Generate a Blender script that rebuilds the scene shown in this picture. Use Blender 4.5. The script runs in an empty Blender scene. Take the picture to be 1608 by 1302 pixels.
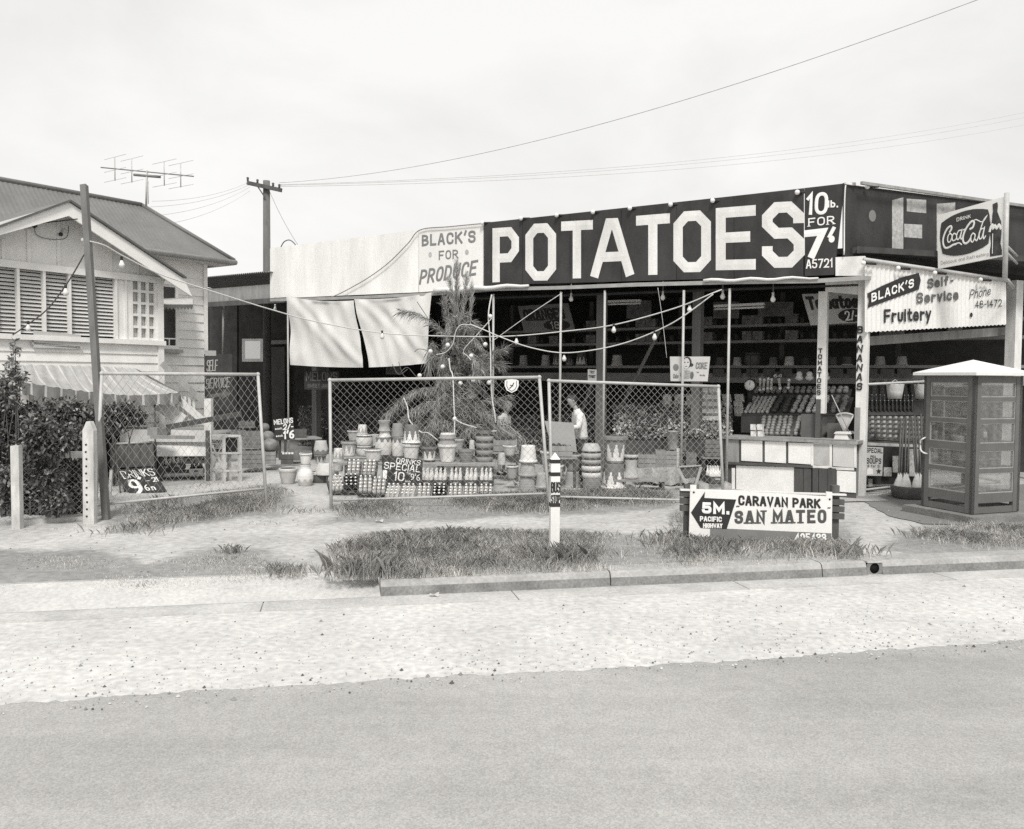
import bpy, bmesh, math, random
import numpy as np
from mathutils import Vector, Matrix
random.seed(7); rng = np.random.default_rng(7)
sc = bpy.context.scene
col = sc.collection
R = math.radians
V = Vector

# ---------------------------------------------------------------- camera
F_PX, CAM_H, HORIZON = 1350.0, 2.0, 592.0            # lens in photo pixels (1608 wide), eye height, horizon row
cd = bpy.data.cameras.new('camera'); cam = bpy.data.objects.new('camera', cd); col.objects.link(cam)
cd.sensor_width = 36.0; cd.lens = 36.0 * F_PX / 1608.0
cd.clip_start = 0.1; cd.clip_end = 3000
PITCH = math.atan((651 - HORIZON) / F_PX)
ROT = Matrix.Rotation(R(90) - PITCH, 3, 'X') @ Matrix.Rotation(R(0.4), 3, 'Z')
cam.matrix_world = Matrix.Translation((0, 0, CAM_H)) @ ROT.to_4x4()
sc.camera = cam

# ---------------------------------------------------------------- sky, sun, exposure
SUN_EL, SUN_AZ = R(52), R(176)                        # hazy sun behind thin cloud, over the viewer's right shoulder
w = bpy.data.worlds.new('World'); sc.world = w; w.use_nodes = True
nt = w.node_tree; nt.nodes.clear()
out = nt.nodes.new('ShaderNodeOutputWorld'); bg = nt.nodes.new('ShaderNodeBackground')
sky = nt.nodes.new('ShaderNodeTexSky'); sky.sky_type = 'NISHITA'; sky.sun_disc = False
sky.sun_elevation = SUN_EL; sky.sun_rotation = SUN_AZ
bw = nt.nodes.new('ShaderNodeRGBToBW'); nt.links.new(sky.outputs[0], bw.inputs[0])
tc = nt.nodes.new('ShaderNodeTexCoord'); mp = nt.nodes.new('ShaderNodeMapping')
mp.inputs['Scale'].default_value = (1.6, 1.6, 3.0)
nt.links.new(tc.outputs['Generated'], mp.inputs[0])
no = nt.nodes.new('ShaderNodeTexNoise'); no.inputs['Scale'].default_value = 1.5
no.inputs['Detail'].default_value = 7; no.inputs['Roughness'].default_value = 0.55; no.inputs['Distortion'].default_value = 0.4
nt.links.new(mp.outputs[0], no.inputs['Vector'])
cr = nt.nodes.new('ShaderNodeValToRGB')
cr.color_ramp.elements[0].position = 0.32; cr.color_ramp.elements[0].color = (6.8, 6.75, 6.62, 1)
cr.color_ramp.elements[1].position = 0.60; cr.color_ramp.elements[1].color = (8.1, 8.05, 7.9, 1)
nt.links.new(no.outputs['Fac'], cr.inputs[0])
mx = nt.nodes.new('ShaderNodeMix'); mx.data_type = 'RGBA'; mx.inputs[0].default_value = 0.90   # cloud cover
nt.links.new(bw.outputs[0], mx.inputs[6]); nt.links.new(cr.outputs[0], mx.inputs[7])
nt.links.new(mx.outputs[2], bg.inputs[0]); bg.inputs[1].default_value = 0.10
nt.links.new(bg.outputs[0], out.inputs[0])
sd = bpy.data.lights.new('sun', 'SUN'); sun = bpy.data.objects.new('sun', sd); col.objects.link(sun)
sd.energy = 2.3; sd.angle = R(14); sd.color = (1.0, 0.985, 0.955)
sdir = V((math.sin(SUN_AZ) * math.cos(SUN_EL), math.cos(SUN_AZ) * math.cos(SUN_EL), math.sin(SUN_EL)))
sun.rotation_euler = sdir.to_track_quat('Z', 'Y').to_euler(); sun.location = sdir * 40
vs = sc.view_settings
vs.view_transform = 'Standard'; vs.look = 'None'; vs.gamma = 1; vs.use_curve_mapping = False; vs.exposure = 0.35
sc.cycles.use_denoising = False
sc.cycles.max_bounces = 6; sc.cycles.transparent_max_bounces = 24

# ---------------------------------------------------------------- measuring helpers (photo pixel -> world)
def ray(px, py): return (ROT @ V(((px - 804) / F_PX, -(py - 651) / F_PX, -1))).normalized()
CP = V((0, 0, CAM_H))
def at(px, py, Y): d = ray(px, py); return CP + d * (Y / d.y)
def gr(px, py, z=0.0): d = ray(px, py); return CP + d * ((z - CAM_H) / d.z)
def on(px, py, P, N): d = ray(px, py); return CP + d * ((P - CP).dot(N) / d.dot(N))
def ppm(Y): return F_PX / Y                            # photo pixels per metre at depth Y

# ---------------------------------------------------------------- materials
_m = {}
TINT = (1.0, 0.985, 0.955)
def mat(name, v, rough=.8, var=.18, scale=5, bump=0.0, fine=0.0, streak=0.0, spec=.3, metal=0.0):
    if name in _m: return _m[name]
    m = bpy.data.materials.new(name); m.use_nodes = True; _m[name] = m
    n = m.node_tree; b = n.nodes['Principled BSDF']
    b.inputs['Roughness'].default_value = rough; b.inputs['Specular IOR Level'].default_value = spec
    b.inputs['Metallic'].default_value = metal
    t = n.nodes.new('ShaderNodeTexCoord')
    a = n.nodes.new('ShaderNodeTexNoise'); a.inputs['Scale'].default_value = scale; a.inputs['Detail'].default_value = 6
    a.inputs['Roughness'].default_value = .62
    if streak:
        mpn = n.nodes.new('ShaderNodeMapping'); mpn.inputs['Scale'].default_value = (1, 1, streak)
        n.links.new(t.outputs['Object'], mpn.inputs[0]); n.links.new(mpn.outputs[0], a.inputs['Vector'])
    else: n.links.new(t.outputs['Object'], a.inputs['Vector'])
    r = n.nodes.new('ShaderNodeMapRange'); r.inputs[1].default_value = .3; r.inputs[2].default_value = .7
    r.inputs[3].default_value = v * (1 - var); r.inputs[4].default_value = v * (1 + var)
    n.links.new(a.outputs['Fac'], r.inputs[0]); last = r.outputs[0]
    if fine:
        f = n.nodes.new('ShaderNodeTexNoise'); f.inputs['Scale'].default_value = scale * 14; f.inputs['Detail'].default_value = 3
        n.links.new(t.outputs['Object'], f.inputs['Vector'])
        r2 = n.nodes.new('ShaderNodeMapRange'); r2.inputs[1].default_value = .3; r2.inputs[2].default_value = .7
        r2.inputs[3].default_value = 1 - fine; r2.inputs[4].default_value = 1 + fine
        n.links.new(f.outputs['Fac'], r2.inputs[0])
        mu = n.nodes.new('ShaderNodeMath'); mu.operation = 'MULTIPLY'
        n.links.new(last, mu.inputs[0]); n.links.new(r2.outputs[0], mu.inputs[1]); last = mu.outputs[0]
    c = n.nodes.new('ShaderNodeVectorMath'); c.operation = 'SCALE'; c.inputs[0].default_value = TINT
    n.links.new(last, c.inputs['Scale']); n.links.new(c.outputs[0], b.inputs['Base Color'])
    if bump:
        bn = n.nodes.new('ShaderNodeTexNoise'); bn.inputs['Scale'].default_value = scale * 9; bn.inputs['Detail'].default_value = 4
        n.links.new(t.outputs['Object'], bn.inputs['Vector'])
        bp = n.nodes.new('ShaderNodeBump'); bp.inputs['Strength'].default_value = bump; bp.inputs['Distance'].default_value = .02
        n.links.new(bn.outputs['Fac'], bp.inputs['Height']); n.links.new(bp.outputs[0], b.inputs['Normal'])
    return m
def glass_mat(name, tint=.9, refl=.12):
    if name in _m: return _m[name]
    m = bpy.data.materials.new(name); m.use_nodes = True; _m[name] = m
    n = m.node_tree; n.nodes.clear()
    o = n.nodes.new('ShaderNodeOutputMaterial'); a = n.nodes.new('ShaderNodeBsdfTransparent'); a.inputs[0].default_value = (tint,) * 3 + (1,)
    g = n.nodes.new('ShaderNodeBsdfGlossy'); g.inputs['Roughness'].default_value = .03
    d = n.nodes.new('ShaderNodeBsdfDiffuse'); d.inputs[0].default_value = (.55, .54, .52, 1)  # pale film: some dust, plus sky reflection put into the colour
    m1 = n.nodes.new('ShaderNodeMixShader'); m1.inputs[0].default_value = refl
    ns = n.nodes.new('ShaderNodeTexNoise'); ns.inputs['Scale'].default_value = 5
    rr = n.nodes.new('ShaderNodeMapRange'); rr.inputs[1].default_value = .35; rr.inputs[2].default_value = .75; rr.inputs[3].default_value = .05; rr.inputs[4].default_value = .22
    m2 = n.nodes.new('ShaderNodeMixShader')
    n.links.new(a.outputs[0], m1.inputs[1]); n.links.new(g.outputs[0], m1.inputs[2])
    n.links.new(ns.outputs['Fac'], rr.inputs[0]); n.links.new(rr.outputs[0], m2.inputs[0])
    n.links.new(m1.outputs[0], m2.inputs[1]); n.links.new(d.outputs[0], m2.inputs[2]); n.links.new(m2.outputs[0], o.inputs[0])
    return m
WHITE = lambda: mat('white paint', .78, .6, .05, 3, streak=.5, fine=.03)
CREAM = lambda: mat('weathered white weatherboard paint', .74, .7, .08, 4, fine=.05)
BLACK = lambda: mat('black sign paint', .035, .55, .25, 3)
DKTIM = lambda: mat('dark timber', .10, .85, .3, 7, streak=.2, fine=.15)
TIM = lambda: mat('grey weathered timber', .30, .88, .25, 7, streak=.2, fine=.15)
PALET = lambda: mat('pale raw timber', .46, .85, .18, 7, streak=.25, fine=.1)
STEEL = lambda: mat('galvanised steel', .46, .45, .12, 12, spec=.5)
INK = lambda: mat('black lettering', .03, .6, .2, 9)
GREYINK = lambda: mat('faded grey lettering', .22, .7, .12, 9)
CHALK = lambda: mat('chalk white lettering', .8, .8, .06, 20)
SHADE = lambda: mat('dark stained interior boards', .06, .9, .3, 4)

# ---------------------------------------------------------------- mesh builder
def lerp(a, b, t): return a + (b - a) * t
def bil(q, s, t): return lerp(lerp(q[0], q[1], s), lerp(q[3], q[2], s), t)
def qn(q): return (q[1] - q[0]).cross(q[3] - q[0]).normalized()
class MB:
    def __init__(s): s.v = []; s.f = []; s.m = []; s.sm = []
    def add(s, vs, fs, mi=0, smooth=False):
        o = len(s.v); s.v += [tuple(p) for p in vs]
        for f in fs: s.f.append(tuple(i + o for i in f)); s.m.append(mi); s.sm.append(smooth)
    def hexa(s, b, t, mi=0):                            # bottom 4, top 4 (same winding)
        s.add(list(b) + list(t), [(3, 2, 1, 0), (4, 5, 6, 7), (0, 1, 5, 4), (1, 2, 6, 5), (2, 3, 7, 6), (3, 0, 4, 7)], mi)
    def box(s, c, sx, sy, sz, ax=V((1, 0, 0)), ay=V((0, 1, 0)), az=V((0, 0, 1)), mi=0):
        c = V(c); X, Y, Z = ax * sx / 2, ay * sy / 2, az * sz / 2
        s.hexa([c - X - Y - Z, c + X - Y - Z, c + X + Y - Z, c - X + Y - Z], [c - X - Y + Z, c + X - Y + Z, c + X + Y + Z, c - X + Y + Z], mi)
    def slab(s, q, th, mi=0, n=None):                   # quad front face, thickness backwards
        n = n or qn(q); k = n * th
        s.hexa([p - k for p in q], list(q), mi)
    def poly(s, pts, th, n, mi=0):                      # n-gon plate of thickness th behind the face
        N = len(pts); k = n * th
        s.add(list(pts) + [p - k for p in pts], [tuple(range(N)), tuple(range(2 * N - 1, N - 1, -1))] + [(i, i + N, (i + 1) % N + N, (i + 1) % N) for i in range(N)], mi)
    def beam(s, p, q, w, h, up=V((0, 0, 1)), mi=0):
        p, q = V(p), V(q); d = (q - p).normalized(); a = d.cross(up)
        if a.length < 1e-4: a = d.cross(V((0, 1, 0)))
        a.normalize(); u = a.cross(d).normalized(); A, U = a * w / 2, u * h / 2
        s.hexa([p - A - U, p + A - U, p + A + U, p - A + U], [q - A - U, q + A - U, q + A + U, q - A + U], mi)
    def tube(s, pts, r, n=6, mi=0, smooth=True, cap=True):
        pts = [V(p) for p in pts]; N = len(pts); vs = []
        ref = V((0, 0, 1))
        d0 = (pts[1] - pts[0]).normalized()
        if abs(d0.z) > .9: ref = V((1, 0, 0))
        for i, p in enumerate(pts):
            d = (pts[min(i + 1, N - 1)] - pts[max(i - 1, 0)]).normalized()
            a = d.cross(ref); a = a.normalized() if a.length > 1e-5 else V((1, 0, 0)); b = a.cross(d)
            rr = r[i] if isinstance(r, (list, tuple)) else r
            for k in range(n):
                t = 2 * math.pi * k / n; vs.append(p + a * (rr * math.cos(t)) + b * (rr * math.sin(t)))
        fs = [(i * n + k, i * n + (k + 1) % n, (i + 1) * n + (k + 1) % n, (i + 1) * n + k) for i in range(N - 1) for k in range(n)]
        if cap: fs += [tuple(range(n - 1, -1, -1)), tuple(range((N - 1) * n, N * n))]
        s.add(vs, fs, mi, smooth)
    def lathe(s, c, prof, n=20, mi=0, matf=None, smooth=True, ax=None):
        c = V(c); o = len(s.v); ax = ax or (V((1, 0, 0)), V((0, 1, 0)), V((0, 0, 1)))
        for (r, z) in prof:
            for k in range(n):
                t = 2 * math.pi * k / n
                s.v.append(tuple(c + ax[0] * (r * math.cos(t)) + ax[1] * (r * math.sin(t)) + ax[2] * z))
        for i in range(len(prof) - 1):
            for k in range(n):
                s.f.append((o + i * n + k, o + i * n + (k + 1) % n, o + (i + 1) * n + (k + 1) % n, o + (i + 1) * n + k))
                s.m.append(matf(i, k, n) if matf else mi); s.sm.append(smooth)
        if prof[0][0] > 1e-4: s.f.append(tuple(o + k for k in range(n - 1, -1, -1))); s.m.append(mi); s.sm.append(False)
        if prof[-1][0] > 1e-4: s.f.append(tuple(o + (len(prof) - 1) * n + k for k in range(n))); s.m.append(matf(len(prof) - 2, 0, n) if matf else mi); s.sm.append(False)
    def ball(s, c, r, n=10, mi=0, sz=1.0):
        k = max(4, n // 2 + 1)
        s.lathe(c, [(r * math.sin(math.pi * i / k) + (1e-5 if i in (0, k) else 0), -r * sz * math.cos(math.pi * i / k)) for i in range(k + 1)], n, mi)
    def grid(s, fn, nu, nv, mi=0, smooth=True, two=0.0):
        vs = [fn(i / nu, j / nv) for j in range(nv + 1) for i in range(nu + 1)]
        fs = [(j * (nu + 1) + i, j * (nu + 1) + i + 1, (j + 1) * (nu + 1) + i + 1, (j + 1) * (nu + 1) + i) for j in range(nv) for i in range(nu)]
        s.add(vs, fs, mi, smooth)
    def ribbon(s, pts, w, mp, h=.003, base=.004, mi=0):
        pts = [V((p[0], p[1], 0)) for p in pts]
        q = [pts[0]]
        for p in pts[1:]:
            if (p - q[-1]).length > 1e-6: q.append(p)
        closed = (q[0] - q[-1]).length < 1e-6 and len(q) > 3
        if closed: q = q[:-1]
        N = len(q)
        if N < 2: return
        if not closed:
            q[0] = q[0] - (q[1] - q[0]).normalized() * min(w / 2, 1e9) ; q[-1] = q[-1] + (q[-1] - q[-2]).normalized() * w / 2
        vs = []
        for i, p in enumerate(q):
            a = q[i - 1] if (closed or i > 0) else None; b = q[(i + 1) % N] if (closed or i < N - 1) else None
            d1 = (p - a).normalized() if a is not None else (b - p).normalized()
            d2 = (b - p).normalized() if b is not None else d1
            n1, n2 = V((-d1.y, d1.x, 0)), V((-d2.y, d2.x, 0))
            mN = n1 + n2
            mN = mN.normalized() if mN.length > 1e-4 else n1
            L = (w / 2) / max(.42, mN.dot(n1))
            for sgn, hh in ((1, 0), (0, h), (-1, 0)):
                k = p + mN * (L * sgn); vs.append(mp(k.x, k.y, base + hh))
        M = N if closed else N - 1
        fs = []
        for i in range(M):
            j = (i + 1) % N
            fs += [(3 * i + 1, 3 * j + 1, 3 * j, 3 * i), (3 * i + 2, 3 * j + 2, 3 * j + 1, 3 * i + 1)]
        s.add(vs, [tuple(reversed(f)) for f in fs], mi)
    def build(s, name, mats, parent=None, **kw):
        if not isinstance(mats, (list, tuple)): mats = [mats]
        me = bpy.data.meshes.new(name)
        off = wloc(parent)
        if parent is None and kw.pop('base', True) and s.v:
            a = np.array(s.v); off = V(((a[:, 0].min() + a[:, 0].max()) / 2, (a[:, 1].min() + a[:, 1].max()) / 2, a[:, 2].min()))
        vv = [(p[0] - off.x, p[1] - off.y, p[2] - off.z) for p in s.v]
        me.from_pydata(vv, [], s.f)
        for m in mats: me.materials.append(m)
        me.polygons.foreach_set('material_index', s.m); me.polygons.foreach_set('use_smooth', s.sm)
        me.update()
        o = bpy.data.objects.new(name, me); col.objects.link(o)
        if parent is None: o.location = off
        else: o.parent = parent
        return o
def wloc(o):
    p = V((0, 0, 0))
    while o is not None: p = p + o.location; o = o.parent
    return p
def tag(o, label, cat, group=None):
    o['label'] = label; o['category'] = cat
    if group: o['group'] = group
    return o
def thing(name, label, cat, loc, group=None):
    o = bpy.data.objects.new(name, None); o.location = loc; o.empty_display_size = .1; col.objects.link(o)
    return tag(o, label, cat, group)
def struct(o): o['kind'] = 'structure'; return o
def stuff(o, label=None, cat=None):
    o['kind'] = 'stuff'
    if label: o['label'] = label; o['category'] = cat
    return o
def dup(root, loc=None, rot=None, label=None, group=None, scale=None):
    r = root.copy(); col.objects.link(r)
    if loc is not None: r.location = loc
    if rot is not None: r.rotation_euler = rot
    if scale is not None: r.scale = scale if not isinstance(scale, (int, float)) else (scale,) * 3
    if label: r['label'] = label
    if group: r['group'] = group
    for ch in root.children:
        c = ch.copy(); col.objects.link(c); c.parent = r
        for g in ch.children:
            k = g.copy(); col.objects.link(k); k.parent = c
    return r
def npmesh(name, verts, faces_flat, loop_starts, loop_tot, mats, midx=None, smooth=False, parent=None):
    me = bpy.data.meshes.new(name)
    me.vertices.add(len(verts)); me.vertices.foreach_set('co', np.asarray(verts, dtype=np.float32).ravel())
    me.loops.add(len(faces_flat)); me.loops.foreach_set('vertex_index', np.asarray(faces_flat, dtype=np.int32))
    me.polygons.add(len(loop_starts)); me.polygons.foreach_set('loop_start', np.asarray(loop_starts, dtype=np.int32))
    for m in mats: me.materials.append(m)
    if midx is not None: me.polygons.foreach_set('material_index', np.asarray(midx, dtype=np.int32))
    me.update(calc_edges=True); me.validate()
    o = bpy.data.objects.new(name, me); col.objects.link(o)
    if parent is not None: o.parent = parent
    return o

# ---------------------------------------------------------------- lettering: a stroke alphabet (r = rounded corner)
G = {
'A': "0,0 .25,1 .35,1 .6,0|.11,.31 .49,.31", 'B': "0,0 0,1 .52,1r .52,.53r 0,.53|0,.53 .58,.53r .58,0r 0,0",
'C': ".58,.76 .58,1r 0,1r 0,0r .58,0r .58,.24", 'D': "0,0 0,1 .6,1r .6,0r 0,0", 'E': ".55,1 0,1 0,0 .55,0|0,.52 .45,.52",
'F': ".55,1 0,1 0,0|0,.5 .45,.5", 'G': ".58,.78 .58,1r 0,1r 0,0r .58,0r .58,.45 .35,.45", 'H': "0,0 0,1|.6,0 .6,1|0,.52 .6,.52",
'I': "0,0 0,1", 'K': "0,0 0,1|.56,1 0,.42|.2,.6 .6,0", 'L': "0,1 0,0 .5,0", 'M': "0,0 0,1 .38,.3 .76,1 .76,0", 'N': "0,0 0,1 .6,0 .6,1",
'O': ".3,1 .6,1r .6,0r 0,0r 0,1r .3,1", 'P': "0,0 0,1 .58,1r .58,.43r 0,.43", 'R': "0,0 0,1 .56,1r .56,.47r 0,.47|.26,.47 .6,0",
'S': ".57,.8 .57,1r 0,1r 0,.53r .58,.53r .58,0r 0,0r 0,.2", 'T': "0,1 .62,1|.31,1 .31,0", 'U': "0,1 0,0r .58,0r .58,1", 'V': "0,1 .3,0 .6,1",
'W': "0,1 .2,0 .4,.8 .6,0 .8,1", 'X': "0,0 .6,1|0,1 .6,0", 'Y': "0,1 .3,.48 .6,1|.3,.48 .3,0", 'J': ".5,1 .5,0r 0,0r 0,.25", 'Z': "0,1 .58,1 0,0 .6,0",
'0': ".28,1 .56,1r .56,0r 0,0r 0,1r .28,1", '1': "0,.8 .16,1 .16,0", '2': "0,.76 0,1r .56,1r .56,.5r 0,0 .58,0", '3': "0,.8 0,1r .54,1r .54,.53r .2,.53|.2,.53 .58,.53r .58,0r 0,0r 0,.2",
'4': ".44,0 .44,1 0,.3 .6,.3", '5': ".52,1 .05,1 .03,.58 .58,.62r .58,0r 0,0r 0,.18", '6': ".48,1 0,.75r 0,0r .56,0r .56,.52r 0,.52", '7': "0,1 .58,1 .18,0",
'8': ".28,.53 .52,.53r .52,1r .04,1r .04,.53r .28,.53|.28,.53 .57,.53r .57,0r 0,0r 0,.53r .28,.53", '9': ".1,0 .56,.25r .56,1r 0,1r 0,.46r .56,.46",
'a': ".44,.68 .44,0|.44,.68 0,.68r 0,0r .44,0", 'b': "0,1 0,0 .46,0r .46,.66r 0,.66", 'c': ".42,.52 .42,.68r 0,.68r 0,0r .42,0r .42,.16", 'd': ".46,1 .46,0|.46,.68 0,.68r 0,0r .46,0",
'e': ".02,.36 .46,.36 .46,.68r 0,.68r 0,0r .46,0r .46,.14", 'f': ".4,.92 .4,1r .15,1r .15,0|0,.64 .34,.64", 'g': ".44,.68 .44,-.3r 0,-.3r 0,-.2|.44,.68 0,.68r 0,0r .44,0",
'h': "0,0 0,1|0,.45 .05,.68r .42,.68r .42,0", 'i': "0,0 0,.66|0,.88 0,.93", 'l': "0,0 0,1", 'm': "0,0 0,.68|0,.5 .04,.68r .36,.68r .36,0|.36,.5 .4,.68r .72,.68r .72,0", 'n': "0,0 0,.68|0,.45 .05,.68r .42,.68r .42,0",
'o': ".23,.68 .46,.68r .46,0r 0,0r 0,.68r .23,.68", 'p': "0,-.3 0,.68 .46,.68r .46,0r 0,0", 'r': "0,0 0,.68|0,.4 .06,.68r .34,.62", 's': ".42,.56 .42,.68r 0,.68r 0,.36r .43,.36r .43,0r 0,0r 0,.12",
't': ".16,.95 .16,0r .36,0|0,.68 .36,.68", 'u': "0,.68 0,0r .42,0r .42,.68", 'v': "0,.68 .22,0 .44,.68", 'z': "0,.68 .42,.68 0,0 .42,0", 'k': "0,0 0,1|.42,.68 0,.3|.14,.42 .44,0", 'w': "0,.68 .16,0 .32,.6 .48,0 .64,.68", 'x': "0,.68 .42,0|0,0 .42,.68", 'y': "0,.68 .22,.05|.46,.68 .1,-.3",
"'": ".1,1.08 0,.8", '-': "0,.42 .26,.42", '.': "0,0 0,.05", '/': "0,0 .36,1", '"': "0,1 0,.8|.16,1 .16,.8", '!': "0,.3 0,1|0,0 0,.05", ':': "0,.1 0,.16|0,.5 0,.56"}
def glyph(ch, rad, n):
    strokes = []
    for st in G[ch].split('|'):
        pts = []
        for tk in st.split():
            r = tk.endswith('r'); x, y = tk.rstrip('r').split(','); pts.append((V((float(x), float(y))), r))
        o = []
        for i, (p, r) in enumerate(pts):
            if r and 0 < i < len(pts) - 1:
                a, b = pts[i - 1][0], pts[i + 1][0]
                la, lb = (a - p).length, (b - p).length
                ra = min(rad, la * (.5 if pts[i - 1][1] else 1)); rb = min(rad, lb * (.5 if pts[i + 1][1] else 1))
                A, B = p + (a - p).normalized() * ra, p + (b - p).normalized() * rb
                for k in range(n + 1):
                    t = k / n
                    o.append(A * (1 - t) ** 2 + p * (2 * t * (1 - t)) + B * t * t if n > 1 else (A if k == 0 else B))
            else: o.append(p)
        strokes.append(o)
    return strokes
def text(mb, s, q, wt=.16, rad=.3, n=5, gap=.16, slant=0.0, serif=0.0, mi=0, base=.004, h=None, jit=0.0, wspace=.4):
    """paint the words s into the 3-D quad q = bl, br, tr, tl; wt = stroke width / letter height"""
    lay = []; x = 0
    for ch in s:
        if ch == ' ': x += wspace; continue
        g = glyph(ch, rad, n); wd = max(p.x for st in g for p in st); wd = max(wd, 0)
        lay.append((x, g)); x += wd + gap + wt
    W = x - gap
    rw = (q[1] - q[0]).length * .5 + (q[2] - q[3]).length * .5; rh = (q[3] - q[0]).length * .5 + (q[2] - q[1]).length * .5
    nn = qn(q); sx, sy = rw / W, rh; w_ = wt * rh
    wx = w_ / sx                                          # stroke width in em along x
    mp = lambda X, Y, o: bil(q, X / rw, Y / rh) + nn * o
    for gx, g in lay:
        jx, jy = (random.uniform(-jit, jit), random.uniform(-jit, jit))
        for st in g:
            P = []
            for p in st:
                y = wt / 2 + p.y * (1 - wt) + jy
                P.append(((gx + wt / 2 + p.x + slant * (y - .5) + jx) * sx, y * sy))
            mb.ribbon(P, w_, mp, h=(h or w_ * .04 + .001), base=base, mi=mi)
            if serif:
                for e, nb in ((0, 1), (-1, -2)):
                    if abs(st[e].y - st[nb].y) > .3 and (st[e].y < .02 or st[e].y > .98) and abs(st[e].x - st[nb].x) < .45:
                        cx, cy = P[e]; k = serif * w_
                        cy += (w_ * .25 if st[e].y > .5 else -w_ * .25)
                        mb.ribbon([(cx - k, cy), (cx + k, cy)], w_ * .5, mp, h=(h or w_ * .04 + .001) * .7, base=base, mi=mi)
def sub(q, x0, x1, y0, y1): return [bil(q, x0, y0), bil(q, x1, y0), bil(q, x1, y1), bil(q, x0, y1)]
def word(name, s, q, m, parent, **kw):
    mb = MB(); text(mb, s, q, **kw); return mb.build(name, m, parent)
def catenary(p, q, sag, n=24):
    return [lerp(p, q, i / n) - V((0, 0, 4 * sag * (i / n) * (1 - i / n))) for i in range(n + 1)]
def polyline(pts, k=6):                                  # Catmull-Rom through points
    P = [V(p) for p in pts]; o = []
    for i in range(len(P) - 1):
        a, b, c, d = P[max(i - 1, 0)], P[i], P[i + 1], P[min(i + 2, len(P) - 1)]
        for j in range(k):
            t = j / k
            o.append(.5 * ((2 * b) + (c - a) * t + (2 * a - 5 * b + 4 * c - d) * t * t + (3 * b - a - 3 * c + d) * t ** 3))
    return o + [P[-1]]

# ================================================================ THE GROUND
E_ = V((.980, .197, 0)).normalized(); M_ = V((-E_.y, E_.x, 0))         # along the kerb / away from the road
K0 = gr(804, 928, -.15)
def K(t, n, z): return V((K0.x, K0.y, z)) + E_ * t + M_ * n
def kt(px, py, z=-.15): return (gr(px, py, z) - K0).dot(E_)
N_ASPH = (gr(804, 1057, -.158) - K0).dot(M_)
mb = MB(); mb.add([K(-400, -300, -.158), K(400, -300, -.158), K(400, .05, -.158), K(-400, .05, -.158)], [(0, 1, 2, 3)])
m = mat('worn grey bitumen', .35, .9, .11, .5, fine=.05, bump=.2)
nn_ = m.node_tree; bb = nn_.nodes['Principled BSDF']                      # aggregate specks pressed into the seal
vo = nn_.nodes.new('ShaderNodeTexVoronoi'); vo.inputs['Scale'].default_value = 110
tcn = nn_.nodes.new('ShaderNodeTexCoord'); nn_.links.new(tcn.outputs['Object'], vo.inputs['Vector'])
rp = nn_.nodes.new('ShaderNodeValToRGB'); rp.color_ramp.elements[0].position = .0; rp.color_ramp.elements[0].color = (.78, .78, .78, 1)
rp.color_ramp.elements[1].position = 1; rp.color_ramp.elements[1].color = (1.24, 1.235, 1.22, 1)
nn_.links.new(vo.outputs['Color'], rp.inputs[0])
ml = nn_.nodes.new('ShaderNodeMix'); ml.data_type = 'RGBA'; ml.blend_type = 'MULTIPLY'; ml.inputs[0].default_value = 1
src = bb.inputs['Base Color'].links[0].from_socket
wn = nn_.nodes.new('ShaderNodeTexNoise'); wm = nn_.nodes.new('ShaderNodeMapping'); wm.inputs['Rotation'].default_value = (0, 0, -math.atan2(E_.y, E_.x)); wm.inputs['Scale'].default_value = (.035, 1.5, 1)
wn.inputs['Scale'].default_value = 1.6; wn.inputs['Detail'].default_value = 4; nn_.links.new(tcn.outputs['Object'], wm.inputs[0]); nn_.links.new(wm.outputs[0], wn.inputs['Vector'])
wr = nn_.nodes.new('ShaderNodeMapRange'); wr.inputs[1].default_value = .3; wr.inputs[2].default_value = .7; wr.inputs[3].default_value = .90; wr.inputs[4].default_value = 1.09; nn_.links.new(wn.outputs['Fac'], wr.inputs[0])
ws = nn_.nodes.new('ShaderNodeVectorMath'); ws.operation = 'SCALE'; nn_.links.new(src, ws.inputs[0]); nn_.links.new(wr.outputs[0], ws.inputs['Scale']); src = ws.outputs[0]   # wheel-worn streaks along the road
nn_.links.new(src, ml.inputs[6]); nn_.links.new(rp.outputs[0], ml.inputs[7]); nn_.links.new(ml.outputs[2], bb.inputs['Base Color'])
struct(mb.build('road', m))
# ragged gravel shoulder
mb = MB(); ts = np.arange(-30, 60, .045); v = []
ph = rng.uniform(0, 6, 8)
for t in ts:
    j = .03 * math.sin(t * .9 + ph[0]) + .012 * math.sin(t * 3.7 + ph[1]) + .012 * math.sin(t * 11 + ph[2]) + random.uniform(-.022, .022)
    v += [K(t, N_ASPH + j, -.1572), K(t, N_ASPH + .3 + j * .3, -.153), K(t, -.36, -.150)]
mb.add(v, [(3 * i + k, 3 * i + 3 + k, 3 * i + 4 + k, 3 * i + 1 + k) for i in range(len(ts) - 1) for k in (0, 1)])
m = mat('pale gravel', .53, .95, .13, 1.1, fine=.16, bump=.6)
struct(mb.build('gravel_shoulder', m))
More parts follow.
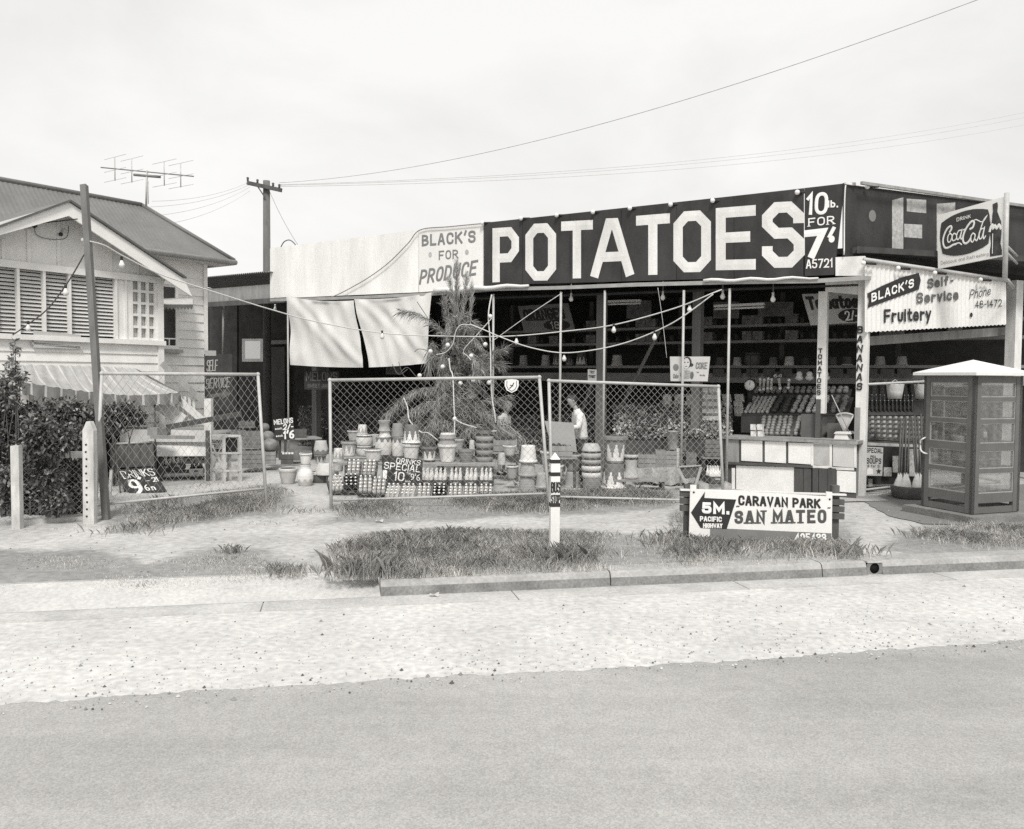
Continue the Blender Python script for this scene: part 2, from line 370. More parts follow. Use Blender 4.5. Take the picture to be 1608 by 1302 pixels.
# gutter, kerb, driveway crossing
T1 = kt(597, 938)
mb = MB()
for i in range(-16, 24):
    mb.hexa([K(i * 2.4, -.36, -.17), K(i * 2.4 + 2.388, -.36, -.17), K(i * 2.4 + 2.388, 0, -.17), K(i * 2.4, 0, -.17)],
            [K(i * 2.4, -.36, -.143), K(i * 2.4 + 2.388, -.36, -.143), K(i * 2.4 + 2.388, 0, -.148), K(i * 2.4, 0, -.148)])
CONC = mat('old concrete', .36, .9, .2, 2.2, fine=.14, bump=.3)
struct(mb.build('gutter', mat('dusty gutter concrete', .46, .9, .2, 2.2, fine=.14, bump=.3)))
mb = MB(); t = T1; TD = kt(1346, 893)                                      # kerb cast in lengths; a drain outlet pierces it
prof = [(0, -.148), (.015, -.06), (.035, -.015), (.07, .0), (.30, .004)]
def kerb_len(t0, t1, a=1.0):
    n = 6
    for i in range(n):
        ta, tb = lerp(t0, t1, i / n), lerp(t0, t1, (i + 1) / n)
        for (n0, z0), (n1, z1) in zip(prof[:-1], prof[1:]):
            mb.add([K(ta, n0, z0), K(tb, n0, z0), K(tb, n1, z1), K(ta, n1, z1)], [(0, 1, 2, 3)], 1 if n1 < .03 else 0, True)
    for tt, o in ((t0, 1), (t1, -1)):
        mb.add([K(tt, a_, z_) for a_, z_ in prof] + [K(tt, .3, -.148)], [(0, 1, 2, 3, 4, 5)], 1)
    return
edges = [T1, T1 + 2.35, T1 + 4.75, TD - .09]
for a, b in zip(edges[:-1], edges[1:]): kerb_len(a + .006, b - .006)
t = TD + .09
while t < 40: kerb_len(t + .006, t + 3.594); t += 3.6
for zz0, zz1 in ((-.148, -.14), (-.012, .004)):                             # lintel over the outlet
    mb.hexa([K(TD - .095, .0, zz0), K(TD + .095, .0, zz0), K(TD + .095, .3, zz0), K(TD - .095, .3, zz0)], [K(TD - .095, .012, zz1), K(TD + .095, .012, zz1), K(TD + .095, .3, zz1), K(TD - .095, .3, zz1)])
sq_ = []; ci_ = []
for k in range(32):
    a = 2 * math.pi * (k + .5) / 32; cx, cz = math.cos(a), math.sin(a); e = max(abs(cx) / .095, abs(cz) / .064)
    sq_.append(K(TD + cx / e, .010, -.076 + cz / e)); ci_.append(K(TD + cx * .058, .012, -.076 + cz * .058))
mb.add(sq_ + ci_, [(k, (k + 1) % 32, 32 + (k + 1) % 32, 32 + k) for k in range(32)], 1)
struct(mb.build('kerb', [CONC, mat('kerb concrete with painted shade', .22, .95, .3, 3, fine=.2, bump=.3)]))  # second, darker concrete puts the shade of the kerb face into the colour
mb = MB(); mb.tube([K(TD, .03, -.076), K(TD, .28, -.076)], .062, 16); struct(mb.build('drain_outlet', mat('dark pipe bore', .006, .9, .1)))
mb = MB()
for i in range(14):
    a, b = T1 - i * 2.4, T1 - (i + 1) * 2.4
    f = .55 if i else .5
    mb.add([K(b + .008, -.02, -.146), K(a, -.02, -.146), K(a, .22, -.075), K(b + .008, .22, -.075)], [(0, 1, 2, 3)])
    mb.add([K(b + .008, .22, -.075), K(a, .22, -.075), K(a, .52, .002), K(b + .008, .52, .002)], [(0, 1, 2, 3)])
struct(mb.build('driveway_crossing', mat('pale worn concrete', .50, .9, .12, 2.0, fine=.12, bump=.3)))
# verge and yard: one earth sheet out to the horizon
mb = MB()
mb.add([K(-500, .5, 0), K(T1, .5, 0), K(T1, .29, 0), K(500, .29, 0), K(500, 900, 0), K(-500, 900, 0)], [(0, 1, 2, 3, 4, 5)])
m = mat('trodden sandy earth', .44, .95, .17, .55, fine=.16, bump=.5)
struct(mb.build('ground', m))
def sheet(name, pxs, z, m, jag=.12, sub_=10):
    P = [gr(*p) for p in pxs]; o = []; ph_ = random.uniform(0, 6)
    for i in range(len(P)):
        a, b = P[i], P[(i + 1) % len(P)]; nn = V((a.y - b.y, b.x - a.x, 0)).normalized(); L = (b - a).length
        k = max(2, int(L / .09))
        for j in range(k):
            u = j / k; p = lerp(a, b, u) + nn * (jag * math.sin(math.pi * u) * (.5 * math.sin(u * L * 5 + ph_) + .5 * math.sin(u * L * 13 + 2 * ph_)))
            tn, nn2 = (p - K0).dot(E_), (p - K0).dot(M_); lim = .60 if tn < T1 + .1 else .34
            if nn2 < lim: p = p + M_ * (lim - nn2)
            o.append(V((p.x, p.y, z)))
    mb = MB(); mb.add(o, [tuple(range(len(o)))]); return struct(mb.build(name, m))
sheet('asphalt_apron', [(1352, 786), (1400, 774), (1470, 764), (1700, 760), (1700, 826), (1450, 824), (1395, 811)], .012, mat('dark apron asphalt', .20, .9, .12, 1.5, fine=.12), .03)
sheet('concrete_pad', [(1312, 790), (1396, 788), (1372, 779), (1322, 778)], .020, CONC, .008)
# the verge itself: slightly uneven trodden earth with patches of grassy soil
TURF_PX = [[(486, 905), (500, 868), (560, 838), (700, 832), (850, 832), (960, 838), (1040, 842), (1065, 800), (1330, 822), (1352, 872), (1250, 892), (1000, 908), (760, 920), (620, 924), (560, 926)], [(170, 838), (165, 800), (300, 778), (440, 760), (470, 775), (440, 812), (330, 826), (230, 838)], [(500, 826), (520, 796), (640, 776), (860, 770), (1060, 770), (1075, 796), (1000, 806), (780, 816), (640, 822)], [(1390, 862), (1440, 818), (1700, 822), (1700, 868), (1450, 874)], [(-60, 942), (-60, 868), (60, 864), (150, 872), (240, 880), (330, 862), (420, 866), (470, 895), (400, 924), (200, 936)]]
def inside(P, pts):
    x, y = pts[:, 0], pts[:, 1]; r = np.zeros(len(pts), bool); j = len(P) - 1
    for i in range(len(P)):
        xi, yi, xj, yj = P[i][0], P[i][1], P[j][0], P[j][1]
        r ^= ((yi > y) != (yj > y)) & (x < (xj - xi) * (y - yi) / (yj - yi + 1e-12) + xi); j = i
    return r
def edge_dist(P, pts):
    d = np.full(len(pts), 99.0)
    for i in range(len(P)):
        a = np.array(P[i]); ab = np.array(P[(i + 1) % len(P)]) - a; u = np.clip(((pts - a) @ ab) / (ab @ ab), 0, 1); d = np.minimum(d, np.linalg.norm(pts - (a + u[:, None] * ab), axis=1))
    return d
def wob(x, y, fs, seed):
    g = np.random.default_rng(seed); f = np.zeros(len(x))
    for fr in fs:
        a = g.uniform(0, 6.28); f += np.sin((x * math.cos(a) + y * math.sin(a)) * fr + g.uniform(0, 6.28))
    return f / len(fs)
tg = np.arange(-16, 17, .10); ng = np.concatenate([np.arange(.30, 3.2, .06), np.arange(3.2, 12, .16)]); TT, NN = np.meshgrid(tg, ng)
NN = np.where(TT < T1, NN + .22, NN)
wx_ = (K0.x + E_.x * TT + M_.x * NN).ravel(); wy_ = (K0.y + E_.y * TT + M_.y * NN).ravel(); wp = np.stack([wx_, wy_], 1)
mask = np.zeros(len(wp))
for pxs in TURF_PX:
    P = [gr(*p) for p in pxs]; P = [(p.x, p.y) for p in P]; sdist = np.where(inside(P, wp), 1, -1) * edge_dist(P, wp) + .22 * wob(wx_, wy_, (2.1, 3.3, 5.7, 8.3), 5)
    mask = np.maximum(mask, np.clip(sdist / .5 + .4, 0, 1))
fade = np.clip((NN.ravel() - .34 - np.where(TT.ravel() < T1, .22, 0)) / .25, 0, 1)
zz_ = .003 + fade * (.011 + .007 * wob(wx_, wy_, (1.3, 2.2, 3.7, 5.1, 7.9), 8) + .004 * wob(wx_, wy_, (14, 19, 23), 9))
ap_ = [(p.x, p.y) for p in (gr(*q_) for q_ in [(1305, 792), (1312, 776), (1400, 770), (1470, 760), (1700, 756), (1700, 830), (1450, 828), (1395, 815), (1352, 792)])]
zz_ = np.where(inside(ap_, wp), .002, zz_)
nu, nv_ = len(tg), len(ng); idx = np.arange(nu * nv_).reshape(nv_, nu)
fc_ = np.stack([idx[:-1, :-1], idx[:-1, 1:], idx[1:, 1:], idx[1:, :-1]], -1).reshape(-1)
m = mat('trodden sandy verge', .44, .95, .17, .8, fine=.18, bump=.6)
vg = npmesh('verge', np.stack([wx_, wy_, zz_], 1), fc_, np.arange(len(fc_) // 4) * 4, 4, [m]); struct(vg)
at_ = vg.data.color_attributes.new('ground_cover', 'FLOAT_COLOR', 'POINT'); at_.data.foreach_set('color', np.stack([mask, mask, mask, np.ones_like(mask)], 1).astype(np.float32).ravel())
vg.data.polygons.foreach_set('use_smooth', np.ones(len(vg.data.polygons), bool))
n_ = m.node_tree; bb = n_.nodes['Principled BSDF']; src = bb.inputs['Base Color'].links[0].from_socket
ga = n_.nodes.new('ShaderNodeAttribute'); ga.attribute_name = 'ground_cover'
gn = n_.nodes.new('ShaderNodeTexNoise'); gn.inputs['Scale'].default_value = 9; gn.inputs['Detail'].default_value = 6; tcn = n_.nodes.new('ShaderNodeTexCoord'); n_.links.new(tcn.outputs['Object'], gn.inputs['Vector'])
ad = n_.nodes.new('ShaderNodeMath'); ad.operation = 'ADD'; n_.links.new(ga.outputs['Fac'], ad.inputs[0]); n_.links.new(gn.outputs['Fac'], ad.inputs[1])
mr = n_.nodes.new('ShaderNodeMapRange'); mr.inputs[1].default_value = .72; mr.inputs[2].default_value = 1.2; n_.links.new(ad.outputs[0], mr.inputs[0])
gx_ = n_.nodes.new('ShaderNodeMix'); gx_.data_type = 'RGBA'; n_.links.new(mr.outputs[0], gx_.inputs[0]); n_.links.new(src, gx_.inputs[6])
sc2 = n_.nodes.new('ShaderNodeVectorMath'); sc2.operation = 'SCALE'; sc2.inputs['Scale'].default_value = .60; n_.links.new(src, sc2.inputs[0]); n_.links.new(sc2.outputs[0], gx_.inputs[7]); n_.links.new(gx_.outputs[2], bb.inputs['Base Color'])

# ================================================================ THE FRUIT SHOP
C = gr(1345, 780)
U = V((-2054, F_PX, 0)).normalized()                   # along the front, away to the left
NF = V((-U.y, U.x, 0)); NF = NF if NF.y > 0 else -NF    # inward
SD = V((2846, F_PX, 0)).normalized()                   # along the side, away to the right
NS = V((-SD.y, SD.x, 0))                                # inward
UP = V((0, 0, 1))
def S(px, py, d): return on(px, py, C + NF * d, NF)
def SS(px, py, d): return on(px, py, C + NS * d, NS)
def sh(a, d, z): return C + U * a + NF * d + UP * z     # a = metres left of the corner post
def sa(px, py, d): p = S(px, py, d) - C; return p.dot(U), p.z
A_L = sa(425, 440, 0)[0]
Z_TOP = sa(1325, 288, 0)[1]
shop = thing('fruit_shop', 'open fronted fruit and vegetable shop with high painted fascia on a street corner', 'shop', C)
mb = MB()                                               # roof: a lean, almost flat iron sheet behind the parapet
DB = 6.2
mb.hexa([sh(A_L, .12, 4.15), sh(0, .12, 4.15), sh(-5.5, DB + .3, 4.15), sh(A_L, DB + .3, 4.15)], [sh(A_L, .12, 4.25), sh(0, .12, 4.25), sh(-5.5, DB + .3, 4.25), sh(A_L, DB + .3, 4.25)])
pR = C + SD * 7.5
mb.hexa([C + NS * .12 + UP * 4.14, pR + NS * .12 + UP * 4.14, pR + NS * 7 + UP * 4.14, sh(-1, DB, 4.14)], [C + NS * .12 + UP * 4.26, pR + NS * .12 + UP * 4.26, pR + NS * 7 + UP * 4.26, sh(-1, DB, 4.26)])
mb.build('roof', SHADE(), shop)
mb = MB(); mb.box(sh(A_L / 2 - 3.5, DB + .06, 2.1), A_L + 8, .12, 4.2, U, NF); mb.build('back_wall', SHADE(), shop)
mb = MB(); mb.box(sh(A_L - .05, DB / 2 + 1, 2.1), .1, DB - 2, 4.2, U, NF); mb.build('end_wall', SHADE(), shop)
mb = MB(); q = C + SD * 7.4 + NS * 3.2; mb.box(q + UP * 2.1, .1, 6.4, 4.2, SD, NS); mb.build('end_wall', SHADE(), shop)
mb = MB()
mb.add([sh(A_L + 4, .3, .008), sh(0.1, .3, .008), C + NS * .3 + SD * .4 + UP * .008, C + SD * 7.4 + NS * .3 + UP * .008, C + SD * 7.4 + NS * 7 + UP * .008, sh(-3, DB, .008), sh(A_L + 4, DB, .008)], [tuple(range(7))])
mb.build('floor', mat('dark trodden shop floor', .26, .9, .2, 1.5, fine=.12), shop)
# white sheet-iron parapet, left part
q = [S(424, 469, 0), S(657, 459, 0), S(657, 361, 0), S(424, 390, 0)]
mb = MB(); N = 9
for i in range(N):
    mb.slab(sub(q, i / N + .0004, (i + 1) / N - .0004, 0, 1), .03 + (.003 if i % 2 else 0))
mb.build('parapet_sheeting', mat('streaky whitewashed iron', .82, .7, .13, 2.2, streak=.18, fine=.05), shop)
mb = MB(); mb.beam(sh(A_L + .02, .06, sa(425, 391, 0)[1]), sh(.15, .06, Z_TOP - .02), .05, .05); mb.beam(C + NS * .06 + UP * (Z_TOP - .02), C + SD * 5.2 + NS * .06 + UP * (Z_TOP - .02), .05, .05)
mb.build('parapet_rail', TIM(), shop)
# flat awning along the front
AW = .62
pe = [(424, 469), (560, 465), (680, 459), (760, 452), (880, 449), (1000, 444), (1150, 440), (1280, 438), (1356, 433)]
mb = MB()
for (x0, y0), (x1, y1) in zip(pe[:-1], pe[1:]):
    a0, z0 = sa(x0, y0, -AW); a1, z1 = sa(x1, y1, -AW)
    mb.hexa([sh(a0, -AW, z0 - .07), sh(a1, -AW, z1 - .07), sh(a1, .05, z1 + .0), sh(a0, .05, z0 + .0)], [sh(a0, -AW, z0), sh(a1, -AW, z1), sh(a1, .05, z1 + .06), sh(a0, .05, z0 + .06)])
mb.build('awning', mat('grey awning edge', .36, .8, .2, 4, streak=3), shop)
mb = MB()                                               # soffit boards between awning and interior
a0, z0 = sa(424, 469, -AW); a1, z1 = sa(1356, 433, -AW)
mb.hexa([sh(a0, .05, z0 - .14), sh(a1, .05, z1 - .10), sh(a1, 1.6, 4.05), sh(a0, 1.6, 4.05)], [sh(a0, .05, z0 - .1), sh(a1, .05, z1 - .06), sh(a1, 1.6, 4.1), sh(a0, 1.6, 4.1)])
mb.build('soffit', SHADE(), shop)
for px, y0, y1 in ((452, 472, 692), (775, 462, 760), (881, 458, 742), (950, 456, 745), (1074, 456, 765), (1146, 453, 768)):
    top = S(px, y0, -AW + .06); mb = MB(); a = (top - C).dot(U)
    mb.tube([sh(a, -AW + .06, 0), top], .024, 8); mb.build('awning_pole', STEEL(), shop)
for px, py in ((943, 700), (1093, 700), (497, 640)):
    a = sa(px, py, .75)[0]; mb = MB(); mb.box(sh(a, .75, 2.05), .17, .17, 4.1, U, NF); mb.build('post', mat('grey shop post', .17, .85, .2, 5, streak=.2), shop)
# the two lettered posts
def post_q(px0, px1, ytop, ybot, d):
    a0 = sa(px0, 560, d)[0]; a1 = sa(px1, 560, d)[0]
    zt = sa(px0, ytop, d)[1]; zb = max(0, sa(px0, ybot, d)[1])
    return a0, a1, zb, zt
WPOST = mat('chipped white post paint', .72, .75, .18, 6, streak=.35, fine=.1)
a0, a1, zb, zt = post_q(1283, 1297, 458, 800, .10)
mb = MB(); mb.box(sh((a0 + a1) / 2, .17, zt / 2 + .7), a0 - a1, .14, zt - 1.4, U, NF)
zc = sa(1290, 627, .1)[1]
mb.box(sh((a0 + a1) / 2 + .035, .165, zc / 2), (a0 - a1) * .55, .151, zc, U, NF, mi=1); mb.box(sh((a0 + a1) / 2, .17, .35), a0 - a1, .14, .7, U, NF)
p1 = mb.build('post', [WPOST, DKTIM()], shop)
a0b, a1b, zbb, ztb = post_q(1345, 1362, 410, 780, 0)
mb = MB(); mb.box(sh((a0b + a1b) / 2, .09, ztb / 2), a0b - a1b, .16, ztb, U, NF)
zc = sa(1350, 640, 0)[1]; mb.box(sh((a0b + a1b) / 2 + .05, .08, zc / 2), (a0b - a1b) * .5, .17, zc, U, NF, mi=1)
p2 = mb.build('post', [WPOST, TIM()], shop)
def vword(name, s, x0, x1, y0, y1, d, m, parent, wt=.2, slant=0, xs=0):
    mb = MB(); n = len(s)
    for i, ch in enumerate(s):
        ya, yb = lerp(y0, y1, i / n), lerp(y0, y1, (i + .8) / n); o = xs * i / n
        text(mb, ch, [S(x0 + o, yb, d), S(x1 + o, yb, d), S(x1 + o, ya, d), S(x0 + o, ya, d)], wt=wt, slant=slant, rad=.2, n=3)
    return mb.build(name, m, parent)
vword('lettering', 'TOMATOES', 1285, 1291.5, 547, 622, .09, INK(), p1, .22, xs=-3)
vword('lettering', 'BANANAS', 1346, 1355, 512, 616, -.001, INK(), p2, .2, .15, xs=-1)
# white-painted boxing where front and side meet
mb = MB()
q = [S(1312, 433, -.05), S(1358, 433, -.05), S(1358, 402, -.05), S(1312, 404, -.05)]
mb.slab(q, .08)
q = [S(1296, 458, .05), S(1352, 463, .05), S(1352, 441, .05), S(1296, 443, .05)]; mb.slab(q, .1)
mb.build('corner_boxing', WPOST, shop)
# right side: corner posts, rail
for px in (1586,):
    b = SS(px, 700, .15); mb = MB(); mb.box(V((b.x, b.y, 1.95)), .2, .2, 3.9, SD, NS); mb.build('post', WPOST, shop)
mb = MB(); mb.beam(SS(1358, 536, .5), SS(1580, 520, .5), .1, .16); mb.build('beam', TIM(), shop)
mb = MB(); mb.tube([SS(1352, 604, -.02), SS(1475, 598, -.02)], .022, 8); mb.build('hanging_rail', STEEL(), shop)

# ---------------------------------------------------------------- painted signs on the fascia
def sign_panel(name, q, label, mats, th=.05, frame=None):
    c = (q[0] + q[1] + q[2] + q[3]) / 4; c.z = min(p.z for p in q)
    t = thing(name, label, 'sign', c)
    mb = MB(); mb.slab(q, th); p = mb.build('panel', mats, t); return t, p
q = [S(658, 459, -.02), S(758.5, 452, -.02), S(758.5, 350.5, -.02), S(658, 360, -.02)]
t, p = sign_panel('painted_sign', q, "white painted board on shop fascia reading BLACK'S FOR PRODUCE in grey", mat('sign white enamel', .8, .5, .05, 2, streak=.4))
def fq(x0, x1, yb0, yb1, yt1, yt0, d): return [S(x0, yb0, d), S(x1, yb1, d), S(x1, yt1, d), S(x0, yt0, d)]
word('lettering', "BLACK'S", fq(662.5, 747, 387, 381, 361.5, 369, -.02), GREYINK(), t, wt=.2, rad=.5)
word('lettering', "FOR", fq(689, 720, 408.5, 406, 391.5, 394, -.02), GREYINK(), t, wt=.17, rad=.5)
word('lettering', "PRODUCE", fq(660, 749, 447, 432, 408, 424, -.02), GREYINK(), t, wt=.17, rad=.5, slant=.28)
mb = MB()
for px, py in ((675.5, 400), (733, 396)):
    c = S(px, py, -.024); mb.poly([c + U * .05 * math.cos(k * .524) - UP * .06 * math.sin(k * .524) for k in range(12)], .003, -NF)
mb.build('spot', mat('pale grey spot', .45, .8, .1), t)
SB = mat('satin black signboard', .040, .5, .4, 2.2, streak=.5, fine=.1)
q = [S(759.5, 448, -.03), S(1262, 434, -.03), S(1262, 296, -.03), S(759.5, 350, -.03)]
c = (q[0] + q[1]) / 2; t = thing('painted_sign', 'long black fascia board reading POTATOES in huge white block letters', 'sign', c)
mb = MB(); xs = [0, .148, .316, .485, .655, .818, 1]
for i in range(6): mb.slab(sub(q, xs[i] + .0007, xs[i + 1] - .0007, 0, 1), .04 + .003 * (i % 2))
mb.build('panel', SB, t)
LW = mat('large white letter paint', .72, .6, .15, 2.5, streak=.3, fine=.06)
for ch, x0, x1, yb0, yb1, yt1, yt0 in (('P', 775, 813.5, 443.5, 442, 356, 358.5), ('O', 826.5, 872, 441, 440.5, 350, 352), ('T', 883, 929.5, 438, 436.5, 345.5, 348), ('A', 928, 995, 436, 433, 341.5, 344), ('T', 1001, 1050, 432.5, 431, 335, 339), ('O', 1059, 1115, 428, 427, 329.5, 333), ('E', 1125, 1186, 424.5, 423.5, 322, 327), ('S', 1198, 1262.5, 421, 420, 315.5, 318.5)):
    mb = MB(); text(mb, ch, fq(x0, x1, yb0, yb1, yt1, yt0, -.03), wt=.165, rad=.17, n=1, h=.004); mb.build('letter', LW, t)
q = [S(1263.5, 433.5, -.032), S(1310, 431.5, -.032), S(1325.5, 288, -.032), S(1263.5, 295.5, -.032)]
t, p = sign_panel('painted_sign', q, 'black price board at fascia corner reading 10 lb FOR 7/- A5721', SB)
CW = mat('bright white sign lettering', .84, .6, .04, 8)
word('lettering', "10", fq(1267, 1300, 337.5, 337, 301, 304, -.032), CW, t, wt=.15, rad=.4, slant=.06)
word('lettering', "lb.", fq(1300, 1316, 326, 326, 314, 315, -.032), CW, t, wt=.2, rad=.3)
word('lettering', "FOR", fq(1269, 1311, 356, 352, 338.5, 343, -.032), CW, t, wt=.15, rad=.4, serif=1.0)
word('lettering', "7", fq(1263.5, 1297, 406, 405, 358, 362, -.032), CW, t, wt=.24, rad=.3)
mb = MB(); text(mb, "/", fq(1300, 1312, 374, 372, 356, 357, -.032), wt=.34); c = S(1306, 375.5, -.036); mb.poly([c + U * .05 * math.cos(k * .524) - UP * .06 * math.sin(k * .524) for k in range(12)], .003, -NF); mb.build('lettering', CW, t)
word('lettering', "A5721", fq(1266, 1307, 422, 420, 405.5, 408, -.032), CW, t, wt=.14, rad=.4)
# side fascia with the worn F
Z0, Z1 = sa(1325, 401, 0)[1], Z_TOP
b0 = C + (S(1325, 400, -.03) - C).dot(U) * U
def sf(px, py, d=-.03): return on(px, py, V((b0.x, b0.y, 0)) + NS * d, NS)
q = [sf(1326.5, 402), sf(1640, 437), sf(1640, 327), sf(1326.5, 287)]
t, p = sign_panel('painted_sign', q, 'black side fascia board with flaking grey letter F and a pale spot', SB)
FL = mat('flaking grey letter paint', .42, .85, .3, 14, fine=.4)
mb = MB()
for x0, x1, y0, y1, y2, y3 in ((1401, 1418.5, 394, 394.5, 310, 314.5), (1424, 1454.5, 332, 335, 314, 312), (1420, 1448, 372.5, 374.5, 353, 351.5), (1471, 1500, 400, 402, 318, 320)):
    mb.slab([sf(x0, y0, -.034), sf(x1, y1, -.034), sf(x1, y2, -.034), sf(x0, y3, -.034)], .003)
mb.build('letter', FL, t)
mb = MB(); c = sf(1370, 339, -.034); mb.poly([c + SD * .085 * math.cos(k * .3927) + UP * .1 * math.sin(k * .3927) for k in range(16)], .003, -NS); mb.build('spot', mat('grey spot paint', .2, .8, .1), t)
mb = MB(); mb.beam(sf(1327, 288, -.05), sf(1640, 328, -.05), .03, .03); mb.tube(polyline([sf(1328, 291, -.06), sf(1327, 300, -.06), sf(1326, 330, -.06), sf(1325.5, 400, -.06)]), .012, 6); mb.build('edge_conduit', WPOST, t)
# self-service fruitery board (vertical corrugated sheet, tapered)
def sg(px, py, d=-.12): return SS(px, py, d)
q = [sg(1358, 521), sg(1580, 509), sg(1580, 441), sg(1358, 409)]
c = (q[0] + q[1]) / 2; t = thing('painted_sign', "white corrugated iron valance reading BLACK'S Self-Service Fruitery", 'sign', c)
mb = MB(); nq = qn(q)
mb.grid(lambda s, tt: bil(q, s, tt) + nq * (.010 * math.sin(s * 2 * math.pi * 34)) - UP * ((.018 * abs(math.sin(s * math.pi * 34)) if tt == 0 else 0)), 272, 2)
mb.build('sheet', mat('white corrugated iron paint', .76, .6, .06, 2, streak=.3, fine=.06), t)
mb = MB(); mb.tube([sg(1357, 407.5, -.16), sg(1584, 440.5, -.16)], .035, 8); mb.build('top_pipe', mat('pale pipe', .5, .6, .15), t)
for x, y in ((1367, 414), (1421, 422), (1478, 429.5), (1549, 440)):
    mb = MB(); p = sg(x, y, -.22); mb.tube([p - SD * .10, p + SD * .12], .022, 6); lf = mb.build('lamp_holder', INK(), t); mb = MB(); mb.ball(p - SD * .16, .04, 8); mb.build('bulb', WHITE(), lf)
qb = lambda pts: [sg(*p, -.135) for p in pts]
mb = MB(); b = qb([(1363, 483.5), (1443, 454.5), (1446, 440), (1443, 428.5), (1415, 436), (1385, 449), (1362, 461), (1365, 470)]); mb.poly(b, .002, nq); mb.build('dark_ribbon', INK(), t)
k = lambda x0, x1, yb0, yb1, yt1, yt0: [sg(x0, yb0, -.137), sg(x1, yb1, -.137), sg(x1, yt1, -.137), sg(x0, yt0, -.137)]
word('lettering', "BLACK'S", k(1368, 1435, 475, 451, 437, 461), CW, t, wt=.2, rad=.4)
word('lettering', "Self-", k(1456, 1497, 454, 447, 432, 438), mat('mid grey lettering', .12, .7, .12, 9), t, wt=.21, rad=.4)
word('lettering', "Service", k(1439, 1505, 477, 471, 454, 460), mat('mid grey lettering', .12, .7, .12, 9), t, wt=.21, rad=.4)
word('lettering', "Fruitery", k(1388, 1462, 507, 503, 482, 486), INK(), t, wt=.19, rad=.3, n=3)
word('lettering', "Phone", k(1523, 1556, 470, 463, 450, 455), INK(), t, wt=.1, rad=.4, slant=.3)
word('lettering', "48-1472", k(1531, 1573, 484, 481.5, 470, 472.5), INK(), t, wt=.13, rad=.4)
mb = MB()
for px, py, r in ((1525.5, 494.5, .035), ):
    c = sg(px, py, -.137); mb.poly([c + SD * r * math.cos(a * .524) + UP * r * 1.2 * math.sin(a * .524) for a in range(12)], .002, -NS)
mb.build('spot', INK(), t)

# tilted drink sign on its pole, standing out from the side wall
YR, YL = 13.9, 15.0
q = [at(1473, 422, YL), at(1576, 402, YR), at(1576.5, 309, YR), at(1471.5, 338.5, YL)]
c = (q[0] + q[1]) / 2; t = thing('drink_sign', 'square white drink sign with script lettering, dark panel and bottle, projecting over the side', 'sign', c)
nq = qn(q); mb = MB(); mb.slab(q, .06); mb.build('panel', mat('white enamel sign', .86, .35, .04, 3), t)
def zc(x, y, o=.004):
    s = (x - 113) / 965.0; top = 350 - 260 * s; bot = 1130 - 190 * s; return bil(q, s, (bot - y) / (bot - top)) + nq * o
mb = MB(); mb.poly([zc(*p) for p in reversed([(180, 460), (250, 410), (330, 362), (400, 330), (480, 300), (560, 277), (640, 262), (700, 257), (790, 258), (860, 268), (882, 340), (890, 450), (890, 560), (885, 640), (868, 760), (790, 818), (700, 860), (600, 900), (500, 925), (420, 935), (340, 938), (260, 928), (190, 910), (168, 810), (152, 680), (160, 560)])], .003, nq)
mb.build('dark_panel', mat('dark red-grey enamel', .06, .4, .1, 4), t)
mb = MB(); W_ = (q[1] - q[0]).length; H_ = (q[3] - q[0]).length
def zr(pts, w):
    P = polyline([V((x, y, 0)) for x, y in pts], 5)
    uv = []
    for p in P:
        s = (p.x - 113) / 965.0; top = 350 - 260 * s; bot = 1130 - 190 * s; uv.append((s * W_, (bot - p.y) / (bot - top) * H_))
    mb.ribbon(uv, w, lambda X, Y, o: bil(q, X / W_, Y / H_) + nq * o, h=.003, base=.006)
zr([(310, 585), (335, 540), (325, 505), (280, 530), (235, 600), (205, 690), (205, 770), (235, 822), (290, 815), (350, 780), (400, 765)], .033)
zr([(390, 772), (415, 755), (450, 752), (480, 772)], .022)
for st in ([(310, 610), (280, 650), (272, 715), (295, 742), (328, 700), (340, 640), (310, 610)], [(400, 625), (370, 612), (342, 660), (348, 712), (380, 712), (412, 675)], [(478, 565), (440, 575), (410, 640), (418, 700), (450, 680), (480, 600), (490, 560), (470, 650), (478, 695), (505, 665)],
           [(650, 608), (622, 650), (620, 715), (642, 738), (670, 690), (680, 630), (650, 608)], [(682, 700), (705, 715), (735, 640), (775, 500), (805, 420), (835, 375)], [(805, 540), (765, 555), (738, 620), (745, 690), (775, 675), (800, 590), (815, 525), (795, 640), (805, 690), (830, 650)]):
    zr(st, .021)
zr([(615, 545), (650, 520), (668, 455), (640, 432), (590, 480), (535, 570), (505, 660), (508, 730), (540, 757), (580, 735), (612, 690)], .033)
zr([(650, 436), (690, 412), (735, 430), (770, 445), (815, 420), (852, 352)], .016); zr([(517, 558), (540, 548)], .022)
dq = [zc(412, 440), zc(622, 385), zc(622, 335), zc(412, 385)]; text(mb, "DRINK", dq, wt=.17, base=.004)
mb.build('lettering', CW, t)
word('lettering', "Delicious and Refreshing", [zc(160, 1075), zc(872, 930), zc(872, 885), zc(160, 1020)], GREYINK(), t, wt=.1, base=.001, rad=.4)
mb = MB(); mb.poly([zc(*p) for p in reversed([(925, 195), (990, 165), (998, 215), (990, 300), (1015, 370), (1042, 440), (1048, 620), (1035, 760), (1055, 860), (1055, 925), (890, 950), (890, 860), (905, 760), (890, 620), (888, 480), (918, 370), (932, 300)])], .003, nq); mb.build('bottle_picture', mat('dark bottle print', .06, .35, .5, 9), t)
mb = MB(); zr([(890, 575), (905, 520), (925, 490), (935, 540), (960, 500), (985, 540), (1015, 490), (1040, 540)], .04); zr([(915, 380), (905, 470)], .015); zr([(930, 620), (925, 900)], .012); mb.build('bottle_lettering', CW, t)
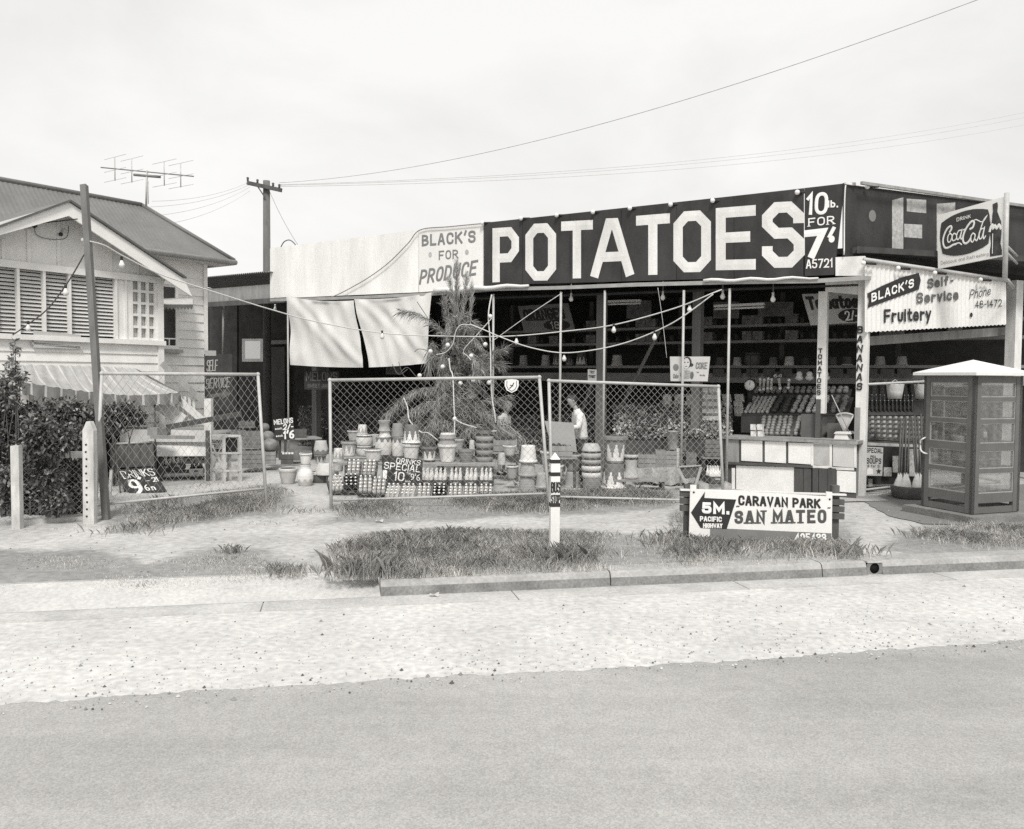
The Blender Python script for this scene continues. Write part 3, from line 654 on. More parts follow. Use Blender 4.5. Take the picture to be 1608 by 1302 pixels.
mb = MB(); mb.tube([at(1581, 303, YR - .02), at(1578, 441, YR - .02)], .04, 8); P = at(1580, 385, YR); mb.tube([P, at(1597, 402, YR + 1.6)], .02, 6); P = at(1580, 396, YR); mb.tube([P, at(1597, 414, YR + 1.6)], .02, 6); P = at(1578, 436, YR); mb.tube([P, at(1592, 452, YR + 1.9)], .03, 6); mb.build('pole', STEEL(), t)

# lamps along the top of the fascia
proto = None
for i, (px, py, wh) in enumerate(((757, 350, 'where the white board meets the black one'), (818, 343, 'above the P of the big word'), (874, 338, 'above the first O of the big word'), (931, 333, 'above the first T and the A'), (989, 327, 'above the second T'), (1053, 321, 'above the second O'), (1119, 315, 'above the E of the big word'), (1252, 302, 'above the S by the price board'), (1362, 293, 'over the pale spot on the side board'))):
    p = S(px, py, -.09) if px < 1325 else sf(px, py, -.12)
    d = NF if px < 1325 else NS
    if proto is None:
        proto = thing('fascia_lamp', 'small white lamp on top edge of fascia ' + wh, 'lamp', p, 'lamps along the fascia top')
        mb = MB(); mb.ball(p, .045, 10); mb.build('bulb', WHITE(), proto)
        mb = MB(); mb.tube([p + U * -.03 + NF * .03, p + U * -.16 + NF * .10], .022, 6); mb.build('holder', INK(), proto)
    else: dup(proto, p, label='small white lamp on top edge of fascia ' + wh)
mb = MB(); mb.tube(polyline([S(757, 351, -.06), S(705, 356, -.06), S(660, 361, -.06), S(640, 383, -.06), S(605, 417, -.06), S(560, 447, -.06), S(510, 469, -.06), S(453, 467, -.06)], 8), .011, 5)
tag(mb.build('cable', GREYINK()), 'dark cable draped diagonally across the white parapet', 'cable')
mb = MB(); mb.tube(polyline([S(441, 388, .1), S(446, 380, .1), S(454, 377, .1), S(461, 381, .1), S(466, 388, .1)], 6), .014, 5); tag(mb.build('bent_pipe', DKTIM()), 'thin dark hoop sticking up above left end of parapet', 'pipe')
# canvas blinds
def blind(name, pts, label, fold):
    q = [S(x, y, -AW - .03) for x, y in pts]; nq = qn(q); mb = MB()
    f = lambda s, t: bil(q, s, t) + nq * (.026 * math.sin(fold[0] * (s + fold[1] * t)) * (1 - .3 * t) + .022 * math.sin(26 * (s + .75 * t) + fold[0]) * max(0, 1 - 3.0 * abs((1 - s) - t * .9))+ .012 * math.sin(19 * (s - .6 * t)) * max(0, 1 - 2.6 * abs(s - t * .8)) + .022 * math.sin(5 * s - 6 * t + fold[0]) + .010 * math.sin(31 * s + 8 * t)) - UP * (.05 * math.sin(math.pi * s) * (t > .95) + .02 * math.sin(3 * s) * (t < .03))
    mb.grid(f, 36, 30)
    mb.grid(lambda s, t: f(s, t) - nq * .006, 36, 30)
    return tag(mb.build(name, mat('white canvas', .72, .9, .05, 3, fine=.04)), label, 'blind')
blind('canvas_blind', [(456.5, 573), (571, 577), (556, 472), (452.5, 466)], 'left white canvas blind hanging from awning edge beside the pole', (7, 1.2))
blind('canvas_blind', [(579, 577), (669, 570), (678, 459), (557.5, 470)], 'right white canvas blind hanging from awning edge behind the feathery tree', (6, -.9))
for x0, y0, x1, y1, lb in ((682, 457, 830, 448, 'rolled white canvas blind lying along the awning edge beside the tree top'), (1105, 441, 1285, 436, 'long thin rolled canvas on the awning edge under the price board')):
    mb = MB(); a, b = S(x0, y0, -AW - .02), S(x1, y1, -AW - .02)
    P = [lerp(a, b, i / 14) + UP * (.015 * math.sin(i * 1.3)) for i in range(15)]
    mb.tube(P, [(.03 if x0 > 900 else .055) * (1 - .5 * (i / 14) ** 3) for i in range(15)], 10); tag(mb.build('rolled_blind', mat('white canvas', .72, .9, .05, 3, fine=.04)), lb, 'blind')

# ---------------------------------------------------------------- lean-to between house and shop
ann = thing('lean_to', 'dark open lean-to with corrugated iron roof between house and shop', 'shed', sh(A_L + 2, 0, 0))
A2 = A_L + 3.6
zb0 = sa(425, 470, 0)[1]
mb = MB(); mb.slab([sh(A2, .05, zb0 + .02), sh(A_L, .05, zb0 + .02), sh(A_L, .05, zb0 + .40), sh(A2, .05, zb0 + .40)], .05); mb.build('header_boards', TIM(), ann)
mb = MB(); r0, r1 = zb0 + .70, zb0 + .95
mb.grid(lambda s, t: sh(lerp(A2 + 4.6 * t, A_L - .1, s), lerp(-.15, 5.5, t), lerp(r0, r1, t) + .02 * math.sin(s * 2 * math.pi * 44)), 264, 3)
mb.build('roof', mat('dull roofing iron', .22, .7, .2, 3), ann)
mb = MB(); mb.beam(sh(A2, -.05, zb0 - .05), sh(A_L - .8, -.05, zb0 - .05), .12, .13); mb.build('beam', DKTIM(), ann)
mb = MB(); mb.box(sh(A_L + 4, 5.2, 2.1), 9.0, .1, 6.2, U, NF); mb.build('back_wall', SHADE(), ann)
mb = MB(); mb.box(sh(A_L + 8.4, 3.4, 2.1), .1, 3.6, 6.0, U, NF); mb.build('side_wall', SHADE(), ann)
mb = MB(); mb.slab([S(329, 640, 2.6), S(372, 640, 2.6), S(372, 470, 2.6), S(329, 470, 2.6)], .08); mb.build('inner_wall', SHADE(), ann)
mb = MB()
wq = [S(380, 568, 5.12), S(413, 568, 5.12), S(413, 532, 5.12), S(380, 532, 5.12)]
mb.slab(sub(wq, 0, 1, .0, .13), .04); mb.slab(sub(wq, 0, 1, .9, 1), .04); mb.slab(sub(wq, 0, .15, .13, .9), .04); mb.slab(sub(wq, .87, 1, .13, .9), .04)
wf = mb.build('window_frame', WPOST, ann)
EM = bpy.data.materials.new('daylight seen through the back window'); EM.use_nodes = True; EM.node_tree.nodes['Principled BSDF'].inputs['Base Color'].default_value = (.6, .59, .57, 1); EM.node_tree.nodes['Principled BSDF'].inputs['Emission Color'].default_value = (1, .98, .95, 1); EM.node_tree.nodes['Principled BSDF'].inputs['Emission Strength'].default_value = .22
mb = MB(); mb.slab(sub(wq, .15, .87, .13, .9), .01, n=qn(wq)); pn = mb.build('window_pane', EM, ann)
mb = MB(); mb.slab([S(416, 690, 4.9), S(447, 690, 4.9), S(447, 545, 4.9), S(416, 545, 4.9)], .06); mb.build('door', mat('dull grey door', .10, .8, .2, 3), ann)
mb = MB(); mb.slab([S(415, 541, 4.9), S(452, 540, 4.9), S(452, 534, 4.9), S(415, 535, 4.9)], .06); mb.build('lintel', TIM(), ann)
mb = MB(); mb.tube([S(351, 470, .1), S(350, 556, .1)], .03, 6); mb.build('downpipe', TIM(), ann)

# ================================================================ THE HOUSE
HD = V((946, F_PX, 0)).normalized(); HN = V((-HD.y, HD.x, 0))           # along the front to the right-back / inward
P0 = at(252, 533, 17.0); P0.z = 0
def H(a, b, z): return P0 + HD * a + HN * b + UP * z
def HP(px, py, b): return on(px, py, P0 + HN * b, HN)
def ha(px, py, b): p = HP(px, py, b) - P0; return p.dot(HD), p.z
house = thing('weatherboard_house', 'white weatherboard house with gabled louvred front and grey iron roof', 'house', H(-2, 1, 0))
zs = ha(245, 535, 0)[1]; zl = ha(183, 433, 0)[1]
def boards(mb, a0, a1, b, z0, z1, step=.165):
    z = z0
    while z < z1 - .02:
        zt = min(z + step, z1)
        mb.add([H(a0, b - .028, z), H(a1, b - .028, z), H(a1, b - .004, zt), H(a0, b - .004, zt), H(a0, b, z), H(a1, b, z)], [(0, 1, 2, 3), (4, 5, 1, 0)])
        z += step
mb = MB(); boards(mb, -6, 0, 0, .9, zs - .06)
mb.slab([H(-6, .02, .3), H(0, .02, .3), H(0, .02, zs), H(-6, .02, zs)], .1)
front = mb.build('wall', CREAM(), house)
mb = MB(); za = ha(108, 337, 0)[1]; aa = ha(108, 337, 0)[0]                # gable infill, flat sheets with cover strips
zg = zl + .02; q = [H(-6, 0, zg), H(0, 0, zg), H(0, 0, zg + .06), H(aa, 0, za + .05), H(-3.9, 0, zg + .35), H(-6, 0, zg)]
mb.poly([H(-6, .0, zg), H(0, .0, zg), H(0, .0, zg + .1), H(aa, .0, za + .1), H(-4.4, .0, zg + .1)], .06, -HN)
for px in (-25, 5, 45, 92, 135, 173, 215):
    a = ha(px, 420, 0)[0]; zt = zg + (za - zg) * (1 - abs(a - aa) / (-aa + .05)) + .02
    if zt > zg + .1: mb.box(H(a, -.012, (zg + zt) / 2), .06, .024, zt - zg, HD, HN)
mb.build('gable', CREAM(), house)
mb = MB(); mb.beam(H(-6, -.04, zl + .02), H(.05, -.04, zl - .01), .05, .12); mb.beam(H(-6, -.05, zs - .02), H(.06, -.05, zs - .05), .1, .09); mb.box(H(-.02, -.03, (.9 + zl) / 2), .12, .06, zl - .9, HD, HN)
mb.box(H(-.0, .3, 2.1), .1, .6, 3.2, HD, HN)
mb.build('trim', CREAM(), house)
# louvres
bars = [-6 + 0, ha(-6, 460, 0)[0], ha(27.5, 470, 0)[0], ha(68.5, 470, 0)[0], ha(108.5, 470, 0)[0], ha(146, 470, 0)[0], ha(181, 475, 0)[0]]
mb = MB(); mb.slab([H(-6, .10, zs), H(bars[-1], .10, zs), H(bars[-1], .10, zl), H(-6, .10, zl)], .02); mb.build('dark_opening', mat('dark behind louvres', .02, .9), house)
for i in range(1, 6):
    a0, a1 = bars[i], bars[i + 1]; mb = MB(); n = 17
    for k in range(n):
        z = zs + .03 + (zl - zs - .06) * (k + .5) / n; c = H((a0 + a1) / 2, .045, z)
        ay = (HN * math.cos(R(48)) + UP * math.sin(R(48))); az = ay.cross(HD) * -1
        mb.box(c, a1 - a0 - .05, .062, .008, HD, ay, az)
    lw = mb.build('louvre_window', mat('cream louvre slats', .62, .6, .08, 4), house)
    mb = MB(); mb.box(H(a1, .01, (zs + zl) / 2), .045, .10, zl - zs, HD, HN); mb.box(H(a0 + .028, .02, (zs + zl) / 2), .012, .08, zl - zs, HD, HN); mb.build('frame', CREAM(), lw)
a0, a1 = bars[-1], ha(205, 480, 0)[0]; mb = MB(); mb.slab([H(a0, .0, zs), H(a1, .0, zs), H(a1, .0, zl), H(a0, .0, zl)], .03); mb.box(H(lerp(a0, a1, .65), -.015, (zs + zl) / 2), .04, .03, zl - zs, HD, HN); mb.build('wall', CREAM(), house)
a2 = -.08; mb = MB(); mb.slab([H(a1, .06, zs), H(a2, .06, zs), H(a2, .06, zl), H(a1, .06, zl)], .02); lt = mb.build('lattice_panel', mat('shaded lattice backing', .42, .8, .2, 6), house)
mb = MB(); n = 4
for i in range(n): mb.box(H(lerp(a1, a2, (i + .12) / (n - .76)), .02, (zs + zl) / 2), .055, .05, zl - zs, HD, HN)
for k in range(6): mb.box(H((a1 + a2) / 2, .03, lerp(zs, zl, (k + .1) / 5.2)), a2 - a1, .045, .05, HD, HN)
mb.build('lattice_bars', CREAM(), lt)
# flat panel set into the wall below the louvres
mb = MB(); q = [HP(53, 546, -.07), HP(126, 548, -.07), HP(127, 526, -.07), HP(54, 519, -.07)]; mb.slab(q, .03); mb.slab([HP(50, 541, -.07), HP(129, 548, -.07), HP(129, 544, -.07), HP(50, 537, -.07)], .05); mb.build('wall_panel', mat('grey panel paint', .46, .7, .1, 4), house)
# barge boards and wing roof
OV = -.45
A_ = HP(109, 318, OV); Bq = HP(303, 466, OV); Lq = HP(-60, 366, OV)
sl = (Bq - A_); up_w = .27
mb = MB()
mb.slab([HP(108.5, 339, OV), HP(302, 466, OV), HP(289, 438, OV), A_], .04)
mb.slab([HP(-60, 386, OV), HP(108.5, 339, OV), A_, Lq], .04)
mb.build('barge_board', mat('white barge board paint', .78, .65, .05, 4), house)
IRON = mat('grey roofing iron', .17, .55, .16, 1.6, fine=.06, spec=.45)
mb = MB()
zA = A_.z + .02; aA = (A_ - P0).dot(HD); aB = (HP(291, 439, OV) - P0).dot(HD); zB = HP(291, 439, OV).z + .02; aLe = 2 * aA - aB
def wing(ae, ze): 
    def f(s, t):
        b = lerp(OV - .02, 3.2, s); return H(lerp(aA, ae, t), b, lerp(zA, ze, t) + .012 * math.sin(b / .076 * 2 * math.pi * .5))
    return f
mb.grid(wing(aB, zB), 150, 1); mb.grid(wing(aLe - .6, zB - .4), 150, 1); mb.build('wing_roof', IRON, house)
mb = MB(); mb.beam(H(aA, OV - .03, zA + .01), H(aB, OV - .03, zB + .01), .04, .035); mb.beam(H(aA, OV - .03, zA + .01), H(aLe - .6, OV - .03, zB - .39), .04, .035); mb.build('roof_edge', mat('dark roof edge', .12, .6), house)
# main roof: hip with ridge along the front
Wd = 1.42; OVM = .45; aR = 1.88 + OVM; bF = 1.2 - OVM
zE = ha(352, 409, bF + .05)[1]
pr = on(222, 323, H(aR - Wd, 0, 0), HD); zR = pr.z; bR = (pr - P0).dot(HN); 
RG = H(aR - Wd, bR, zR); RGL = H(aR - Wd - 9, bR, zR)
E1 = H(aR, bF, zE); E0 = H(aR - 11, bF, zE); E2 = H(aR, 2 * bR - bF, zE)
def corr(pA, pB, qA, qB, n, nv=1):                       # sheet with corrugations running from eave (p) to ridge (q)
    return lambda s, t: lerp(lerp(pA, pB, s), lerp(qA, qB, s), t) + UP * (.006 * math.sin(s * n * 2 * math.pi))
mb = MB(); mb.grid(corr(E0, H(aR - Wd, bF, zE), RGL, RG, 95), 570, 1)
mb.grid(lambda s, t: lerp(lerp(H(aR - Wd, bF, zE), E1, s), RG, t) + UP * (.005 * math.sin(s * 18 * 2 * math.pi) * (1 - t)), 108, 1)
mb.grid(lambda s, t: lerp(lerp(E1, E2, s), RG, t), 12, 1)
mb.add([E0, E2 - HD * 11, RGL], [(0, 1, 2)]); mb.add([E2, E2 - HD * 11, RGL, RG], [(0, 1, 2, 3)])
mb.build('main_roof', IRON, house)
mb = MB(); mb.tube([RGL + UP * .02, RG + UP * .02], .05, 8); mb.tube([RG + UP * .02, E1 + UP * .02], .045, 8); mb.build('ridge_cap', IRON, house)
mb = MB(); mb.tube([E0 - HN * .05 - UP * .03, E1 - HN * .05 - UP * .03], .055, 8); mb.tube([E1 - UP * .03, E2 - UP * .03], .055, 8); mb.build('gutter', mat('grey gutter', .3, .6, .15, 5), house)
mb = MB(); mb.hexa([H(aR - 4, bF + .02, zE - .09), H(aR - .02, bF + .02, zE - .09), H(aR - .02, 1.3, zE - .09), H(aR - 4, 1.3, zE - .09)], [H(aR - 4, bF + .02, zE - .06), H(aR - .02, bF + .02, zE - .06), H(aR - .02, 1.3, zE - .06), H(aR - 4, 1.3, zE - .06)]); mb.build('soffit', mat('eave lining', .5, .8), house)
# main wall, right of the gable
mb = MB(); boards(mb, -1.0, 1.84, 1.2, .5, zE - .07, .19); mb.slab([H(-2, 1.22, 0), H(1.86, 1.22, 0), H(1.86, 1.22, zE - .08), H(-2, 1.22, zE - .08)], .1)
mb.box(H(1.86, 1.19, zE / 2), .09, .09, zE - .1, HD, HN)
mb.slab([H(1.88, 1.25, 0), H(1.88, 5.5, 0), H(1.88, 5.5, zE - .1), H(1.88, 1.25, zE - .1)], .1)
mb.build('wall', CREAM(), house)
wb = 1.15
def hq(x0, x1, y0, y1, b): a0, z0 = ha(x0, y1, b); a1, z1 = ha(x1, y0, b); return [H(a0, b, z0), H(a1, b, z0), H(a1, b, z1), H(a0, b, z1)]
wq = hq(255, 279, 452, 548, wb)
mb = MB(); mb.slab(wq, .02); win = mb.build('window', mat('dark window glass', .05, .12, .3, 2, spec=.6), house)
mb = MB(); mb.slab(sub(hq(255, 279, 452, 548, wb - .03), -.06, .06, 0, 1), .04); mb.slab(sub(hq(255, 279, 452, 548, wb - .03), .86, 1.05, 0, 1), .04); mb.slab(sub(hq(255, 279, 452, 548, wb - .035), -.06, 1.05, -.02, .06), .04); mb.slab(sub(hq(255, 279, 452, 548, wb - .03), .06, .86, .16, .18), .04); mb.slab(sub(hq(255, 279, 452, 548, wb - .028), .42, .47, .06, .16), .04); mb.build('frame', CREAM(), win)
mb = MB(); mb.slab(hq(254, 288, 549, 553.5, wb - .1), .12); mb.build('sill', TIM(), win)
mb = MB(); b0_ = [HP(254, 469, wb), HP(302, 466, wb), ]; f0 = [HP(256, 478, wb - .55), HP(303, 478, wb - .55)]
n = 9
mb.grid(lambda s, t: lerp(lerp(b0_[0], b0_[1], s), lerp(f0[0], f0[1], s), t), 18, 2)
sc_ = [lerp(f0[0], f0[1], i / 36) - UP * (.06 + .05 * abs(math.sin(math.pi * i / 36 * n))) for i in range(37)]
mb.add([lerp(f0[0], f0[1], i / 36) for i in range(37)] + sc_, [(i, i + 1, i + 38, i + 37) for i in range(36)], 1)
mb.build('window_hood', [mat('pale hood canvas', .5, .8, .12, 5), mat('dark hood fringe', .14, .8, .2, 5)], win)
mb = MB()
for px, py in ((100.5, 362), (95.5, 368)): mb.ball(HP(px, py, -.08), .038, 8, 0 if py > 365 else 1)
mb.ball(HP(54, 354, -.1), .05, 8); mb.tube(polyline([HP(54, 354, -.05), HP(57, 368, -.03), HP(75, 375, -.03), HP(103, 374, -.03), HP(108, 355, -.03)]), .005, 5); mb.tube([HP(60, 351, -.1), HP(122, 344, -.5)], .01, 5)
mb.build('wall_lamp', [INK(), STEEL()], house)
# front steps
st = thing('timber_steps', 'timber stairs with white slatted balustrade going down from the house side', 'stairs', H(.6, .2, 0))
YS = 16.3
mb = MB(); mb.beam(at(254, 571, YS), at(331, 641, YS), .05, .10); mb.build('handrail', TIM(), st)
mb = MB(); mb.beam(at(250, 635, YS), at(288, 662, YS), .06, .24); mb.beam(at(280, 628, YS), at(328, 668, YS), .05, .12); mb.build('stringer', mat('white stair timber', .68, .7, .08, 4), st)
for x in (277, 284, 291, 298, 305):
    mb = MB(); mb.box(at(x, 640 + (x - 277) * .1, YS + .1), .05, .03, .40 + (x - 277) * .004); mb.build('baluster', mat('white stair timber', .68), st)
mb = MB(); p = at(328, 660, YS); mb.box(V((p.x, p.y, at(328, 626, YS).z / 2)), .13, .13, at(328, 626, YS).z); mb.build('newel_post', mat('white stair timber', .68), st)
# under-house battens behind the awning
for px in (60, 71, 79):
    pass
mb = MB()
for i in range(16): mb.box(H(-4.6 + i * .22, -.05, 1.25), .13, .02, 1.1, HD, HN)
mb.build('underfloor_battens', CREAM(), house)
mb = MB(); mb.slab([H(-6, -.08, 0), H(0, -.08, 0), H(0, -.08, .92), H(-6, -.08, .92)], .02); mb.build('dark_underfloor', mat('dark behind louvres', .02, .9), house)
# television aerial
ae = thing('television_aerial', 'tall thin television aerial with many rods on the house ridge', 'aerial', lerp(RG, RGL, .02))
YA = RG.y
mb = MB(); mb.tube([at(229.5, 326, YA), at(231, 268, YA)], .022, 6); mb.tube([at(233, 320, YA), at(233, 285, YA)], .008, 5); mb.build('mast', STEEL(), ae)
bo = [at(158.5, 263, YA + .3), at(304, 277, YA - .3)]
mb = MB(); mb.tube(bo, .014, 6); mb.tube([at(210, 274.5, YA), at(252, 278, YA)], .03, 6); mb.build('boom', GREYINK(), ae)
for i, s in enumerate((.155, .34, .69, .865)):
    c = lerp(bo[0], bo[1], s); mb = MB()
    mb.tube([c + UP * .26 , c - UP * .26], .012, 5)
    for k in (.26, -.02, -.24): mb.tube([c + UP * k + V((-.4, .35, .02)), c + UP * k + V((.4, -.35, -.03))], .005, 4)
    mb.build('rod', mat('pale distant wire', .5, .7), ae)

# ================================================================ POLES AND WIRES
YP = 29.0
up = thing('utility_pole', 'tall timber power pole with one crossarm rising behind the shop', 'utility pole', V((at(418, 600, YP).x, YP, 0)))
mb = MB(); mb.tube([V((at(418, 600, YP).x + .03, YP, 0)), at(418.5, 284, YP)], [.15, .115], 12); mb.build('pole', mat('dark weathered pole', .15, .9, .25, 7, streak=.2, fine=.15), up)
mb = MB(); a, b = at(388, 287, YP - .18), at(442.5, 299, YP - .18); mb.beam(a, b, .1, .12); mb.beam(at(416, 310, YP - .17), at(404, 292, YP - .2), .02, .04); mb.build('crossarm', DKTIM(), up)
for s in (.02, .3, .75, .93):
    c = lerp(a, b, s) + UP * .06; mb = MB(); mb.lathe(c, [(.02, 0), (.045, .03), (.03, .06), (.05, .1), (.02, .13)], 8); mb.build('insulator', mat('glazed brown insulator', .08, .3), up)
for x, y, lb in ((439, 287, 'single power line climbing from pole crossarm to the upper right'),):
    mb = MB(); mb.tube(catenary(at(x, y, YP), at(1640, -40, 15), .7, 40), .008, 4); tag(mb.build('power_line', mat('pale distant wire', .5, .7)), lb, 'wire')
for i, (y0, y1) in enumerate(((290, 170), (291, 178), (293, 190))):
    mb = MB(); mb.tube(catenary(at(440, y0, YP), at(1660, y1 - 4, 46), .75, 40), .007, 4); tag(mb.build('power_line', mat('pale distant wire', .5, .7)), 'faint power lines sagging away to the right behind the shop', 'wire', 'faint lines to the right')
for i, (x1, y1, y0) in enumerate(((236, 325, 290), (250, 338, 294), (262, 352, 300), (238, 316, 286))):
    mb = MB(); mb.tube(catenary(at(392, y0, YP), at(x1, y1, 20.5), .15, 20), .005, 4); tag(mb.build('service_wire', mat('pale distant wire', .5, .7)), 'thin wires running from the power pole down to the house roof', 'wire', 'wires to the house')
mb = MB(); mb.tube(catenary(at(423, 300, YP), at(470, 388, 24), .1, 14), .008, 4); tag(mb.build('service_wire', GREYINK()), 'thin wire dropping from the pole to the white parapet', 'wire')

# leaning timber stay behind the white fence post
YB = 12.25
lp = thing('leaning_pole', 'long squared timber pole leaning behind the white fence post', 'pole', gr(166, 818))
mb = MB(); mb.beam(V((gr(167, 818).x, gr(167, 818).y, 0)), at(132, 291, 12.6), .085, .085, up=V((0, 1, 0))); mb.build('timber', mat('brown-grey rough timber', .15, .9, .25, 7, streak=.2, fine=.15), lp)
mb = MB(); mb.tube([at(128.5, 377, 12.46), at(142, 379, 12.46)], .03, 6); mb.build('rope_lashing', mat('pale rope', .55, .9, .1, 20), lp)

# festoon light strings
BULB = mat('clear lamp bulb', .72, .15, .08, 9, spec=.7); CORD = mat('pale twin flex', .6, .8, .08, 9); DCORD = mat('dark flex', .12, .8, .1, 9)
def festoon(pts, bulbs, label, m=None, k=8):
    P = polyline([at(x, y, Y) for x, y, Y in pts], k); t = thing('light_string', label, 'light string', P[0])
    mb = MB(); mb.tube(P, .011, 5); mb.build('cord', m or CORD, t)
    for bx, by, Y in bulbs:
        p = at(bx, by, Y); mb = MB(); mb.tube([p, p - UP * .055], .02, 6); so = mb.build('socket', INK(), t)
        mb = MB(); mb.lathe(p - UP * .055, [(.018, 0), (.022, -.02), (.042, -.06), (.040, -.085), (.022, -.11), (.0001, -.116)], 10); mb.build('bulb', BULB, t)
YT = 16.6
festoon([(141, 379, 12.4), (165, 386, 12.6), (193, 402, 12.9), (252, 431, 13.5), (325, 455, 14.2), (425, 486, 15.2), (500, 506, 15.8), (600, 523, 16.4), (700, 528, 16.6), (800, 528, 16.3), (890, 520, 15.9), (965, 510, 15.3), (1060, 484, 14.7), (1120, 460, 14.3), (1133, 455, 14.4)],
        [(191, 403, 12.9), (600, 519, 16.4), (964, 508, 15.3), (811, 527, 16.2), (1083, 475, 14.6)], 'long pale cord of lamps strung from leaning pole across the front of the shop')
festoon([(738, 509, 16.5), (760, 518, 16.4), (788, 530, 16.2), (830, 545, 16.0), (880, 554, 15.7), (930, 550, 15.4), (980, 539, 15.2), (1028, 521, 14.9), (1068, 500, 14.6), (1120, 462, 14.4)], [(886, 553, 15.7), (1028, 519, 14.9)], 'second pale cord of lamps sagging lower from the tree to the awning')
festoon([(132, 400, 12.4), (118, 425, 12.6), (104, 447, 12.9), (76, 484, 13.4), (46, 508, 13.9), (20, 526, 14.2)], [(103, 447, 12.9), (44, 504, 13.9)], 'dark cord with two lamps running from leaning pole down to the louvred wall', DCORD)
for i, (x, y, wh) in enumerate(((432, 478, 'beside the left edge of the left canvas blind'), (897, 460, 'above the second thin pole'), (1041, 457, 'left of the fourth thin pole'), (1135, 455, 'where the light cords meet'), (1214, 459, 'below the long rolled canvas'))):
    p = S(x, y, -.35)
    if i == 0:
        hb = thing('hanging_bulb', 'bare bulb hanging under the awning ' + wh, 'lamp', p, 'bare bulbs under the awning')
        mb = MB(); mb.tube([p + UP * .18, p], .012, 5); mb.build('flex', DCORD, hb)
        mb = MB(); mb.tube([p, p - UP * .05], .022, 6); mb.build('socket', STEEL(), hb)
        mb = MB(); mb.lathe(p - UP * .05, [(.018, 0), (.022, -.02), (.046, -.07), (.043, -.095), (.022, -.12), (.0001, -.126)], 10); mb.build('bulb', BULB, hb)
    else: dup(hb, p, label='bare bulb hanging under the awning ' + wh)
for i, (x, y) in enumerate(((1072, 500), )):
    pass

# ================================================================ CHAIN-LINK PANELS AND FENCE
WIRE = mat('grey fence wire', .30, .5, .12, 10, spec=.5)
def mesh_wires(mb, q, d=.105, r=.0024, ang=1.05):
    W = ((q[1] - q[0]).length + (q[2] - q[3]).length) / 2; Hh = ((q[3] - q[0]).length + (q[2] - q[1]).length) / 2
    n = qn(q)
    for sg_ in (1, -1):
        c = -Hh / ang
        while c < W + Hh / ang:
            pts = []
            x0, y0, x1, y1 = c, 0.0, c + Hh / ang, Hh                    # slope = ang
            if sg_ < 0: x0, x1 = W - x0, W - x1
            # clip in x
            def cl(x0, y0, x1, y1):
                t0, t1 = 0.0, 1.0; dx = x1 - x0
                for lim, s in ((0, 1), (W, -1)):
                    f0, f1 = s * (x0 - lim), s * (x1 - lim)
                    if f0 < 0 and f1 < 0: return None
                    if f0 < 0: t0 = max(t0, f0 / (f0 - f1))
                    if f1 < 0: t1 = min(t1, f0 / (f0 - f1))
                return None if t1 - t0 < .01 else (x0 + dx * t0, y0 + (y1 - y0) * t0, x0 + dx * t1, y0 + (y1 - y0) * t1)
            k = cl(x0, y0, x1, y1)
            if k:
                a = bil(q, k[0] / W, k[1] / Hh) + n * (r * sg_); b = bil(q, k[2] / W, k[3] / Hh) + n * (r * sg_)
                mid = (a + b) / 2 + n * random.uniform(-.012, .012)
                mb.tube([a, mid, b], r, 3, smooth=False, cap=False)
            c += d
def panel(name, q, feet, label, ang=1.05):
    c = (feet[0] + feet[1]) / 2; c.z = 0; t = thing(name, label, 'fence panel', c, 'chain link gate panels')
    mb = MB(); mesh_wires(mb, q, ang=ang); mb.build('wire_mesh', WIRE, t)
    mb = MB(); r = .024
    mb.tube([feet[0], q[3]], r, 8); mb.tube([q[3], q[2]], r, 8); mb.tube([q[2], feet[1]], r, 8); mb.tube([q[0], q[1]], r * .8, 8)
    for p in (q[3], q[2]): mb.ball(p, .034, 8)
    mb.build('pipe_frame', STEEL(), t); return t
panel('wire_gate', [at(151, 793, 11.9), at(416, 767, 13.0), at(405, 588, 13.0), at(160, 586.5, 11.9)], [at(150, 800, 11.9), gr(419, 801)], 'leftmost chain link panel on pipe frame in front of the drinks stall', 1.5)
panel('wire_gate', [at(521, 786, 13.1), at(860, 775, 12.9), at(847, 592.5, 12.9), at(518, 597, 13.1)], [gr(520, 801), gr(863, 805)], 'middle chain link panel with a round white badge in front of the pots')
tR = panel('wire_gate', [at(867, 780, 13.2), at(1136, 787, 13.8), at(1128, 607, 13.8), at(862, 598, 13.2)], [gr(867, 800), gr(1136, 790)], 'right chain link panel in front of the shopkeeper and painted pots')
# badge on the middle panel
bd = MB(); c = at(803.5, 606, 12.85); k = .0095
pts = [(-11, -8), (-7, -10), (0, -10.5), (7, -10), (11, -8), (11, 0), (8, 7), (0, 11), (-8, 7), (-11, 0)]
bd.poly([c + V((x * k, 0, -y * k)) for x, y in reversed(pts)], .012, V((0, -1, 0)))
bt = tag(bd.build('white_badge', mat('white enamel badge', .78, .5, .05, 6)), 'small white shield badge with a dark bird mark on the middle panel', 'badge')
mb = MB(); mp_ = lambda X, Y, o: c + V((X, -.0 - o, Y)); mb.ribbon([(-.028, -.035), (.005, -.005), (.03, .04)], .014, mp_, base=.003); mb.ribbon([(-.02, .01), (.02, .0)], .011, mp_, base=.003)
mb.ribbon([(-.07, .07), (-.075, 0), (-.05, -.05), (0, -.082), (.05, -.05), (.075, 0), (.07, .07)], .008, mp_, base=.003); mb.build('mark', INK(), bt)
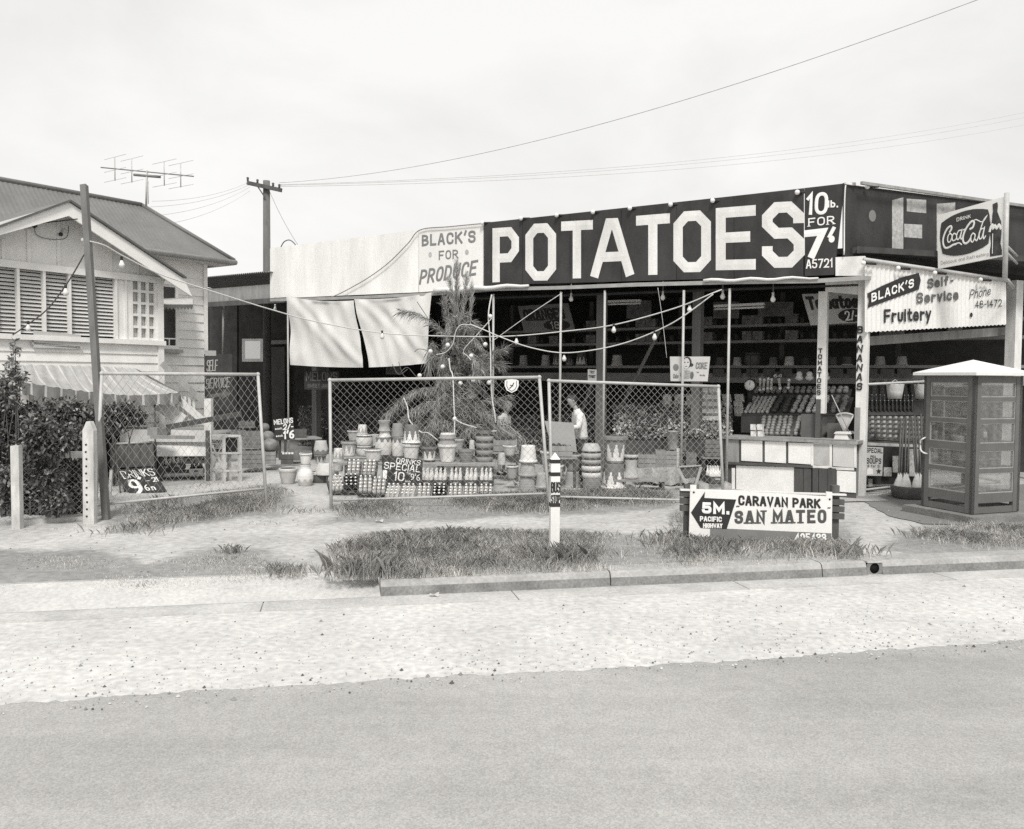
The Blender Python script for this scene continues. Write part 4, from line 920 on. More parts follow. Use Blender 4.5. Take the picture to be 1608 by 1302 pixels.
# low timber and wire fence at far left
fe = thing('wire_fence', 'low chain link garden fence with white timber posts and rail at far left', 'fence', gr(60, 830))
YF0, YF1 = 11.2, 11.7
mb = MB(); mesh_wires(mb, [at(35, 818, YF0), at(136, 815, YF1), at(136, 718, YF1), at(35, 718, YF0)], .085, .0024, 1.0); mesh_wires(mb, [at(-80, 822, YF0 - .3), at(25, 826, YF0), at(25, 730, YF0), at(-80, 725, YF0 - .3)], .085, .0024, 1.0); mb.build('wire_mesh', WIRE, fe)
FW = mat('flaking white fence paint', .54, .85, .3, 7, streak=.3, fine=.12)
mb = MB(); b = gr(28, 832); mb.box(V((b.x, b.y, at(28, 700, b.y).z / 2)), .105, .09, at(28, 700, b.y).z); mb.build('post', FW, fe)
mb = MB(); b = gr(143, 824); zt = at(143, 676, b.y).z; wd = .145
mb.hexa([V((b.x - wd / 2 - .01, b.y - .05, 0)), V((b.x + wd / 2 - .01, b.y - .05, 0)), V((b.x + wd / 2 - .01, b.y + .05, 0)), V((b.x - wd / 2 - .01, b.y + .05, 0))], [V((b.x - wd / 2, b.y - .05, zt)), V((b.x + wd / 2, b.y - .05, zt)), V((b.x + wd / 2, b.y + .05, zt)), V((b.x - wd / 2, b.y + .05, zt))])
mb.hexa([V((b.x - wd / 2, b.y - .05, zt)), V((b.x + wd / 2, b.y - .05, zt)), V((b.x + wd / 2, b.y + .05, zt)), V((b.x - wd / 2, b.y + .05, zt))], [V((b.x - .02, b.y - .05, zt + .12)), V((b.x + .03, b.y - .05, zt + .12)), V((b.x + .03, b.y + .05, zt + .12)), V((b.x - .02, b.y + .05, zt + .12))])
gp = mb.build('gate_post', FW, fe)
mb = MB()
for i in range(11): mb.tube([V((b.x - .03 + .004 * (i % 3), b.y - .058, .12 + i * .095)), V((b.x - .03 + .004 * (i % 3), b.y - .049, .12 + i * .095))], .013, 6)
mb.build('bolt_hole', INK(), gp)
mb = MB(); mb.beam(at(30, 714, YF0), at(138, 714, YF1), .05, .085); mb.build('rail', FW, fe)
mb = MB(); mb.beam(at(34, 823, YF0 - .05), at(136, 817, YF1), .04, .10); mb.build('kickboard', FW, fe)

# ================================================================ BUS STOP POST
b = gr(870, 874); bp_ = thing('bus_stop_post', 'square white post with three black bands lettered BUS STOP', 'post', b)
zt = at(870, 721, b.y).z; wd = .102; r_ = Matrix.Rotation(R(8), 3, 'Z'); X, Y = r_ @ V((1, 0, 0)), r_ @ V((0, 1, 0))
mb = MB(); c0 = V((b.x, b.y, 0)); mb.box(c0 + UP * (zt / 2), wd, wd, zt, X, Y)
tp = c0 + UP * zt; h = wd / 2; mb.add([tp - X * h - Y * h, tp + X * h - Y * h, tp + X * h + Y * h, tp - X * h + Y * h, tp + UP * .075], [(0, 1, 4), (1, 2, 4), (2, 3, 4), (3, 0, 4)]); mb.build('post', mat('white post paint', .76, .6, .08, 5, streak=.4, fine=.05), bp_)
for y in (725, 745, 793):
    mb = MB(); mb.box(c0 + UP * at(870, y - 1, b.y).z, wd + .006, wd + .006, .042, X, Y); mb.build('black_band', INK(), bp_)
for s, y0, y1 in (('BUS', 773, 756), ('STOP', 789, 776)):
    fx = c0 - Y * (h + .001); za, zb = at(870, y0, b.y).z, at(870, y1, b.y).z
    word('lettering', s, [fx - X * h * .95 + UP * za, fx + X * h * 1.0 + UP * za, fx + X * h * 1.0 + UP * zb, fx - X * h * .95 + UP * zb], INK(), bp_, wt=.13, rad=.3)

# ================================================================ CARAVAN PARK SIGN ON ITS BARRIER
YC = 10.3
ba = thing('timber_barrier', 'low barrier of three dark horizontal planks behind the caravan park sign', 'barrier', gr(1200, 850))
for i in range(3):
    mb = MB(); mb.slab([at(1068, 780 + i * 11.2, YC + .12), at(1326, 794 + i * 11.0, YC + .12), at(1326.5, 785 + i * 11.0, YC + .12), at(1068, 770.5 + i * 11.2, YC + .12)], .035); mb.build('plank', DKTIM(), ba)
mb = MB(); mb.beam(at(1068, 769, YC + .13), at(1328, 777, YC + .13), .06, .02); mb.build('capping', mat('white capping paint', .74, .7, .1, 5), ba)
for px in (1080, 1310):
    b = gr(px, 850); mb = MB(); mb.box(V((at(px, 800, YC + .21).x, YC + .21, .35)), .09, .09, .7); mb.build('post', DKTIM(), ba)
q = [at(1082, 842, YC), at(1306, 853, YC), at(1307, 780, YC), at(1084, 768, YC)]
cs = thing('caravan_park_sign', "white board sign reading CARAVAN PARK SAN MATEO with black 5 M. arrow", 'sign', gr(1195, 850))
mb = MB(); mb.slab(q, .02)
for x in (1084, 1297.5): mb.slab([at(x, 783 if x > 1200 else 772, YC - .002), at(x + 9.5, 784 if x > 1200 else 773, YC - .002), at(x + 9.5, 773 if x > 1200 else 762, YC - .002), at(x, 772 if x > 1200 else 761.5, YC - .002)], .018)
mb.build('board', mat('white sign board', .78, .55, .05, 4, fine=.04), cs)
c4 = lambda x0, x1, yb0, yb1, yt1, yt0: [at(x0, yb0, YC), at(x1, yb1, YC), at(x1, yt1, YC), at(x0, yt0, YC)]
nq = qn(q)
mb = MB(); mb.poly([at(x, y, YC) + nq * .004 for x, y in reversed([(1085, 805), (1107, 772), (1106, 782), (1156, 784.5), (1141, 831), (1100, 829)])], .003, nq); mb.build('arrow', INK(), cs)
bs = lambda *a: [p + nq * .004 for p in c4(*a)]
word('lettering', '5M.', bs(1102, 1145, 806, 808, 790, 788.5), CW, cs, wt=.26, rad=.25, gap=.14)
word('lettering', 'PACIFIC', bs(1099, 1133, 818.5, 819.5, 811.5, 810.5), CW, cs, wt=.22, rad=.3)
word('lettering', 'HIGHWAY', bs(1104, 1134, 829, 829.5, 822, 821.5), CW, cs, wt=.22, rad=.3)
word('lettering', 'CARAVAN PARK', c4(1159.5, 1288, 793.5, 798.5, 783.5, 777.5), INK(), cs, wt=.22, rad=.4, wspace=.5)
word('lettering', 'SAN MATEO', c4(1154, 1297, 822.5, 821.5, 800, 802), mat('dark sign red', .085, .6, .1), cs, wt=.22, rad=.35, serif=.85, wspace=.55, gap=.3)
word('lettering', '"', c4(1153, 1160, 799, 799.5, 794, 793.5), INK(), cs, wt=.3, slant=.5); word('lettering', '"', c4(1296, 1303, 801.5, 801.5, 796.5, 796.5), INK(), cs, wt=.3, slant=.5)
mb = MB(); mb.slab(c4(1115, 1305.5, 845, 852, 837.5, 829), .003); mb.build('phone_strip', mat('grey sign strip', .2, .6, .1), cs)
for p in cs.children:
    if p.name.startswith('phone_strip'): p.location = nq * .002
word('lettering', '405433', [p + nq * .004 for p in c4(1248, 1297, 851, 851.5, 838, 837)], CW, cs, wt=.2, rad=.4)
mb = MB()
for x, y in ((1089.5, 773), (1303, 784)): mb.ball(at(x, y, YC - .003), .012, 8)
mb.build('bolt', INK(), cs)

# ================================================================ TELEPHONE BOOTH
B0 = gr(1525, 821)
LF = (V((-.31, .85, 0))).normalized(); RT = V((-LF.y, LF.x, 0)); RT = RT if RT.x > 0 else -RT
bo = thing('telephone_booth', 'grey timber telephone booth with glazed sides and white pyramid roof', 'telephone booth', B0)
BW_ = .90; ZB = .12; ZE = at(1528, 590, B0.y).z
BP = mat('grey-brown booth paint', .135, .55, .12, 4, fine=.06)
mb = MB()
c = B0 + (LF + RT) * (BW_ / 2); mb.box(c + UP * .055, BW_ + .36, BW_ + .36, .11, LF, RT); mb.build('plinth', mat('mossy concrete', .20, .95, .3, 4, fine=.2, bump=.4), bo)
GL = glass_mat('booth glass with dust and painted sheen', .97, .26)
def face(o, ax, nrm, name, door=False, full=True):
    mb = MB(); st = .12; th = .05
    P = lambda a, z, d=0: o + ax * a + UP * z - nrm * d
    def bar(a0, a1, z0, z1, d=0.0, t=th, mi=0): mb.hexa([P(a0, z0, d), P(a1, z0, d), P(a1, z0, d + t), P(a0, z0, d + t)], [P(a0, z1, d), P(a1, z1, d), P(a1, z1, d + t), P(a0, z1, d + t)], mi)
    bar(0, st, ZB, ZE); bar(BW_ - st, BW_, ZB, ZE)
    fr = [(0, .045), (.075, .145), (.295, .325), (.455, .51), (.655, .685), (.815, .845), (.95, 1.0)]
    Hh = ZE - ZB
    for a, b in fr: bar(st, BW_ - st, ZB + a * Hh, ZB + b * Hh, .004)
    f = mb.build(name, BP, bo)
    for (a, b), (a2, b2) in zip(fr[1:-1], fr[2:]):
        mb = MB(); z0, z1 = ZB + b * Hh, ZB + a2 * Hh
        for (u0, u1, w0, w1) in ((st, BW_ - st, z0, z0 + .012), (st, BW_ - st, z1 - .012, z1), (st, st + .012, z0 + .012, z1 - .012), (BW_ - st - .012, BW_ - st, z0 + .012, z1 - .012)):
            bar(u0, u1, w0, w1, .010, .02)
        wf = mb.build('window_bead', mat('pale window putty', .34, .7, .15, 8), f)
        mb = MB(); mb.add([P(st, z0, .022), P(BW_ - st, z0, .022), P(BW_ - st, z1, .022), P(st, z1, .022)], [(0, 1, 2, 3)]); mb.build('pane', GL, f)
    return f
d = face(B0 + LF * BW_, -LF, -RT, 'door')
P = lambda a, z: B0 + LF * (BW_ - a) - RT * .05 + UP * z
mb = MB(); z0, z1 = at(1465, 712, B0.y + .7).z, at(1465, 690, B0.y + .7).z
mb.tube(polyline([P(.05, z1 + .02) + RT * .05, P(.05, z1), P(.01, z1 - .04), P(.02, z0 + .04), P(.09, z0), P(.09, z0 - .01) + RT * .05], 4), .012, 8); mb.build('handle', mat('chromed handle', .7, .25, .05, spec=.8), d)
face(B0, RT, -LF, 'side_wall')
face(B0 + RT * BW_, LF, RT, 'side_wall'); face(B0 + RT * BW_ + LF * BW_, -RT, LF, 'side_wall')
cc = B0 + (LF + RT) * (BW_ / 2)
mb = MB(); e = BW_ / 2 + .11; r4 = [cc - LF * e - RT * e, cc - LF * e + RT * e, cc + LF * e + RT * e, cc + LF * e - RT * e]
zz = ZE + .005; mb.hexa([p + UP * zz for p in r4], [p + UP * (zz + .04) for p in r4])
ap = cc + UP * at(1530, 565, cc.y).z
mb.add([p + UP * (zz + .0405) for p in r4] + [ap], [(0, 1, 4), (1, 2, 4), (2, 3, 4), (3, 0, 4)])
mb.build('roof', mat('white booth roof paint', .74, .6, .07, 3, fine=.04), bo)
mb = MB(); k = B0 + RT * .46 + LF * .34
mb.box(k + UP * 1.27, .36, .22, .44, RT, LF); ph = mb.build('pay_telephone', mat('black telephone case', .02, .35, .2), bo)
mb = MB(); kk = k - LF * .115 + UP * 1.39; mb.tube([kk, kk - LF * .02], .05, 12); mb.box(kk - UP * .17 - LF * .005, .06, .02, .08, RT, LF); mb.build('dial', mat('pale dial', .5, .5), ph)
mb = MB(); mb.box(B0 + RT * .5 + LF * .45 + UP * 1.02, .55, .3, .03, RT, LF); mb.box(B0 + RT * .55 + LF * .4 + UP * 1.06, .3, .2, .05, RT, LF); mb.build('shelf', mat('pale phone books', .6, .8), bo)
mb = MB(); mb.slab([B0 + RT * .16 + LF * .84 + UP * .8, B0 + RT * .80 + LF * .84 + UP * .8, B0 + RT * .80 + LF * .84 + UP * 1.9, B0 + RT * .16 + LF * .84 + UP * 1.9], .02); mb.build('back_board', mat('grey notice board', .22, .8, .2, 5), bo)

# ================================================================ POTS
def pot_profile(kind, w, h):
    r = w / 2
    P = {'flare': [(.66, 0), (.70, .12), (.76, .3), (.81, .48), (.86, .66), (.90, .82), (.90, .84), (1, .85), (1, 1), (.90, 1), (.84, .93), (.6, .25)],
         'inv': [(1, 0), (1, .13), (.91, .14), (.90, .16), (.87, .3), (.84, .45), (.81, .6), (.78, .75), (.75, .9), (.72, 1), (.68, 1.0), (.3, 1.0)],
         'jar': [(.70, 0), (.82, .1), (.92, .22), (1, .36), (.99, .5), (.92, .62), (.80, .72), (.66, .82), (.64, .9), (.72, 1), (.62, 1), (.55, .85)],
         'barrel': [(.86, 0), (.93, .15), (.98, .3), (1, .48), (.99, .62), (.97, .76), (.93, .9), (.92, 1), (.82, 1), (.78, .8)],
         'dome': [(1, 0), (.99, .14), (.96, .3), (.92, .45), (.86, .62), (.79, .8), (.72, .96), (.70, 1), (.5, 1), (.2, 1.0)],
         'waist': [(1, 0), (.92, .1), (.82, .22), (.75, .36), (.73, .5), (.78, .64), (.86, .78), (.90, .88), (.92, .9), (.92, 1), (.8, 1), (.7, .9)],
         'bowl': [(.62, 0), (.70, .15), (.78, .32), (.85, .5), (.91, .68), (.94, .80), (1, .84), (1, .98), (.97, 1), (.88, 1), (.84, .9), (.6, .3)]}[kind]
    return [(a * r, b * h) for a, b in P], [b for a, b in P]
def make_pot(name, label, p, w, h, kind, deco, v, v2, rot=0.0, tilt=0.0):
    t = thing(name, label, 'planter pot', p)
    prof, zz = pot_profile(kind, w, h)
    if kind in ('inv', 'dome'): lo, hi = (.0, 1.0)
    # finer rings for painted patterns
    pr, zf = [], []
    for i in range(len(prof) - 1):
        k = 5 if deco in ('zig', 'zigd', 'wave', 'waved') and zz[i + 1] > zz[i] and zz[i + 1] - zz[i] > .05 else 1
        for j in range(k): pr.append(tuple(lerp(V(prof[i] + (0,)), V(prof[i + 1] + (0,)), j / k)[:2])); zf.append(lerp(zz[i], zz[i + 1], (j + .5) / k))
    pr.append(prof[-1]); N = 64 if deco in ('zig', 'zigd', 'wave', 'waved') else 28; T = 8
    if deco == 'ribs':
        pr2, zf2 = [], []
        for i in range(len(pr) - 1):
            for j in range(3):
                a = lerp(V(pr[i] + (0,)), V(pr[i + 1] + (0,)), j / 3); pr2.append((a.x * (1 - .03 * (j == 1)), a.y)); zf2.append(zf[i])
        pr2.append(pr[-1]); pr, zf = pr2, zf2
    def mf(i, k, n):
        z = zf[min(i, len(zf) - 1)]; u = (k + .5) / n * T % 1; tri = 1 - abs(2 * u - 1)
        top = len(pr) - 1 - i
        if kind not in ('inv', 'dome') and (i > 0 and pr[i][0] > pr[i + 1][0] and top <= 2): return 2
        if deco == 'zig': return 1 if .10 < z < .16 + .62 * tri else 0
        if deco == 'zigd': return 1 if .80 > z > .80 - .66 * tri else 0
        if deco == 'wave': return 1 if z > .78 - .09 * math.sin(u * 6.28) and z < .97 else 0
        if deco == 'waved': return 1 if z < .30 + .06 * math.sin(u * 6.28) else 0
        if deco == 'band': return 1 if .74 < z < .86 else 0
        if deco == 'rim': return 1 if z > .82 else 0
        if deco == 'base': return 1 if z < .14 else 0
        return 0
    mb = MB(); mb.lathe(p, pr, N, matf=mf)
    def pm(x): k = round(x / .06) * .06; return mat('potter glaze %d' % round(k * 100), max(k, .03), .65, .13, 9, fine=.06)
    mb.build('body', [pm(v), pm(v2), mat('pot inside', .08, .9)], t)
    if rot or tilt: t.rotation_euler = (tilt, 0, rot)
    return t
Yb = 15.3                                              # the plank stand behind the drink crates
POTS = [
 # xc, ybase, w, h, Y (None: stands on the ground), profile, pattern, grey, second grey, label
 (452.5, 761, 29, 26, None, 'bowl', 'rim', .50, .62, 'wide grey planter with light rim standing leftmost on the bare earth'),
 (479.5, 764, 25, 35, None, 'jar', 'waved', .74, .46, 'white bellied jar with wavy grey foot beside the wide grey planter'),
 (480, 730, 20, 18.5, 's', 'flare', 'plain', .70, .6, 'plain white flared pot balanced on the white bellied jar'),
 (503, 762, 27, 19, 15.9, 'barrel', 'rim', .12, .74, 'dark pot with white scalloped rim low behind the leftmost drink tray'),
 (513, 745, 38, 18, 15.9, 'dome', 'base', .60, .74, 'broad upturned pale bowl in the middle of the left pot stack'),
 (503, 728, 20, 15, 15.9, 'flare', 'zigd', .50, .14, 'small flared pot with dark triangles under the grey beehive pot'),
 (504, 713, 23.5, 21, 15.9, 'dome', 'waved', .50, .17, 'grey beehive shaped pot with dark wavy base crowning the left stack'),
 (531.5, 723, 18, 19, 15.6, 'inv', 'zig', .70, .36, 'small upturned white pot with grey teeth nearest the left stack'),
 (531.5, 740, 19, 17, 15.6, 'flare', 'plain', .56, .5, 'plain pale pot under the small upturned toothed pot'),
 (548, 717, 25, 24, Yb, 'flare', 'zig', .36, .74, 'grey flared pot with white teeth behind the upper left drink trays'),
 (569, 682, 17, 15, Yb + .4, 'inv', 'zig', .74, .34, 'small upturned white toothed pot on top of the banded pot'),
 (572, 700, 26, 18, Yb + .4, 'barrel', 'band', .66, .10, 'squat white pot with one dark band below the small toothed pot'),
 (572, 716, 25, 16, Yb + .4, 'barrel', 'band', .60, .10, 'lower squat white banded pot carrying another like it'),
 (556, 692, 22, 16, Yb + .9, 'flare', 'plain', .48, .4, 'plain grey pot half hidden behind the banded pots'),
 (586, 724, 30, 19, Yb - .2, 'flare', 'rim', .66, .72, 'large pale pot right of the upper left drink trays'),
 (603.5, 677, 21, 17, Yb + .2, 'waist', 'ribs', .34, .3, 'ribbed grey waisted pot topping the scalloped white pot'),
 (602, 714, 26, 29, Yb + .2, 'barrel', 'wave', .68, .20, 'tall white pot with dark scalloped shoulder under the waisted pot'),
 (604, 687, 20, 10.5, Yb + .2, 'inv', 'plain', .74, .6, 'short white flared collar pot between the waisted and scalloped pots'),
 (624, 686, 20, 21, Yb + .3, 'dome', 'ribs', .30, .3, 'ribbed dark grey upturned pot beside the tall white toothed pot'),
 (624.5, 716, 20, 30, Yb + .3, 'barrel', 'wave', .66, .20, 'white barrel pot with dark scallops under the ribbed dark pot'),
 (646, 698, 29, 31, Yb - .1, 'inv', 'zig', .18, .80, 'tall upturned pot with bright white teeth above the drinks special board'),
 (645.5, 722, 29, 25, Yb - .1, 'flare', 'zigd', .66, .74, 'pale flared pot with faint teeth carrying the tall toothed pot'),
 (674, 724, 26, 22.5, Yb - .1, 'flare', 'zig', .16, .78, 'dark flared pot with white teeth right of the drinks special board'),
 (702.5, 725, 31, 28, Yb - .1, 'flare', 'zigd', .70, .62, 'big cream flared pot in the middle of the display'),
 (702.5, 697, 30, 8.5, Yb - .1, 'inv', 'rim', .30, .66, 'shallow grey dish with pale edge upturned on the big cream pot'),
 (702.5, 688.5, 28, 8.5, Yb - .1, 'inv', 'rim', .30, .70, 'smaller shallow dish topping the big cream pot'),
 (732, 728, 26, 22.5, Yb - .1, 'bowl', 'ribs', .26, .5, 'ribbed dark grey planter with light rim left of the banded tower'),
 (741, 716, 10, 25, Yb + .4, 'dome', 'ribs', .66, .5, 'narrow white pot squeezed behind the ribbed dark planter'),
 (760.5, 725, 28, 10.5, Yb, 'barrel', 'rim', .28, .06, 'lowest dark pot of the banded tower at right of the crates'),
 (760.5, 714.5, 28, 10.5, Yb, 'barrel', 'rim', .30, .06, 'second pot from the bottom of the banded tower'),
 (760.5, 704, 28.5, 11, Yb, 'barrel', 'rim', .32, .06, 'third pot from the bottom of the banded tower'),
 (760.5, 693, 29, 11, Yb, 'barrel', 'rim', .34, .06, 'fourth pot from the bottom of the banded tower'),
 (760.5, 682, 28, 10, Yb, 'flare', 'rim', .36, .06, 'topmost pot of the banded tower'),
 (787.5, 730, 14, 19, 15.5, 'dome', 'ribs', .52, .5, 'small ribbed upturned pot alone right of the banded tower'),
 (804, 752, 20, 21, 15.2, 'flare', 'rim', .40, .66, 'grey pot with pale rim in the grass left of the ribbed stack'),
 (827.5, 774, 30, 27, None, 'inv', 'ribs', .38, .4, 'ribbed grey upturned pot at the bottom of the three pot stack'),
 (828.5, 747, 29, 21.5, 's', 'inv', 'ribs', .40, .4, 'ribbed grey pot in the middle of the three pot stack'),
 (829.5, 726, 29, 27, 's', 'inv', 'plain', .74, .6, 'white upturned pot crowning the three pot stack'),
 (864, 736, 32, 28, 15.6, 'flare', 'plain', .64, .6, 'large pale flared pot behind the bus stop post'),
 (883, 741, 14, 24, 16.0, 'flare', 'rim', .52, .68, 'pale pot peeping out behind the grey hourglass pair'),
 (800, 716, 22, 17, 16.0, 'bowl', 'rim', .58, .72, 'pale shallow bowl among the seedlings right of the banded tower'),
 (850, 766, 24, 24, 14.9, 'inv', 'plain', .44, .4, 'plain grey upturned pot in the grass just left of the bus stop post'),
 (873, 752, 24, 22, 15.2, 'flare', 'plain', .60, .5, 'plain cream pot half hidden by the bus stop post'),
 (720, 710, 17, 20, 15.6, 'flare', 'ribs', .40, .5, 'ribbed grey pot tucked behind the big cream pot'),
 (588, 700, 20, 18, 15.9, 'inv', 'plain', .40, .4, 'plain grey upturned pot at the back between two white pots'),
 (899, 766, 28, 26, None, 'inv', 'base', .34, .36, 'grey upturned pot forming the foot of the hourglass pair'),
 (899.5, 740, 27, 27, 's', 'flare', 'rim', .30, .42, 'grey flared pot standing on top of the hourglass pair'),
 (929, 770, 29, 20, None, 'barrel', 'ribs', .26, .3, 'ribbed dark pot at the foot of the striped barrel tower'),
 (928.5, 750, 30, 11, 's', 'barrel', 'rim', .70, .05, 'lower white drum of the striped barrel tower'),
 (928.5, 739, 31, 10.5, 's', 'barrel', 'rim', .70, .05, 'upper white drum of the striped barrel tower'),
 (928.5, 728.5, 31, 9, 's', 'barrel', 'rim', .44, .05, 'lower grey drum of the striped barrel tower'),
 (928.5, 719.5, 31, 11, 's', 'barrel', 'rim', .46, .05, 'upper grey drum of the striped barrel tower'),
 (928.5, 708.5, 30, 12, 's', 'dome', 'plain', .50, .05, 'tapered grey cap pot topping the striped barrel tower'),
 (964, 769, 43, 42, None, 'inv', 'zig', .20, .80, 'big upturned dark pot with tall white teeth by the bench'),
 (965.5, 727, 40, 43, 's', 'flare', 'zig', .24, .78, 'big dark flared pot with white teeth and wavy line, highest of the painted pair'),
 (990.5, 751, 25, 38, 15.25, 'waist', 'band', .46, .08, 'grey waisted pot with black band standing on the low bench'),
]
Yprev = None
for (x, y, w_, h_, Y, kind, deco, v, v2, lab) in POTS:
    if Y is None: Y = gr(x, y).y
    elif Y == 's': Y = Yprev
    Yprev = Y; p = at(x, y, Y)
    if p.z < .03: p.z = 0
    k = ppm(Y) * 1.0
    make_pot('planter_pot', lab, p, w_ / k, h_ / k, kind, deco, v, v2, rot=random.uniform(0, 6.28))
pz = at(965.5, 727, gr(964, 769).y)                                    # painted wavy line and dots on the big pot
# stands under the pots
def stand(name, label, a, b, zt, dep, legs=3, cat='bench'):
    c = (a + b) / 2; t = thing(name, label, cat, V((c.x, c.y, 0))); d = (b - a).normalized(); nn = V((-d.y, d.x, 0)); L = (b - a).length
    mb = MB(); mb.box(V((c.x, c.y, zt - .02)), L, dep, .035, d, nn); mb.build('plank', TIM(), t)
    for i in range(legs):
        for s in (-1, 1):
            q = lerp(a, b, .06 + .88 * i / (legs - 1)) + nn * (s * (dep / 2 - .04)); mb = MB(); mb.box(V((q.x, q.y, (zt - .038) / 2)), .05, .05, zt - .038, d, nn); mb.build('leg', DKTIM(), t)
    return t
a, b = at(536, 700, Yb), at(778, 700, Yb); zt = at(650, 724, Yb).z
stand('plank_stand', 'long plank stand carrying the row of pots behind the drink crates', V((a.x, Yb, 0)), V((b.x, Yb, 0)), zt, .9, 4)
a, b = at(962, 751, 15.25), at(1044, 753, 15.25); stand('low_bench', 'low dark bench with a grey banded pot on its left end', V((a.x, a.y, 0)), V((b.x, b.y, 0)), a.z - .002, .34, 2)
a, b = at(486, 760, 16.0), at(530, 760, 16.0)

# ================================================================ DRINK CRATES AND BOTTLES
CLEAR = mat('clear soft drink glass', .80, .14, .10, 20, spec=.7); DARKG = mat('dark cola glass', .035, .14, .3, 20, spec=.7); CAP = mat('white bottle cap', .80, .4, .05, 9)
def bottle_proto(nm, glass, h=.265, r=.033):
    t = thing(nm, 'x', 'bottle', (0, 0, 0)); mb = MB()
    mb.lathe((0, 0, 0), [(r * .9, 0), (r, .012), (r, h * .30), (r * .92, h * .36), (r, h * .46), (r * .9, h * .58), (r * .5, h * .76), (r * .38, h * .93), (r * .42, h * .96)], 10); mb.build('glass_body', glass, t)
    mb = MB(); mb.lathe((0, 0, 0), [(r * .48, h * .945), (r * .50, h * .985), (r * .4, h), (.0001, h)], 8); mb.build('cap', CAP, t); return t
CW_, CD_, CH_ = .25, .34, .115
def crate_proto(v):
    t = thing('drink_crate', 'x', 'crate', (0, 0, 0)); m = mat('crate board %d' % int(v * 100), v, .85, .2, 8, streak=.3, fine=.12)
    for nm, sx, sy, c in (('side_board', CW_, .012, (0, -CD_ / 2, CH_ / 2)), ('side_board', CW_, .012, (0, CD_ / 2, CH_ / 2)), ('end_board', .012, CD_ - .014, (-CW_ / 2 + .006, 0, CH_ / 2)), ('end_board', .012, CD_ - .014, (CW_ / 2 - .006, 0, CH_ / 2))):
        mb = MB(); mb.box(c, sx, sy, CH_); o = mb.build(nm, m, t)
        if nm == 'side_board': 
            mb = MB(); mb.box((0, c[1] + (-.0075 if c[1] < 0 else .0075), CH_ * .62), .085, .004, .026); mb.build('hand_slot', mat('pale stencil', .4, .8) if v < .12 else INK(), o)
    mb = MB(); mb.box((0, 0, .006), CW_ - .03, CD_ - .03, .01); mb.build('base_board', m, t); return t
cr_d, cr_l = crate_proto(.085), crate_proto(.30)
bt_c, bt_d = bottle_proto('drink_bottle', CLEAR), bottle_proto('drink_bottle', DARKG)
used = set()
def place_proto(pro, *a, **k):
    if pro.name not in used:
        used.add(pro.name); loc, rot, lab, grp = a
        pro.location = loc; pro.rotation_euler = rot; pro['label'] = lab
        if grp: pro['group'] = grp
        return pro
    return dup(pro, a[0], a[1], a[2], a[3])
NB = 0
def crate(p, yaw, tilt, what, dark=False, light=False, nx=3, ny=4, roll=0, bl=None, skip=0, sy=1.0, sz=1.0):
    global NB
    from mathutils import Euler
    e = Euler((tilt, roll, yaw)); Mx = e.to_matrix()
    cr_ = place_proto(cr_l if light else cr_d, p, e, 'low wooden drink crate, ' + what, 'wooden drink crates'); cr_.scale = (1, sy, sz)
    for j in range(ny):
        for i in range(nx):
            if random.random() < skip: continue
            l = V(((i - (nx - 1) / 2) * (CW_ - .03) / nx, (j - (ny - 1) / 2) * (CD_ - .03) / ny * sy, .012))
            place_proto(bt_d if dark else bt_c, p + Mx @ l, e, ('dark cola bottle in crate ' if dark else 'clear capped bottle in crate ') + (bl or what), 'bottles in the crate ' + (bl or what)).scale = (1, 1, sz); NB += 1
def cp(x, y, Y): p = at(x, y, Y); return p
# front row, propped up towards the road
row = [(619, 0, 'at left end of the front row'), (643, 0, 'second from left in the front row'), (667, 0, 'third from left in the front row'), (690.5, 1, 'of dark bottles in the front row'), (715.5, 0, 'right of the dark crate in the front row'), (739.5, 0, 'second from right in the front row'), (763.5, 0, 'at right end of the front row')]
for i, (x, dk, wh) in enumerate(row):
    p = at(x, 778 + (3 if i > 3 else 0), 14.0); p.z = .045
    crate(p, random.uniform(-.04, .04) - (.12 if i < 2 else 0), R(40), wh, dark=dk, light=(not dk), sy=.82, sz=.66)
for i, (x, wh) in enumerate(((671, 'below the white toothed pot in the upper row'), (692, 'second from left in the upper row'), (716, 'middle of the upper row'), (740, 'second from right in the upper row'), (763.5, 'at right end of the upper row'))):
    p = at(x, 761.5, 14.72); crate(p, random.uniform(-.03, .03), R(4), wh, ny=3)
# left trays
for (x, y, Y, yaw, tilt, dk, wh) in ((526, 765, 14.35, .45, 26, 0, 'leftmost, turned towards the driveway'), (551, 764, 14.35, .2, 24, 1, 'of dark bottles beside the leftmost tray'), (574, 767, 14.1, .12, 26, 0, 'in front of the dark tray at left'), (596, 769, 14.1, .05, 28, 0, 'just left of the drinks special board'),
                                     (556, 741, 14.75, .1, 26, 0, 'upper left of the pile, under the grey toothed pot'), (581, 742, 14.7, .03, 26, 0, 'upper tray beside the drinks special board')):
    p = at(x, y, Y); p.z = max(p.z, .085); crate(p, yaw, R(tilt + 14), wh, dark=dk, sz=.64)
stand('crate_support', 'low plank support under the upper row of drink crates', V((at(540, 750, 14.75).x, 14.75, 0)), V((at(776, 750, 14.75).x, 14.75, 0)), at(700, 762, 14.72).z - .004, .36, 4)
def board(name, q, label, words, cat='price board', m=None, th=.015, lm=None, frame=False):
    c = (q[0] + q[1]) / 2; t = thing(name, label, cat, c); mb = MB(); mb.slab(q, th); mb.build('board', m or mat('blackboard paint', .04, .8, .25, 5, fine=.1), t)
    for s, x0, x1, y0, y1, kw in words: word('lettering', s, sub(q, x0, x1, y0, y1), lm or CHALK(), t, **kw)
    return t
q = [at(600, 757, 14.3), at(662, 763, 14.3), at(664, 722, 14.45), at(599.5, 714.5, 14.45)]
